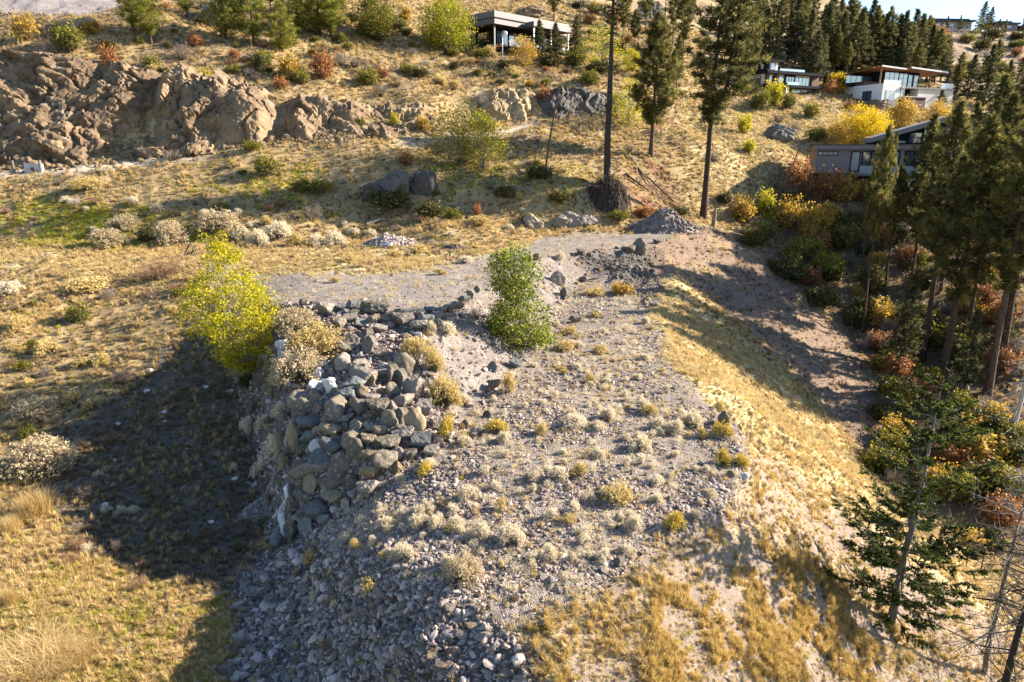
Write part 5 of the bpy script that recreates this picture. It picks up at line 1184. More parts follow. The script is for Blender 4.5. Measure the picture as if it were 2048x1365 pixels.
slab(Cc, 'upper_room', -3.5, 5.7, 8.5, 15, .01, 3.6, 'trim_black'); Cc.window('f', -3.0, 5.4, .9, 3.3, 8.48, 5, 'glass')
for (xa, xb, ya, yb, za, zb2, nm) in ((1.5, 9.7, 2.4, 26, 5.7, 3.0, 'roof_wing'), (9.9, 22.5, 1.4, 18, 5.5, 4.0, 'roof_wing')):
    drop = .9 if xa > 5 else .6
    V = [(xa, ya, za), (xb, ya, za-drop), (xb, yb, zb2-drop), (xa, yb, zb2), (xa, ya, za-.16), (xb, ya, za-drop-.16), (xb, yb, zb2-drop-.16), (xa, yb, zb2-.16)]
    rf = Cc.poly(nm, V, [(0, 1, 2, 3), (7, 6, 5, 4), (0, 4, 5, 1), (1, 5, 6, 2), (2, 6, 7, 3), (3, 7, 4, 0)], 'soffit_wood')
    V2 = [(xa-.05, ya-.16, za-.32), (xb+.05, ya-.16, za-drop-.32), (xb+.05, ya-.16, za-drop+.12), (xa-.05, ya-.16, za+.12), (xa-.05, ya-.02, za-.32), (xb+.05, ya-.02, za-drop-.32), (xb+.05, ya-.02, za-drop+.12), (xa-.05, ya-.02, za+.12)]
    Cc.poly('fascia', V2, [(0, 1, 2, 3), (7, 6, 5, 4), (0, 4, 5, 1), (1, 5, 6, 2), (2, 6, 7, 3), (3, 7, 4, 0)], 'white_metal', parent=rf)
Cc.part('post', [(18.2, 18.55, 2.6, 2.95, -.745, 4.6)], 'soffit_wood'); Cc.part('post', [(2.2, 2.5, 3, 3.3, .005, 4.9)], 'soffit_wood')
Cc.part('glass_balustrade', [(.2, 5.5, .1, .16, .005, 1.05)], 'white_metal'); Cc.part('glass_balustrade', [(19.2, 23.4, .1, .16, -.745, .9)], 'white_metal')
Cc.window('l', 3.0, 5.6, -5.0, -1.9, -.03, 2, 'glass', fw=.14); Cc.window('l', 11.2, 14.6, -4.2, -2.6, -.03, 3, 'glass'); Cc.window('l', 8.6, 8.95, -3.9, -2.2, -.03, 1, 'glass')
Cc.window('f', 1.4, 3.9, -5.0, -1.9, -.03, 2, 'glass_pale', 'white_metal', fw=.16, rows=2); Cc.window('f', .7, 3.4, -9.0, -6.3, -.03, 3, 'glass', rows=3)
Cc.window('f', 7.0, 9.6, -3.6, -1.5, 2.16, 2, 'glass'); Cc.part('spiral_stair', [(4.9+.12*k, 5.6+.1*k, -.9+.05*k, -.3, -4.4+.4*k, -4.3+.4*k) for k in range(9)]+[(4.95, 5.0, -.95, -.9, -4.5, -.4), (5.9, 5.95, -.95, -.9, -4.5, -.4)], 'white_metal')
mb = MB(); Vd, Fd = ICO[2]; mb.add(Vd*np.array([.45, .12, .45]), Fd); ds = link('satellite_dish', mb.mesh('satellite_dish', [M['white_metal']], True)); ds.location = PY(1723, 190, 175.5); tag(ds, 'small white satellite dish on the left wall of the white house', 'dish')
# small white building and grey roof behind
X, Y, z = PY(1890, 165, 205)
D0 = House('white_outbuilding', 'small white building with grey roofs right of the white house', (X, Y, z), 20)
slab(D0, 'wall', 0, 5.5, 0, 6, -3.2, 0, 'wall_white'); slab(D0, 'roof', -.5, 6.2, -.6, 6.6, .003, .35, 'roof_dark'); slab(D0, 'lower_wall', 2.6, 10, -2.5, 5, -7.5, -3.6, 'wall_white'); slab(D0, 'lower_roof', 2.2, 10.4, -3, 5.5, -3.597, -3.2, 'fascia_grey')
D0.window('f', .4, 3.0, -2.3, -.5, -.03, 2, 'glass'); D0.window('f', 3.4, 6.4, -5.6, -4.1, -2.53, 2, 'glass'); D0.part('wall_block', [(7.2, 9.4, -3.5, -2.52, -6.5, -3.62)], 'wall_white')
D0.poly('wing_roof', [(-.5, 6.8, 3.2), (6.2, 6.0, 2.6), (6.2, 12, 2.2), (-.5, 12, 2.6), (-.5, 6.8, 2.9), (6.2, 6.0, 2.3), (6.2, 12, 1.9), (-.5, 12, 2.3)], [(0, 1, 2, 3), (7, 6, 5, 4), (0, 4, 5, 1), (1, 5, 6, 2), (2, 6, 7, 3), (3, 7, 4, 0)], 'white_metal')
slab(D0, 'wing_wall', .2, 5.6, 7.2, 11.5, -1, 1.9, 'fascia_grey')

# lower house with slanted roofs, half hidden by pines
X, Y, z = PY(1636, 299, 113)
E = House('slant_roof_house', 'mauve-grey two-storey house with slanting upper roofs behind the pines', (X, Y, z), -16)
slab(E, 'wall', 0, 23, .5, 9, -3.7, 0, 'fascia_lav'); slab(E, 'fascia', -.4, 23.6, -.3, 9.3, .003, .66, 'fascia_lav'); slab(E, 'flat_roof', -.6, 23.8, -.5, 9.5, .663, .76, 'roof_dark'); slab(E, 'roof_extension', -2.6, -.6, 4.2, 9, .3, .72, 'fascia_lav'); None
slab(E, 'lower_wall', 1.5, 23, 1.8, 9, -7.4, -3.703, 'fascia_lav'); slab(E, 'balcony_slab', 6.1, 23.4, -.9, .49, -3.95, -3.6, 'fascia_lav')
E.window('f', .1, 3.1, -.95, -.3, .47, 4, 'glass_pale', fw=.1)
E.window('f', 5.0, 6.4, -3.4, -.3, .47, 1, 'glass_pale', fw=.16); E.window('f', 6.6, 9.2, -3.5, -.25, .47, 2, 'glass', fw=.18); E.window('f', 9.6, 12.0, -3.5, -.25, .47, 2, 'glass_pale', fw=.18); E.window('f', 12.6, 15.4, -3.5, -.25, .47, 2, 'glass', fw=.18); E.window('f', 16, 20, -3.5, -.25, .47, 3, 'glass_pale', fw=.18)
E.window('f', 3.0, 6.0, -7.2, -4.2, 1.77, 2, 'glass_pale', fw=.14); E.window('f', 6.2, 8.2, -7.3, -4.2, 1.77, 1, 'glass', fw=.25); E.window('f', 8.6, 12.5, -7.2, -4.2, 1.77, 3, 'glass_pale', fw=.14); E.window('f', 13.5, 18, -7.2, -4.2, 1.77, 3, 'glass', fw=.14)
E.part('glass_balustrade', [(6.3, 15.4, -.82, -.78, -3.59, -2.5)], 'glass_rail')
def slant(h, x0, z0, x1, z1, y0, y1, th, mat):
    V = [(x0, y0, z0), (x1, y0, z1), (x1, y1, z1), (x0, y1, z0), (x0, y0, z0-th), (x1, y0, z1-th), (x1, y1, z1-th), (x0, y1, z0-th)]
    return h.poly('slanted_roof', V, [(0, 1, 2, 3), (7, 6, 5, 4), (0, 4, 5, 1), (1, 5, 6, 2), (2, 6, 7, 3), (3, 7, 4, 0)], mat)
slant(E, 7.7, 1.75, 18.6, 5.0, 1.2, 8, .75, 'fascia_lav'); slant(E, 17.6, 2.6, 26.6, 4.9, .8, 6.8, .7, 'fascia_lav'); slant(E, 17.4, 4.0, 25, 5.6, 7.2, 9.2, 1.2, 'roof_dark')
E.poly('clerestory_wall', [(8.2, 2.0, .77), (18.0, 2.0, .77), (18.0, 2.0, 4.0), (8.2, 2.0, 1.1), (8.2, 7.6, .77), (18.0, 7.6, .77), (18.0, 7.6, 4.0), (8.2, 7.6, 1.1)], [(0, 1, 2, 3), (7, 6, 5, 4), (1, 5, 6, 2), (4, 0, 3, 7), (3, 2, 6, 7)], 'trim_black')
E.window('f', 13.2, 15.0, .9, 2.5, 1.98, 1, 'glass'); E.window('f', 15.2, 17.8, .9, 3.1, 1.98, 2, 'glass'); E.window('f', 9.4, 12.9, .85, 1.35, 1.98, 2, 'glass_pale')
E.poly('clerestory_wall', [(18.3, 1.6, .77), (26, 1.6, .77), (26, 1.6, 3.9), (18.3, 1.6, 2.0), (18.3, 6.5, .77), (26, 6.5, .77), (26, 6.5, 3.9), (18.3, 6.5, 2.0)], [(0, 1, 2, 3), (7, 6, 5, 4), (1, 5, 6, 2), (4, 0, 3, 7), (3, 2, 6, 7)], 'wall_white')
E.window('f', 18.8, 22.4, .9, 1.9, 1.58, 3, 'glass'); E.window('f', 22.8, 25.6, .9, 2.6, 1.58, 2, 'glass')
# ridge houses
X, Y, z = PY(1858, 50, 432)
Fh = House('ridge_house', 'long low house with dark roof on the skyline at upper right', (X, Y, z-1.5), 4)
slab(Fh, 'wall', 0, 9, 0, 9, -1.5, 3.4, 'fascia_lav'); slab(Fh, 'main_wall', 9.01, 27, 1.2, 10, -1.5, 3.4, 'wall_pale')
Fh.poly('roof', [(-1, -1, 3.41), (28, -1, 3.41), (28, 11, 3.41), (-1, 11, 3.41), (3, 5, 5.2), (24, 5, 5.2)], [(0, 1, 5, 4), (2, 3, 4, 5), (1, 2, 5), (3, 0, 4)], 'roof_dark') if False else Fh.part('roof', [(-1, 28, -1, 11, 3.41, 4.3), (2, 25, 1, 9, 4.31, 5.2)], 'roof_dark')
for k in range(5): Fh.window('f', 10+k*3.3, 12.6+k*3.3, .3, 2.7, 1.17, 2, 'glass_pale', fw=.15)
Fh.window('f', 1, 3.6, .3, 2.6, -.03, 1, 'glass_pale', fw=.15); Fh.window('f', 5, 7.6, .3, 2.6, -.03, 1, 'glass', fw=.15)
X, Y, z = PY(1986, 50, 438)
Gh = House('ridge_house', 'second dark-roofed house on the skyline at the far right', (X, Y, z-2), 6)
slab(Gh, 'wall', 1, 16, 0, 8, -1.5, 2.4, 'fascia_lav'); Gh.part('roof', [(0, 17, -1, 9, 2.41, 3.4), (4, 13, 1, 7, 3.41, 4.4)], 'roof_dark'); Gh.window('f', 9, 12, .2, 1.8, -.03, 2, 'glass_pale', fw=.15); slab(Gh, 'garage', 16.1, 30, 1, 9, -1.8, 1.2, 'trim_black'); slab(Gh, 'garage_roof', 15.8, 31, 0, 9.5, 1.21, 2.0, 'roof_dark')
# lamp post, fence, barrier, posts, frame, boards
X, Y, z = at(1005, 113, 134)
lp = thing('lamp_post', 'slim grey lamp post with round white head before the grey house', 'lamp post', (X, Y, z)); mb = MB(); H = ray(1005, 63)[1]*Y-z; mb.tube([[0, 0, -.3], [0, 0, H*.5], [0, 0, H]], [.11, .09, .08], 8); link('pole', mb.mesh('pole', [M['steel']], True), lp)
mb = MB(); mb.tube([[0, 0, H], [.3, 0, H+.05], [.5, 0, H-.05]], .05, 6); link('arm', mb.mesh('arm', [M['steel']], True), lp); mb = MB(); mb.add(ICO[2][0]*.38+np.array([.55, 0, H-.35]), ICO[2][1]); link('lamp_globe', mb.mesh('lamp_globe', [M['lamp_glass']], True), lp)
def post_fence(name, label, pix, n, h, r, mat, cat='fence', rails=2):
    P = [at(*p) for p in pix]; root = thing(name, label, cat, P[0]); Q = np.array(P)-np.array(P[0]); L = np.linspace(0, len(Q)-1, n); pos = np.stack([np.interp(L, np.arange(len(Q)), Q[:, k]) for k in range(3)], -1)
    for p in pos: p[2] = HZ(p[0]+P[0][0], p[1]+P[0][1])-P[0][2]
    pm = MB(); pm.tube([[0, 0, -.3], [0, 0, h]], r, 7); pme = pm.mesh('post', [M[mat]])
    for p in pos: o = link('post', pme, root); o.location = p
    for k in range(rails):
        mb = MB(); mb.tube(pos+np.array([0, 0, h*(.95 if k == 0 else .5)]), r*.55, 5); link('rail', mb.mesh('rail', [M[mat]]), root)
post_fence('fence', 'thin brown post-and-rail fence on the hill between the grove and the lime tree', [(683, 26), (700, 30), (718, 32)], 4, 2.0, .07, 'wood_old')
post_fence('wire_fence', 'thin wire fence with brown posts in the gully behind the close fir', [(1850, 1065), (1905, 1110), (1960, 1150)], 5, 1.4, .04, 'wood_old', rails=3)
X, Y, z = at(69, 342, 88.6)
mb = MB(); m = mpp(88.6, 340)
br = House('concrete_barrier', 'weathered pale concrete block beside the road at the left', (X, Y, z), 4, 'barrier'); w = 34*m/2; br.poly('block', [(-w, -.35, -.1), (w, -.35, -.1), (w, .35, -.1), (-w, .35, -.1), (-w*.97, -.22, .95), (w*.97, -.22, .95), (w*.97, .22, .95), (-w*.97, .22, .95)], [(0, 3, 2, 1), (4, 5, 6, 7), (0, 1, 5, 4), (1, 2, 6, 5), (2, 3, 7, 6), (3, 0, 4, 7)], 'concrete')
for (px, py, lab) in ((29, 348, 'short grey wooden post left of the concrete block by the road'), (83, 344, 'short grey wooden post right of the concrete block by the road')):
    X, Y, z = at(px, py, 88.4); mb = MB(); mb.tube([[0, 0, -.3], [0, 0, 1.0], [0, 0, 1.45]], [.17, .16, .14], 9); o = link('wooden_post', mb.mesh('wooden_post', [M['bark_grey']])); o.location = (X, Y, z); tag(o, lab, 'post')
X, Y, z = at(383, 517, 67)
fr = thing('timber_trestle', 'dark timber A-frame trestle lying at the pad edge behind the lime-yellow tree', 'trestle', (X, Y, z), .2)
for a, b, nm in (((-.75, 0, 0), (-.05, .1, 1.35), 'leg'), ((.62, -.3, -.1), (.1, .05, 1.45), 'leg'), ((-.2, .5, 0), (.42, .2, 1.15), 'leg'), ((-.8, .1, .1), (.5, .25, .75), 'rail'), ((-.9, -.1, 0), (.1, .5, .5), 'rail')):
    mb = MB(); mb.tube([a, b], .075, 4); link(nm, mb.mesh(nm, [M['wood_old']]), fr)
X, Y, z = at(1130, 735)
mb = MB(); mb.tube([[-1.3, 0, .06], [0, .02, .08], [1.3, 0, .07]], .035, 6); o = link('rusty_rod', mb.mesh('rusty_rod', [M['wood_old']])); o.location = (X, Y, z); tag(o, 'thin brown rod lying across the terrace below the green tree', 'rod')
# ------------------------------------------------------------------ trees
rg = np.random.default_rng(321)
R_ = lambda s: np.random.default_rng(s)
def Hpx(px, py_top, g):
    """height of a tree standing at g whose tip shows at py_top"""
    return ray(px, py_top)[1]*g[1]-g[2]
# the two young broadleaf trees by the pile
g = at(496, 728, 42.5)
env = env_pts((0, .06), (.12, .18), (.3, .28), (.45, .34), (.55, .33), (.7, .21), (.83, .12), (.93, .05), (1, .01))
H = Hpx(455, 470, g)
two_part('leafy_tree', 'lime-yellow young broadleaf tree at the left end of the boulder pile', 'tree', g, 0,
         leafy_tree(R_(1), H, env, 330, 46, .15, .26, .085, 5, 'bark_white', 'leaf_lime', (-1.0, 0), .05))
g = at(1052, 712, 43.2)
env = env_pts((0, .2), (.1, .31), (.25, .35), (.4, .29), (.5, .21), (.62, .23), (.8, .27), (.92, .18), (1, .05))
H = Hpx(1010, 500, g)
two_part('leafy_tree', 'bright green young broadleaf tree growing out of the bank in the middle', 'tree', g, 0,
         leafy_tree(R_(2), H, env, 330, 44, .145, .26, .08, 4, 'bark_grey', 'leaf_green', (-1.0, .6), .03))
g = at(545, 790, 37.5)
two_part('pine_tree', 'small bright green pine seedling below the lime-yellow tree', 'tree', g, 0, pine(R_(3), 3.0, .08, .8, 26, .04, 16, .3, 'pine_young', prof='cone', wid=.03, dead=0, dens=3))

# ponderosa pines of the middle distance
PV = [pine(R_(40+i), 22, cb, R*1.12, nb+25, .30, 32, .74, 'pine', prof='round', dens=1.9, wid=.10) for i, (cb, R, nb) in enumerate([(.34, 3.2, 110), (.28, 3.0, 120), (.42, 3.5, 105), (.5, 3.4, 90)])]
PC = [pine(R_(60+i), 16, cb, R*1.25, 120, .24, 26, .66, 'pine_far', prof='cone', dens=1.8, wid=.12, dead=2) for i, (cb, R) in enumerate([(.08, 2.5), (.12, 2.2), (.06, 2.9), (.15, 2.6)])]
PYg = [pine(R_(80+i), 8, cb, R, 80, .13, 26, .62, 'pine_young', prof='round', dens=2.0, wid=.06, dead=2) for i, (cb, R) in enumerate([(.14, 1.9), (.2, 1.6), (.1, 2.2)])]
BASEH = {'PV': 22.0, 'PC': 16.0, 'PY': 8.0}
def stand(kind, px, py, top, label, Y=None, group=None, name='pine_tree', var=None, wide=1.0, top_px=None):
    vs = {'PV': PV, 'PC': PC, 'PY': PYg}[kind]; g = at(px, py, Y)
    H = Hpx(px if top_px is None else top_px, top, g); s = H/BASEH[kind]
    v = vs[int(rg.integers(0, len(vs)))] if var is None else vs[var]
    return two_part(name, label, 'tree', (g[0], g[1], g[2]-.1), rg.uniform(0, 6.28), v, group=group, sc=(s*wide, s*wide, s))
# the pines round the root mound
g = at(1214, 390, 93.6)
two_part('pine_tree', 'tall thin-crowned pine with bare drooping limbs rising from the root mound', 'tree', g, .4, pine(R_(5), 33, .62, 3.0, 60, .52, 16, .6, 'pine', 'bark_dark', prof='round', dens=1.4, wid=.10, dead=110))
g = at(1302, 312)
two_part('pine_tree', 'dense single-trunk pine standing on reddish litter right of the root mound', 'tree', g, 1.2, pine(R_(6), Hpx(1325, 28, g), .24, 4.6, 160, .36, 36, .78, 'pine', prof='round', dens=1.7, wid=.10, dead=6, sweep=.06))
g = at(1406, 444, 99)
two_part('pine_tree', 'tall pine with forked trunk behind the dark gravel mound', 'tree', g, 0, pine(R_(7), 37, .36, 5.2, 210, .46, 34, .80, 'pine', prof='round', dens=1.7, wid=.105, dead=8, fork=.40, sweep=.03))
# young pines along the top left
for k, (px, py, top, kd, lab) in enumerate([(268, 70, -35, 'PY', 'bright green young pine at the upper left, left of a pair'), (303, 88, -30, 'PY', 'bright green young pine at the upper left, right of a pair'),
   (374, 34, -40, 'PY', 'small pine right of the bright pair at the top edge'), (452, 78, -45, 'PY', 'leftmost young pine of the upper left grove'), (508, 92, -40, 'PY', 'second young pine of the upper left grove'),
   (566, 105, 5, 'PY', 'slender young pine standing in front of the upper left grove'), (598, 72, -60, 'PY', 'dense young pine in the back of the upper left grove'), (640, 70, -60, 'PY', 'rightmost dense pine of the upper left grove, left trunk'),
   (664, 82, -40, 'PY', 'rightmost dense pine of the upper left grove, right trunk'), (545, 60, -60, 'PV', 'tall dark pine behind the upper left grove'), (475, 40, -50, 'PY', 'pine behind the upper left grove near the rock')]):
    stand(kd, px, py, top, lab, group=None, wide=1.5 if kd == 'PY' else 1.2)
# by the grey modern house
for (px, py, top, Y, lab) in [(978, 106, 52, None, 'left tip of the twin cone-shaped pines before the grey house'), (994, 107, 50, None, 'right tip of the twin cone-shaped pines before the grey house'), (1080, 124, 40, None, 'narrow pine before the middle of the grey house'), (1108, 126, 46, None, 'narrow pine right of the middle of the grey house'),
   (1150, 128, 32, None, 'taller pine at the right end of the grey house')]:
    stand('PC', px, py, top, lab, Y=Y, wide=1.6)
EL = env_pts((0, .10), (.2, .34), (.45, .44), (.7, .38), (.9, .2), (1, .05))
def leafy(px, py, top, leaf, label, Y=None, seed=0, ncl=90, ls=.22, cr=.7, wide=1.0, bark='bark_grey', stems=2, per=44):
    g = at(px, py, Y); H = Hpx(px, top, g)
    e = lambda h: EL(h)*wide
    return two_part('leafy_tree', label, 'tree', (g[0], g[1], g[2]-.1), 0, leafy_tree(R_(200+seed), H, e, ncl, per, ls, cr*H/8, .018*H, stems, bark, leaf, (0, 0), .12))
leafy(893, 104, -6, 'leaf_limegreen', 'big lime-yellow broadleaf tree left of the grey house', seed=1, ncl=230, wide=1.25, ls=.3, per=54)
leafy(752, 84, -8, 'leaf_olive', 'grey-green broad tree at the top edge left of the lime tree', seed=2, ncl=190, wide=1.2, bark='bark_dark', ls=.27, per=50)
leafy(1045, 135, 72, 'leaf_gold', 'orange-yellow small tree before the grey house beside the lamp post', seed=3, ncl=80, wide=1.1)
leafy(1205, 138, 48, 'leaf_lime', 'lime-yellow tree just left of the tall bare pine trunk', Y=143, seed=4, ncl=90, wide=1.1)
leafy(1262, 140, 98, 'leaf_lime', 'small yellow tree right of the tall bare pine trunk', Y=146, seed=5, ncl=60)
leafy(1255, 235, 160, 'leaf_lime', 'lime-green tree behind the tall bare pine trunk at the right rock face', Y=121, seed=6, ncl=80, wide=1.1)
leafy(812, 40, 15, 'leaf_gold', 'small orange tree left of the big lime tree', seed=7, ncl=50)
leafy(925, 292, 205, 'leaf_olive', 'broad olive tree with bare twigs before the rock cut', Y=97, seed=8, ncl=190, wide=1.5, stems=6, ls=.19, cr=.6, per=44)
leafy(968, 306, 222, 'leaf_limegreen', 'yellowish right half of the olive thicket before the rock cut', Y=96, seed=9, ncl=110, wide=1.1, stems=3, ls=.19, cr=.55, per=44)
# leaning dead trunk, snag, fallen logs, root mound
g = at(1090, 347, 97.5)
two_part('dead_tree', 'thin leaning dead tree left of the tall bare pine', 'dead tree', g, 0, snag(R_(9), 15.5, .16, 26, 1.6, 'bark_dark', (2.6, 0), .1, 3, .45), ('trunk', 'branches'))
g = at(1566, 378, 112)
two_part('dead_tree', 'leaning bare snag beside the purple bush left of the lower house', 'dead tree', g, 0, snag(R_(10), 10.5, .17, 10, .9, 'bark_dark', (3.0, 0), 0, 1, .5), ('trunk', 'branches'))
two_part('dead_tree', 'bare grey twiggy tree low behind the leaning dead trunk', 'dead tree', at(1170, 250), 0, snag(R_(12), 5.5, .1, 34, 3.0, 'bark_grey', (-2.5, 0), .2, 4, .15), ('trunk', 'branches'))
two_part('dead_tree', 'bleached bare tree at the right edge before the dark trunks', 'dead tree', at(2031, 840, 50), 0, snag(R_(13), 14, .2, 60, 3.2, 'bark_white', (.7, 0), -.3, 4, .1), ('trunk', 'branches'))
two_part('dead_tree', 'close bare dark-limbed tree leaning in at the lower right edge', 'dead tree', (17.9, 20.6, HZ(17.9, 20.6)), 0, snag(R_(14), 12.5, .17, 90, 3.4, 'bark_dark', (1.8, 1.0), -.12, 6, .2), ('trunk', 'branches'))
two_part('dead_tree', 'close bare grey-twigged tree at the right edge above the dark-limbed one', 'dead tree', (21.2, 25.5, HZ(21.2, 25.5)), 0, snag(R_(15), 11.5, .12, 110, 3.6, 'bark_grey', (.6, .4), -.05, 7, .15), ('trunk', 'branches'))
def log(px1, py1, px2, py2, r, label, mat='bark_dark', lift=.25, br=8, name='fallen_log', cat='log', seed=0):
    a, b = at(px1, py1), at(px2, py2); rr = R_(seed+700); mt = MB(); mid = ((a[0]+b[0])/2, (a[1]+b[1])/2)
    P = np.array([[q[0]-mid[0], q[1]-mid[1], HZ(q[0], q[1])+lift] for q in [(a[0]+(b[0]-a[0])*s, a[1]+(b[1]-a[1])*s) for s in np.linspace(0, 1, 6)]])
    z0 = P[:, 2].mean(); P[:, 2] -= z0; P[:, 2] = np.linspace(P[0, 2], P[-1, 2], 6)+.35*(P[:, 2].max()-P[:, 2].min())*np.sin(np.linspace(0, 3.14, 6))*0+lift*.3
    mt.tube(P, r*np.linspace(1, .45, 6), 8)
    root = thing(name, label, cat, (mid[0], mid[1], z0)); link('trunk', mt.mesh('trunk', [M[mat]], True), root)
    if br:
        mb3 = MB()
        for i in range(br):
            s = rr.uniform(.3, 1); p = P[0]+(P[-1]-P[0])*s; d = rdirs(rr, 1, .6)[0]; L = rr.uniform(.5, 1.8); mb3.tube(np.stack([p, p+d*L*.6, p+d*L+np.array([0, 0, -.1])]), [.04, .03, .012], 4, cap=False)
        link('branches', mb3.mesh('branches', [M[mat]], True), root)
    return root
log(1248, 316, 1352, 412, .16, 'long fallen trunk sloping down right of the root mound', seed=1)
log(1262, 320, 1326, 408, .13, 'second fallen trunk alongside the long one', 'bark_grey', seed=2)
log(1250, 352, 1296, 386, .18, 'short thick fallen trunk nearest the root mound', seed=3, br=3)
log(1135, 250, 1172, 282, .12, 'fallen trunk with bare limbs on the grass behind the root mound', seed=4, br=12)
log(734, 454, 766, 442, .16, 'bleached white log lying above the rubble heap', 'bark_white', seed=5, br=0)
log(1425, 462, 1432, 428, .3, 'orange-brown rotten stump beside the gravel mound', 'rock_tan', seed=6, br=0, name='tree_stump', cat='stump') if False else None
g = at(1426, 455); ms = MB(); ms.tube([[0, 0, -.2], [.05, 0, .8], [.1, 0, 1.7], [.16, 0, 2.6]], [.36, .28, .26, .12], 9)
tag(link('tree_stump', ms.mesh('tree_stump', [M['rock_tan']], True)), 'orange-brown rotten stump right of the dark gravel mound', 'stump').location = g
def root_mound():
    g = at(1218, 440); r0 = R_(31); root = thing('root_mound', 'dark overhanging mound of roots and soil under the tall bare pine', 'root mound', (g[0], g[1]+2.2, g[2]-.6))
    P, Fc = rock_verts(77, 3, 14, .5, (1, .8, 1), .25); mb = MB(); mb.add(P*np.array([2.9, 2.3, 3.7])+np.array([0, .8, 1.8]), Fc); link('soil_core', mb.mesh('soil_core', [M['bark_dark']], True), root)
    mb = MB(); n = 900; a = r0.uniform(0, 6.28, n); r = r0.uniform(.4, 3.6, n); b = np.stack([np.cos(a)*r*.85, np.sin(a)*r*.65+.6, 5.7-.27*r**1.7+r0.normal(0, .35, n)], -1)
    t = b+np.stack([np.cos(a)*r0.uniform(.1, 1.0, n), np.sin(a)*.5-.1, -r0.uniform(.6, 3.4, n)], -1); blades(mb, b, t, .075, 0, r0.uniform(0, .6, n), r0)
    b = np.stack([np.cos(a)*r*.75, np.sin(a)*r*.6+.5, 5.6-.2*r**1.6], -1); t = b+rdirs(r0, n, .1)*r0.uniform(.5, 2.0, n)[:, None]; blades(mb, b, t, .055, 0, r0.uniform(0, .7, n), r0)
    link('hanging_roots', mb.mesh('hanging_roots', [M['root_dark']]), root)
root_mound()

# the big pines of the gully, right
PB = [pine(R_(90+i), 28, cb, R*1.15, nb+20, .42, 34, .72, 'pine', 'bark_pine', prof='round', dens=1.7, wid=.095, dead=26) for i, (cb, R, nb) in enumerate([(.42, 3.9, 130), (.36, 4.3, 150), (.5, 4.2, 120)])]
def big(px, py, Y, top, lab, v, wide=1.0, tpx=None):
    g = at(px, py, Y); H = Hpx(tpx or px, top, g); s = H/28
    return two_part('pine_tree', lab, 'tree', (g[0], g[1], g[2]-.2), rg.uniform(0, 6.28), PB[v], sc=(s*wide, s*wide, s))
big(1722, 682, 76, 255, 'slim pine with long bare trunk at the edge of the dirt slope', 2, .42, 1778)
big(1808, 650, 80, 230, 'pine second from the left in the gully with thin trunk', 1, .75, 1845)
big(1842, 735, 71, 205, 'pine third from the left in the gully with reddish trunk', 0, .8, 1900)
big(1879, 782, 63, 235, 'thickest dark pine in the middle of the gully', 1, .95, 1960)
big(1972, 800, 59, 240, 'dark thick pine near the right edge of the gully', 0, .95, 2075)
big(1990, 790, 64, 215, 'dark pine crossing behind the right edge pine', 2, .9, 2080)
big(2060, 700, 70, 165, 'dense pine filling the right edge of the photo', 1, 1.05, 2170)
big(1945, 640, 84, 190, 'pine deeper in the gully between two thick trunks', 1, .9, 2010)
big(2020, 600, 90, 165, 'pine behind the right edge pines', 0, 1.0, 2090)
big(1890, 560, 95, 240, 'shorter pine behind the lower house corner', 2, .85, 1925)
big(1765, 470, 104, 262, 'young pine directly before the lower house', 2, .25, 1795)
big(2130, 760, 62, 230, 'pine just outside the right edge', 0, 1.0, 2260)
big(1762, 640, 82, 330, 'thin young pine behind the slim bare-trunked pine', 2, .6, 1800)
big(1925, 720, 72, 300, 'pine with bare trunk between the thickest pine and the edge pine', 2, .8, 1985)
big(1868, 660, 80, 250, 'thin dark trunk behind the thickest pine', 0, .7, 1915)
big(2010, 660, 80, 230, 'pine trunk behind the right edge pine', 2, .8, 2075)
big(1720, 560, 90, 330, 'slim pine left of the thin young pine in the gully', 2, .5, 1745)
big(1900, 600, 88, 275, 'dark pine in the middle distance of the gully', 1, .8, 1935)
big(1960, 560, 94, 215, 'tall pine standing back in the gully', 0, .8, 1995)
big(2035, 540, 97, 170, 'tall back pine near the right edge', 1, .9, 2075)
big(1820, 560, 92, 330, 'low dense pine behind the two thin trunks', 1, .7, 1845)
big(2050, 760, 64, 330, 'shorter dense pine low at the right edge', 0, .9, 2130)
big(2000, 520, 100, 120, 'tall pine in the back of the gully right of the lower house', 1, 1.0, 2030)
big(1955, 500, 104, 150, 'back pine right of the lower house', 0, 1.0, 1985)
big(2055, 480, 105, 130, 'back pine at the right edge beyond the gully', 2, 1.1, 2090)
big(1915, 470, 106, 205, 'back pine hiding the right end of the lower house', 1, .8, 1940)
stand('PC', 1795, 760, 545, 'young dark fir between the pine trunks of the gully', Y=68, wide=1.1)
stand('PC', 1925, 800, 620, 'dark young fir under the thick pines', Y=60, wide=1.0)
stand('PC', 1985, 780, 560, 'dark young fir at the right edge under the pines', Y=66, wide=1.0)
# close Douglas fir, lower right
gx, gy = 16.6, 25.6
zt = ray(1846, 758)[1]*gy
two_part('fir_tree', 'close dark green Douglas fir with bare grey stretch of trunk at lower right', 'tree', (gx, gy, HZ(gx, gy)-.2), .6, spruce_near(R_(50), zt-HZ(gx, gy)+.2, 3.4, 135, .19, (.50, .66)))

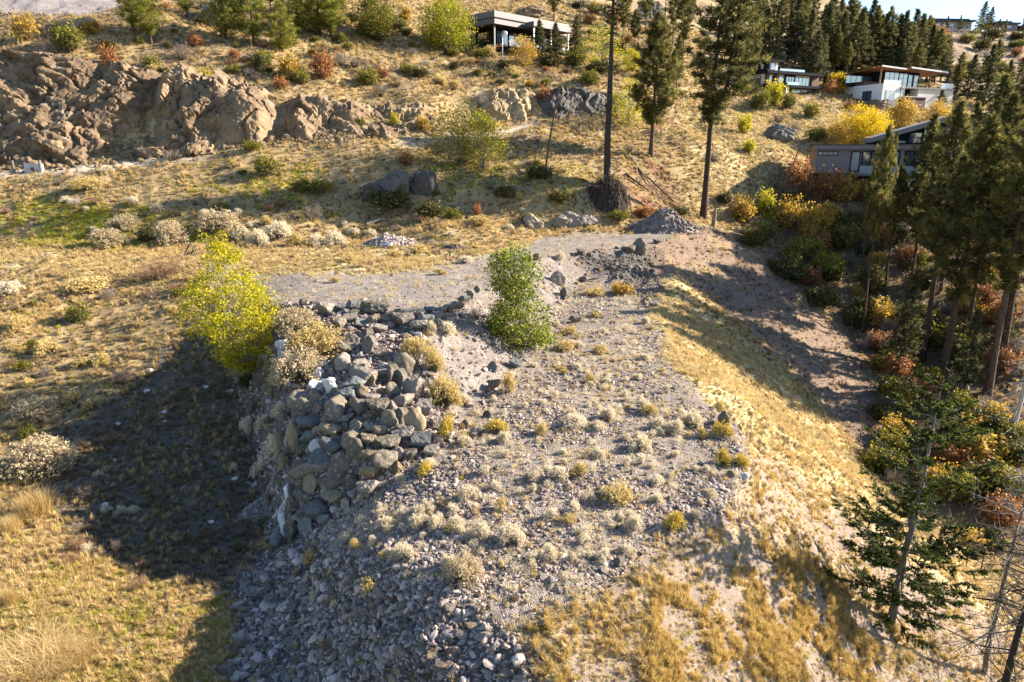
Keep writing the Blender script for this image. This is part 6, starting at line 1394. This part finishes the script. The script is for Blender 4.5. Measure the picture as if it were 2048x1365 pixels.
# golden broadleaf trees between the white house and the lower house
leafy(1712, 292, 212, 'leaf_yellow', 'brilliant yellow tree behind the left roof of the lower house', Y=137, seed=20, ncl=150, wide=1.5, per=60)
leafy(1740, 295, 218, 'leaf_yellow', 'brilliant yellow tree touching the first one on its right', Y=138, seed=21, ncl=130, wide=1.4, per=60)
leafy(1678, 300, 235, 'leaf_gold', 'orange-gold small tree at the left side of the brilliant yellow one', Y=134, seed=24, ncl=60, wide=.8)
leafy(1797, 290, 197, 'leaf_gold', 'tall narrow orange-gold tree before the red-brown wall', Y=146, seed=22, ncl=130, wide=.95, per=60)
leafy(1868, 285, 203, 'leaf_gold', 'broad orange-gold tree right of the red-brown wall', Y=148, seed=23, ncl=140, wide=1.25, per=60)
leafy(1672, 165, 140, 'leaf_yellow', 'small yellow tree at the left end of the white house', Y=178, seed=25, ncl=50)
leafy(1662, 178, 160, 'leaf_rust', 'red and orange small tree between the dark and white houses', Y=174, seed=26, ncl=50)
stand('PC', 1888, 215, 140, 'dense dark conifer between the white house and the small white building', Y=196, wide=1.5)
stand('PC', 1860, 180, 132, 'dark conifer behind the white house roof', Y=200, wide=1.3)
stand('PC', 1875, 250, 180, 'grey-green spiky conifer before the white wall', Y=160, wide=1.5)
# hillside pines behind, top middle
HP_IT, FO_IT = [], []
for k, (px, py, top) in enumerate([(1108, 60, -60), (1255, 55, -40), (1268, 110, 20), (1290, 70, -45), (1345, 90, -40), (1365, 130, -30), (1352, 190, 70), (1375, 60, -60), (1330, 45, -50), (1245, 90, -20), (1160, 40, -50), (1235, 20, -60)]):
    HP_IT.append((stand('PV', px, py, top, 'x', group='pines on the hillside above the grey house'), px, py, f"{['tall', 'dusky', 'slender', 'dense'][k%4]} hillside pine"))
relabel(HP_IT, [(1060,40,'the grey house'),(1212,60,'the tall bare pine'),(1320,80,'the dense litter-foot pine'),(1430,100,'the forked pine crown')])
# forest on the slope behind the houses
FO = [(1505,150,30),(1530,120,15),(1548,150,40),(1560,100,-15),(1575,120,20),(1590,130,-10),(1605,100,-20),(1612,160,20),(1628,170,60),(1640,140,10),(1650,150,5),(1655,120,-12),(1665,160,50),(1672,120,0),(1680,150,25),(1690,140,-8),(1700,120,10),
      (1708,160,20),(1716,130,15),(1722,150,30),(1735,130,0),(1742,150,12),(1752,140,30),(1760,120,28),(1768,150,14),(1775,130,40),(1785,150,34),(1790,120,28),(1800,150,24),(1806,130,40),(1815,150,45),(1822,140,20),(1835,150,28),(1845,140,32),(1852,165,50),(1860,150,62),
      (1868,170,58),(1880,165,72),(1890,150,80),(1828,180,85),(1795,165,80),(1730,165,80),(1690,170,85),(1640,165,70),(1770,165,75),(1520,90,-20),(1545,80,-30),(1512,60,-40),(1580,60,-40),(1620,90,-30),(1600,60,-35),(1915,180,105),(1935,200,110),(1965,215,90),(1985,170,80),(2010,200,120),(2035,190,110),(1905,215,130)]
for k, (px, py, top) in enumerate(FO):
    g = at(px, py); H = Hpx(px, top, g)
    FO_IT.append((stand('PC' if k % 3 else 'PV', px, py, top, 'x', group='forest pines on the slope behind the houses', wide=1.35 if k % 3 else 1.0), px, (py+top)/2, f"{['dark', 'grey-green', 'slender dark', 'broad'][k%4]} {'tall' if py-top > 115 else ''} forest pine".replace('  ', ' ')))
relabel(FO_IT, [(1560,140,'the dark house'),(1780,150,'the white house'),(1905,160,'the white outbuilding'),(1900,45,'the ridge house'),(1640,60,'the gap on the ridge'),(1740,60,'the forest middle'),(1690,120,'the forest foot'),(1970,110,'the far grassy hill'),(1520,20,'the bare hillside strip'),(1830,110,'the forest right end')])
# skyline trees by the ridge houses
for (px, top, wide, lab) in [(1962, 4, 1.5, 'tall dark tree on the skyline, left of a pair'), (1978, 14, 1.3, 'dark tree on the skyline, right of a pair'), (1918, 30, 1.0, 'small tree before the ridge house'), (1893, 32, 1.3, 'round grey tree before the ridge house'), (1998, 38, 1.4, 'dark small tree right of the skyline pair'), (2010, 38, 1.2, 'dark small tree between the ridge houses'), (2047, 22, 1.2, 'dark tree at the right end of the skyline')]:
    stand('PC', px, 60, top, lab, Y=425, wide=wide)
leafy(1955, 62, 38, 'leaf_olive', 'yellow-green round tree on the ridge right of the ridge house', Y=418, seed=30, ncl=40)
# ------------------------------------------------------------------ shrubs, one by one
rg = np.random.default_rng(123)
SH = {}
def shrub_kind(key, n, fn): SH[key] = [fn(np.random.default_rng(1000+i+10*sum(map(ord, key)))) for i in range(n)]
shrub_kind('cream', 5, lambda r: brush_mesh(r, 240, .9, .80, (7, .075), 'brush_cream', 'twig_white', 9))
shrub_kind('clump', 3, lambda r: (tuft_mesh('blades', M['straw'], r, 1100, .95, .8, .011, .5, .6), None))
shrub_kind('cream_big', 4, lambda r: brush_mesh(r, 420, .95, .9, (6, .062), 'brush_tan', 'brush_stem', 11))
shrub_kind('gold_big', 4, lambda r: brush_mesh(r, 420, .95, .9, (6, .060), 'brush_gold', 'brush_stem', 11))
shrub_kind('gold', 4, lambda r: brush_mesh(r, 180, .9, .75, (5, .08), 'brush_gold', 'brush_stem', 5))
shrub_kind('yellow', 4, lambda r: brush_mesh(r, 240, .95, .75, (6, .07), 'brush_yellow', 'brush_stem', 7))
shrub_kind('wispy', 6, lambda r: brush_mesh(r, 110, .9, .66, (5, .075), 'brush_cream', 'twig_white', 6))
shrub_kind('bare', 4, lambda r: twig_mesh(r, 130, .9, .85, 'twig_grey'))
shrub_kind('white', 3, lambda r: twig_mesh(r, 110, .8, .8, 'twig_white'))
shrub_kind('red', 3, lambda r: twig_mesh(r, 140, .8, .9, 'twig_red'))
shrub_kind('olive', 4, lambda r: twig_mesh(r, 110, .9, .85, 'twig_grey', 'leaf_olive', 1500, .10))
shrub_kind('bramble', 3, lambda r: twig_mesh(r, 110, .8, .9, 'twig_red', 'leaf_bramble', 1800, .11))
shrub_kind('rust', 3, lambda r: twig_mesh(r, 120, .95, .85, 'twig_red', 'leaf_rust', 1200, .10))
shrub_kind('golden', 3, lambda r: twig_mesh(r, 110, .95, .85, 'twig_grey', 'leaf_gold', 1500, .10))
shrub_kind('yellowleaf', 3, lambda r: twig_mesh(r, 100, .95, .85, 'twig_grey', 'leaf_lime', 1500, .10))
NAMES = {'cream': 'rabbitbrush', 'cream_big': 'rabbitbrush', 'gold': 'rabbitbrush', 'gold_big': 'rabbitbrush', 'yellow': 'rabbitbrush', 'wispy': 'rabbitbrush', 'clump': 'grass_clump', 'bare': 'bare_bush', 'white': 'bare_bush', 'red': 'dry_bush', 'olive': 'leafy_bush', 'yellowleaf': 'leafy_bush', 'bramble': 'bramble_bush', 'rust': 'autumn_bush', 'golden': 'autumn_bush'}
RB = ('cream', 'cream_big', 'gold', 'gold_big', 'yellow', 'wispy')
def shrub(px, py, w, h, key, label, group=None, Y=None):
    """px, py: centre of the bush in the photograph, w, h its size there"""
    if Y is None and 1560 < px < 1765 and 300 < py < 425: Y = 107
    g = at(px, py+h*.42, Y)
    if Y is not None: h = max(h, (ray(px, py-h*.5)[1]*Y-g[2])/mpp(Y, py))
    m = mpp(g[1], py); vs = SH[key]; k = int(rg.integers(0, len(vs)))
    root = thing(NAMES.get(key, 'bush') if not (group and 'terrace' not in group and key in ('cream', 'gold')) else 'dry_bush', label, 'grass' if key == 'clump' else 'shrub', (g[0], g[1]+w*m*.25, HZ(g[0], g[1]+w*m*.25)), rg.uniform(0, 6.28), group)
    s = w*m/1.55; root.scale = (s, s, max(s*.6, h*m/1.0*.92))
    link('blades' if key == 'clump' else 'stems', vs[k][0], root)
    if vs[k][1]: link('flower_heads' if key in RB else 'foliage', vs[k][1], root)
    LAST[0] = root; return root
S = [
 # on and round the boulder pile
 (585,655,100,56,'cream_big','large tan seed-headed bush on the pile top right of the yellow tree'),
 (632,694,115,74,'gold_big','large golden tan bush on the pile above the white-splashed boulders'),
 (598,752,110,84,'cream_big','large grey-tan bush over the shaded left edge of the pile'),
 (832,700,64,58,'gold_big','curved golden bush on the upper right of the pile'),(866,722,40,60,'gold_big','golden bush hanging down the right flank of the pile'),
 (885,786,68,78,'gold_big','tall tan golden bush on the right flank of the pile'),(900,862,50,58,'yellow','bright golden yellow bush at the lower right foot of the pile'),
 (548,905,52,54,'cream','dim tan bush in shade left of the stacked face'),(522,945,46,46,'cream','dim bush in shade lower left of the stacked face'),(493,857,40,40,'cream','round dim bush standing alone in the shaded hollow'),
 (540,850,36,34,'bare','bare bush in shade by the small pine'),(520,770,44,50,'bare','grey bush in the shade left of the big grey-tan one'),(505,815,40,44,'bare','grey bush in the shade under the lime-yellow tree'),(560,830,36,40,'cream','dim tan bush above the stacked face on its shaded side'),(530,860,44,44,'cream','dim tan bush halfway down the shaded side of the pile'),(575,910,30,50,'bare','thin dim bush against the shaded boulders'),(505,900,40,36,'bare','dim bush at the shaded foot of the pile'),(530,985,40,36,'bare','dim bush above the blue-grey gravel heap'),(490,770,40,40,'bramble','dark leafy bush under the lime-yellow tree'),(540,1012,50,34,'bare','bare low bush on the blue-grey gravel heap'),
 (865,625,0,0,'',''),
 (863,655,20,26,'cream','small tan bush on the bare bank below the rim rocks'),(893,660,44,30,'cream','twin tan bush on the bare bank right of the small one'),(953,630,50,36,'bare','grey-brown bush on the bank left of the green tree'),
 (1015,768,42,52,'gold','olive golden bush at the bank foot below the green tree'),(932,803,26,26,'cream','small tan bush at the bank foot right of the big golden bush'),
 # on the terrace
 (992,862,62,34,'yellow','low orange-yellow bush on the terrace by the pile foot'),(1010,876,34,26,'cream','small pale bush touching the orange-yellow one'),
 (1148,847,56,30,'cream','wide twin pale bush in the middle of the terrace'),(1218,829,36,32,'cream','round pale bush with a dark shadow right of the twin bush'),(1088,860,36,32,'gold','yellow-topped bush left of the twin pale bush'),
 (1182,757,24,28,'gold','upright tan bush alone at the back of the terrace'),(1283,888,44,36,'cream','pale bush with dark shadow in the middle right of the terrace'),(1320,850,34,30,'cream','pale bush leftmost of the trio before the pointed boulder'),
 (1352,856,44,34,'cream','pale bush in the middle of the trio before the pointed boulder'),(1385,840,50,40,'cream','widest pale bush of the trio before the pointed boulder'),
 (1447,862,46,40,'yellow','golden bush right in front of the dark pointed boulder'),(1438,812,30,34,'gold','golden bush behind the dark pointed boulder'),(1450,918,42,38,'yellow','left of the twin yellow bushes on the terrace edge'),(1486,922,34,32,'yellow','right of the twin yellow bushes on the terrace edge'),
 (1022,1072,58,50,'cream','big pale bush in the front middle of the gravel terrace'),(925,1146,78,66,'cream_big','largest pale yellow bush at the front edge of the gravel terrace'),(736,1178,42,40,'gold','round yellow bush at the lower edge of the sunny gravel'),
 (706,1092,28,28,'gold','small round yellow bush at the left end of the terrace'),(620,1118,34,36,'gold','leftmost yellow bush at the top of the shaded front slope'),(744,1084,22,28,'cream','slim pale bush right of the small round yellow one'),(668,1106,28,28,'bare','grey bush between two round yellow ones on the front slope'),
 (786,1112,28,28,'cream','pale bush right of the round yellow ones at the terrace front'),(1097,1108,36,38,'cream','pale bush left of the broken rock at the terrace front'),(1350,1052,54,44,'yellow','yellow-topped bush on the right front of the terrace'),(1272,1050,42,38,'cream','pale bush left of the yellow-topped one on the terrace front'),
 (1160,946,44,36,'gold','round yellowish bush in the centre of the gravel'),(1120,950,40,34,'cream','pale bush touching the round yellowish one in the gravel'),(852,1010,32,34,'wispy','grey wispy bush near the pile foot on the gravel'),(834,1047,42,34,'cream','pale bush below the wispy grey one'),
 (868,1046,30,30,'cream','pale bush among cobbles right of another'),(855,945,46,36,'yellow','round straw-yellow bush at the foot of the pile'),(1005,1010,34,30,'gold','yellow-tipped bush in the left of the gravel'),(992,972,30,28,'wispy','wispy bush above the yellow-tipped one'),
 (905,1020,34,30,'wispy','wispy pale bush left of the yellow-tipped one'),(1235,985,70,56,'gold','low ochre-tan bush spread over gravel'),(612,1160,24,22,'wispy','wispy bush in the upper shade of the front slope'),(624,1200,28,28,'wispy','wispy pale bush in the middle of the shaded front slope'),(670,1215,30,22,'wispy','low wispy bush right of the pale one in the shade'),
 (485,1285,44,44,'bare','dead grey bush at the left foot of the front slope'),(650,1300,40,40,'red','dead brown bush with stalks on the shaded front slope'),(760,1020,34,30,'wispy','wispy bush by the foot of the pile'),(720,1000,20,20,'wispy','small wispy bush against the pile foot'),
 (1300,820,44,26,'gold','low tan bush on the right of the terrace'),(1255,795,26,22,'wispy','small wispy bush behind the round pale bush'),(1110,790,26,20,'wispy','small wispy bush in the back left of the terrace'),(1195,905,24,22,'wispy','small wispy bush in front of the round pale bush'),
 (1415,940,30,20,'wispy','thin bush left of the twin yellow bushes'),(1335,780,30,24,'wispy','wispy bush near the bright slope edge'),(1200,700,40,20,'gold','low straw bush at the back of the terrace'),(1130,690,40,34,'gold','straw bush right of the green tree'),(1140,660,30,24,'gold','low straw bush by the rocks of the bank'),
 (1190,630,24,16,'gold','small straw bush high on the terrace'),(1245,580,60,30,'golden','russet and straw bush at the far end of the terrace'),(1190,585,50,24,'gold','straw bush at the far end of the terrace left of the russet one'),(1120,515,22,20,'cream','pale bush on the pad edge right of the dark boulder'),
 # left meadow and hollow
 (66,922,120,80,'cream_big','large cream bush in the sun at the left edge above the hollow'),(62,824,88,44,'cream_big','large pale bush behind the cream one at the left edge'),(14,580,60,34,'cream','pale bush at the far left below the straw strip'),
 (300,548,150,44,'red','wide reddish dry bush left of the yellow tree'),(210,590,60,34,'bare','dark bare bush in the meadow left of the tree shadow'),(165,570,90,40,'gold','tan bush in the meadow below the straw strip'),(150,632,66,44,'olive','dark olive bush in the left meadow'),
 (350,575,60,36,'red','brown bush beside the yellow tree'),(150,1085,44,56,'red','tall pink-brown weed bush at the sunny edge of the hollow'),(130,1120,60,34,'red','pink-brown weeds left of the tall one'),(270,1170,54,40,'red','pink-brown bush on the lower edge of the shadow'),
 (210,1020,24,20,'cream','small pale bush alone in the hollow, leftmost'),(237,1024,28,24,'cream','small pale bush in the hollow, middle of three'),(262,1024,28,22,'cream','small pale bush in the hollow, rightmost of three'),(160,985,60,44,'bare','bare grey bush in the shade behind the straw tufts'),
 (230,1090,40,40,'bare','dark bare bush in the lower hollow'),(410,1070,44,30,'red','brown low bush in the hollow near the gravel heap'),(285,1130,44,30,'red','brown bush low in the hollow'),(330,850,40,26,'red','brown weeds high in the hollow'),(60,1010,70,70,'clump','straw-coloured bushy tuft at the left edge'),
 (12,1050,44,44,'clump','straw bushy tuft at the far left'),(15,1195,34,54,'clump','upright straw tuft at the lower left edge'),(40,1340,160,50,'clump','wide straw grass clump in the lower left corner'),(130,1320,90,50,'clump','straw grass clump right of the corner one'),
 (215,880,60,30,'red','pinkish dry weeds at the edge of the shadow'),(240,760,70,44,'bare','dark bare bush at the upper shadow edge'),(90,700,60,40,'gold','tan bush in the left meadow'),(30,650,50,34,'gold','tan bush at the left edge of the meadow'),
 # row behind the straw strip and on the meadow
 (205,478,76,40,'cream_big','tan bush at the left end of the row behind the straw strip'),(246,458,62,38,'cream_big','pale clumped bush second from left in the row'),(334,470,64,54,'cream_big','tan bush right of the dark gap in the row'),(290,470,44,40,'bramble','dark shaded bush in the gap of the row'),
 (430,452,84,52,'cream_big','big double pale bush above the yellow tree'),(512,478,44,42,'cream','round pale bush in the row right of the yellow tree top'),(480,470,36,30,'cream','pale bush behind the round one'),(553,465,58,40,'cream','pale bush in the row with bare lower stems'),(588,478,40,36,'gold','golden bush in the row'),
 (632,482,40,32,'cream','pale round bush right of the golden one in the row'),(668,478,50,38,'cream','last pale bush at the right end of the row'),(624,428,66,46,'bare','bare grey bush above the row'),(560,406,44,34,'red','brown bush above the row'),(535,415,40,30,'red','reddish brown bush left of the brown one'),
 (600,378,56,34,'olive','dark olive bush on the meadow, left of a pair'),(640,380,60,36,'olive','dark olive bush on the meadow, right of a pair'),(528,338,62,52,'olive','dark rounded bush below the cut face'),(500,300,50,24,'olive','olive bush at the foot of the cut face'),
 (170,376,66,30,'gold_big','yellow lumpy bush on the meadow below the road'),(146,406,42,28,'white','whitish dead bush below the yellow lumpy one'),(185,405,44,24,'red','brown bush right of the whitish dead one'),(288,310,56,34,'bare','pinkish bare bush at the road edge'),(340,314,70,30,'bare','wide pinkish bare bush at the end of the road'),
 (775,416,116,50,'bramble','long dark bramble thicket below the dark outcrop'),(858,422,66,44,'bramble','dark bramble right of the long thicket'),(905,430,50,30,'olive','olive bush right of the brambles'),(955,425,24,34,'rust','small red bush in the shade band'),(810,322,44,34,'rust','rusty bush on top of the dark outcrop'),
 (1078,350,70,36,'bramble','olive brown bush at the foot of the leaning dead trunk'),(1010,400,60,30,'bramble','dim bush in the shade band'),(980,380,50,30,'bare','bare dim bush in the shade band'),(1120,410,60,30,'bramble','dark bush below the root mound'),
 (960,445,60,24,'gold','straw bush on the back of the pad'),(1060,440,50,24,'olive','olive bush above the low rock faces'),(840,440,50,24,'red','brown bush behind the rubble heap'),(930,520,34,18,'cream','straw bush on the pad left of the green tree'),(830,500,60,24,'gold','straw bush beside the rubble heap on the pad'),
 (670,560,26,14,'gold','small round straw bush on the pad'),(790,510,40,20,'gold','straw bush in front of the larger rubble heap'),(880,545,36,14,'gold','straw bush in the middle of the pad'),(700,520,60,18,'gold','wide straw bush on the pad edge'),
 # hillside and cliff tops
 (45,64,60,60,'golden','orange-brown bush at the upper left hill'),(130,92,84,66,'olive','olive and yellow bush over the cliff top'),(85,110,60,50,'bare','bare brown bush over the cliff top'),(180,60,44,34,'golden','orange bush left of the bright young pines'),(215,130,50,50,'rust','reddish bush at the cliff top'),
 (360,110,60,44,'bare','brown bush beside the shaded cliff hollow'),(410,166,34,44,'yellowleaf','bright green-yellow bush on the cliff face'),(100,180,30,24,'olive','small olive bush on the cliff face'),(175,250,20,28,'yellowleaf','small green bush low on the cliff'),(150,170,24,26,'rust','small rusty bush in a crack of the cliff'),
 (520,128,56,50,'olive','olive-brown bush above the cut'),(575,140,60,56,'golden','brownish bush above the cut'),(640,140,70,60,'rust','reddish brown bush above the cut'),(600,160,50,34,'olive','dark olive bush above the cut'),(680,120,50,40,'bare','brown bare bush on the hillside'),
 (735,160,70,40,'olive','olive bush over the rock cut'),(760,185,50,34,'bare','brown bush on the rock cut edge'),(850,125,40,24,'white','pale dead stump bush on the hillside'),(905,110,44,18,'olive','low bush under the lime tree'),(788,242,26,30,'yellowleaf','small lime bush at the foot of the cut'),(845,250,40,40,'golden','golden bush at the foot of the cut'),
 (1060,170,24,14,'golden','small orange bush on top of the right rock face'),(1180,165,60,34,'olive','olive bush right of the leaning dead trunk'),(1090,200,40,40,'rust','reddish twiggy bush on the right rock face'),(960,205,50,60,'white','whitish bare bush before the right rock face'),
 (720,250,30,24,'olive','small bush at the cut foot'),(1150,120,60,40,'olive','dark shrub below the modern grey house'),(1200,135,70,36,'bramble','dark shrub right of the grey house pines'),(1100,125,60,34,'bramble','dark shrub under the house pines'),(960,110,50,24,'olive','dark shrub by the lamp post'),
 # golden slope and gully on the right
 (1490,255,40,44,'yellowleaf','yellow-green bush beside the twin-trunk pine crown'),(1500,298,34,30,'yellowleaf','small lime bush alone on the golden slope'),(1430,318,40,34,'bare','grey bush on the golden slope'),(1550,195,70,56,'yellowleaf','yellow bush below the dark house'),(1525,205,60,50,'olive','olive bush below the dark house'),(1580,205,40,40,'olive','olive bush at the left end of the retaining wall'),
 (1625,225,44,36,'olive','olive bush on the slope below the retaining wall'),(1590,260,60,44,'bare','grey-brown bush on the golden slope by dark rock'),(1640,275,60,34,'olive','dark green bush above the lower house roof'),(1560,240,50,30,'bare','grey bush high on the golden slope below the yellow bush'),(1700,215,30,24,'rust','reddish bush by the bare mound'),
 (1605,350,80,70,'rust','tall rusty red bush left of the lower house'),(1665,380,90,70,'rust','rusty red bush before the lower house windows'),(1590,370,70,60,'bare','dark purple bare bush by the leaning snag'),(1690,410,90,60,'golden','orange bush below the lower house'),(1735,385,70,50,'rust','red-orange bush right of the pine trunk'),
 (1490,425,70,60,'golden','golden olive bush right of the gravel mound'),(1535,420,60,70,'yellowleaf','yellow bush at the top of the gully'),(1530,470,80,50,'olive','olive bush at the gully edge'),(1580,440,80,70,'golden','orange gold bush in the gully'),(1640,450,90,70,'golden','amber bush in the gully'),(1640,490,70,50,'rust','purple-red bush in the gully'),
 (1600,510,80,50,'olive','olive bush deeper in the gully'),(1660,540,90,56,'olive','yellow-olive bush by the tall pine trunk'),(1590,550,90,50,'bramble','dark green bush along the dirt slope'),(1650,600,90,56,'bramble','dark thicket along the lower dirt slope'),(1700,480,80,60,'olive','olive bush behind the tall pine trunk'),
 (1770,480,80,60,'rust','red bush among the pines'),(1820,520,80,60,'rust','rusty bush deeper among the pines'),(1860,560,80,60,'bramble','dark bush among the pines'),(1790,420,80,50,'golden','orange bush below the lower house terrace'),(1860,420,80,50,'golden','amber bush right of the lower house'),
 (1750,560,80,60,'bramble','dark green bush behind the tall trunk'),(1720,640,70,50,'bramble','dark bush at the foot of the tall pine'),(1760,690,60,44,'rust','reddish bush at the forest edge'),(1800,800,80,60,'olive','olive bush at the foot of the thick pine'),(1850,790,80,60,'rust','red-brown bush under the thick pine'),
 (1930,810,80,60,'olive','yellow-green bush between two thick trunks'),(1990,850,90,70,'bramble','dark bush right of the fir top'),(1920,900,90,60,'golden','amber bush behind the fir'),(1890,960,100,70,'golden','golden brown bush behind the fir trunk'),(1990,960,110,80,'bramble','dark bush by the gully fence'),
 (2020,1040,110,80,'rust','reddish bush at the right edge'),(1960,1090,90,50,'golden','yellow bush at the right edge below the dark one'),(1940,700,80,60,'bramble','dark bush in the forest'),(2010,720,90,60,'rust','brown bush in the forest at the right edge'),(1450,400,40,30,'bramble','dark bush right of the twin trunk'),
 (1360,420,50,30,'bramble','brush between the fallen logs and the mound'),(1290,430,60,24,'rust','reddish brush below the root mound'),(1240,440,60,24,'olive','olive brush at the back of the pad'),(1260,300,40,30,'bare','bare brush by the fallen logs')]
LAST = [None]
IT = []
for (px, py, w, h, key, lab) in S:
    if not key: continue
    shrub(px, py, w, h, key, lab)
# small pale bushes sown over the gravel terrace, and weeds elsewhere
def many(zk, n, box, keys, wr, hr, words, group, thr=.5, seed=1, ref=None):
    r2 = np.random.default_rng(seed); c = 0; tries = 0
    while c < n and tries < n*60:
        tries += 1
        px, py = r2.uniform(box[0], box[1]), r2.uniform(box[2], box[3]); g = GND(px, py)
        if g is None or gridf(zk, g[0], g[1]) < thr: continue
        key = keys[int(r2.integers(0, len(keys)))]; f = np.clip(mpp(30, 800)/mpp(g[1], py), .35, 1.4)
        w = r2.uniform(*wr)*f; shrub(px, py, w, w*r2.uniform(*hr), key, 'x', group); IT.append((SC.objects[-1] if False else LAST[0], px, py, words(px, py, w/f, key))); c += 1
CW = {'wispy': 'wispy pale', 'cream': 'cream-topped', 'gold': 'straw-yellow', 'yellow': 'yellow', 'bare': 'bare grey', 'red': 'reddish dry', 'olive': 'olive-green', 'white': 'whitish dead', 'bramble': 'dark leafy', 'rust': 'rust-coloured', 'golden': 'golden-leaved', 'yellowleaf': 'lime-yellow', 'cream_big': 'dense tan', 'gold_big': 'dense golden'}
def terr_words(px, py, w, key):
    return f"{'tiny' if w < 15 else ('small' if w < 23 else 'medium')} {CW[key]} bush"
many(Zn['terr'], 130, (760, 1500, 600, 1130), ['wispy', 'wispy', 'cream', 'wispy', 'cream', 'wispy', 'gold'], (11, 36), (.55, .95), terr_words, 'small bushes sown over the gravel terrace', seed=3)
many(Zn['terr'], 24, (980, 1340, 590, 760), ['gold', 'gold', 'wispy'], (16, 34), (.4, .6), terr_words, 'small bushes sown over the gravel terrace', seed=4)
def mead_words(px, py, w, key):
    return f"{'big' if w > 62 else 'low'} {CW[key]} bush"
many(open_ground*(1-Zn['lawn']), 100, (0, 1200, 320, 470), ['bare', 'red', 'cream', 'gold', 'olive', 'bare'], (34, 80), (.5, .7), mead_words, 'scattered bushes on the meadow', seed=6)
many(open_ground*(1-Zn['lawn']), 40, (0, 440, 540, 900), ['gold', 'red', 'bare', 'gold', 'olive', 'red'], (30, 62), (.5, .8), mead_words, 'scattered bushes beside the hollow', seed=7)
many(open_ground, 170, (200, 1300, 10, 175), ['bare', 'rust', 'olive', 'bramble', 'red', 'gold', 'bare', 'olive'], (45, 130), (.5, .7), mead_words, 'scattered bushes on the upper hillside', seed=8)
many(Zn['forest'], 125, (1480, 2048, 400, 1000), ['olive', 'bramble', 'rust', 'golden', 'bramble', 'bare'], (100, 200), (.6, .8), lambda px, py, w, k: f"{CW[k]} undergrowth bush", 'undergrowth of the gully forest', seed=9)
many(Zn['low'], 26, (60, 540, 780, 1150), ['bare', 'red', 'wispy', 'red'], (18, 36), (.5, .8), lambda px, py, w, k: f"{CW[k]} weed bush", 'weeds in the shaded hollow', seed=10)

LM_G = [(1148,847,'the twin pale bush on the terrace'),(1088,860,'the yellow-topped bush'),(1182,757,'the upright tan bush'),(1283,888,'the pale bush with dark shadow'),(1352,856,'the trio of pale bushes'),(1447,840,'the dark pointed boulder'),(1468,920,'the twin yellow bushes'),(1022,1072,'the big pale front bush'),(925,1146,'the largest pale bush'),
 (736,1178,'the round yellow bush'),(1350,1052,'the yellow-topped front bush'),(1160,946,'the round yellowish bush'),(855,945,'the straw-yellow bush'),(992,862,'the orange-yellow bush'),(1052,690,'the green tree'),(1308,611,'the terrace corner boulder'),(1235,985,'the ochre-tan bush'),(834,1047,'the grey wispy bush'),(1005,990,'the yellow-tipped bush'),(1245,580,'the russet bush'),(1200,690,'the low straw bush'),
 (66,922,'the large cream bush'),(62,824,'the large pale bush'),(300,548,'the wide reddish bush'),(150,632,'the dark olive bush'),(470,640,'the lime-yellow tree'),(240,470,'the tan row of bushes'),(430,452,'the double pale bush'),(624,428,'the bare grey bush'),(620,380,'the dark olive pair'),(528,338,'the dark rounded bush'),(170,376,'the yellow lumpy bush'),(70,335,'the concrete block'),(800,370,'the dark rock outcrop'),(775,416,'the bramble thicket'),
 (285,40,'the bright young pines'),(130,92,'the olive cliff-top bush'),(410,166,'the green-yellow cliff bush'),(575,140,'the brownish bush above the cut'),(600,70,'the upper left grove'),(752,60,'the grey-green tree'),(893,80,'the big lime-yellow tree'),(1040,80,'the grey house'),(1020,180,'the pale rock face'),(1200,150,'the tall bare pine'),(1320,150,'the dense pine'),(700,200,'the low rock cut'),
 (1722,600,'the slim bare-trunked pine'),(1840,700,'the reddish pine trunk'),(1879,780,'the thickest pine'),(1972,780,'the right edge pine'),(1640,450,'the amber gully bush'),(1540,440,'the yellow gully bush'),(1740,340,'the lower house'),(1850,900,'the close fir'),(493,857,'the round dim bush'),(230,1024,'the three small pale bushes'),(510,1030,'the gravel heap'),(150,1085,'the tall pink-brown weeds'),(270,1170,'the pink-brown edge bush'),(360,950,'the middle of the hollow')]
many((YY > 240).astype(float)*(XX > 90), 40, (1860, 2048, 62, 190), ['bare', 'olive', 'bramble', 'rust'], (60, 150), (.5, .7), lambda px, py, w, k: f"{CW[k]} bush on the far hill", 'bushes on the far grassy hill', seed=11)
LM_G += [(1900, 80, 'the ridge house'), (2010, 120, 'the far slope middle'), (1970, 40, 'the skyline trees')]
relabel(IT, LM_G)

_ms = []
for _k in range(6):
    r9 = np.random.default_rng(900+_k); ms, mh = MB(), MB(); n9 = 60
    d9 = rdirs(r9, n9, .5); d9[:, 2] = np.abs(d9[:, 2])+.15; t9 = d9*r9.uniform(.7, 1.05, (n9, 1))*np.array([.7, .7, .85]); b9 = t9*.06; b9[:, 2] = -.03
    blades(ms, b9, t9, .03, 0, r9.uniform(.3, .8, n9), r9); q9 = np.repeat(t9, 4, 0)+r9.normal(0, .06, (4*n9, 3))
    leaves(ms, q9, .10*r9.uniform(.6, 1.3, 4*n9), 0, np.clip(r9.normal(.5, .22, 4*n9), 0, 1), r9, .5, .7); _ms.append(ms.mesh('weed', [M['brush_cream']]))
variants('terrace_weed', _ms)
rgw = np.random.default_rng(55)
P = sample(lod*Zn['terr']*np.clip(.4+1.0*n1+.5*n2, .03, 1.2)+lod*Zn['pad']*.05, 420, rgw)
scatter('small_weeds', 'tiny pale weeds between the bushes of the terrace', 'terrace_weed', P, rgw.uniform(.12, .34, len(P)), rgw, .15)
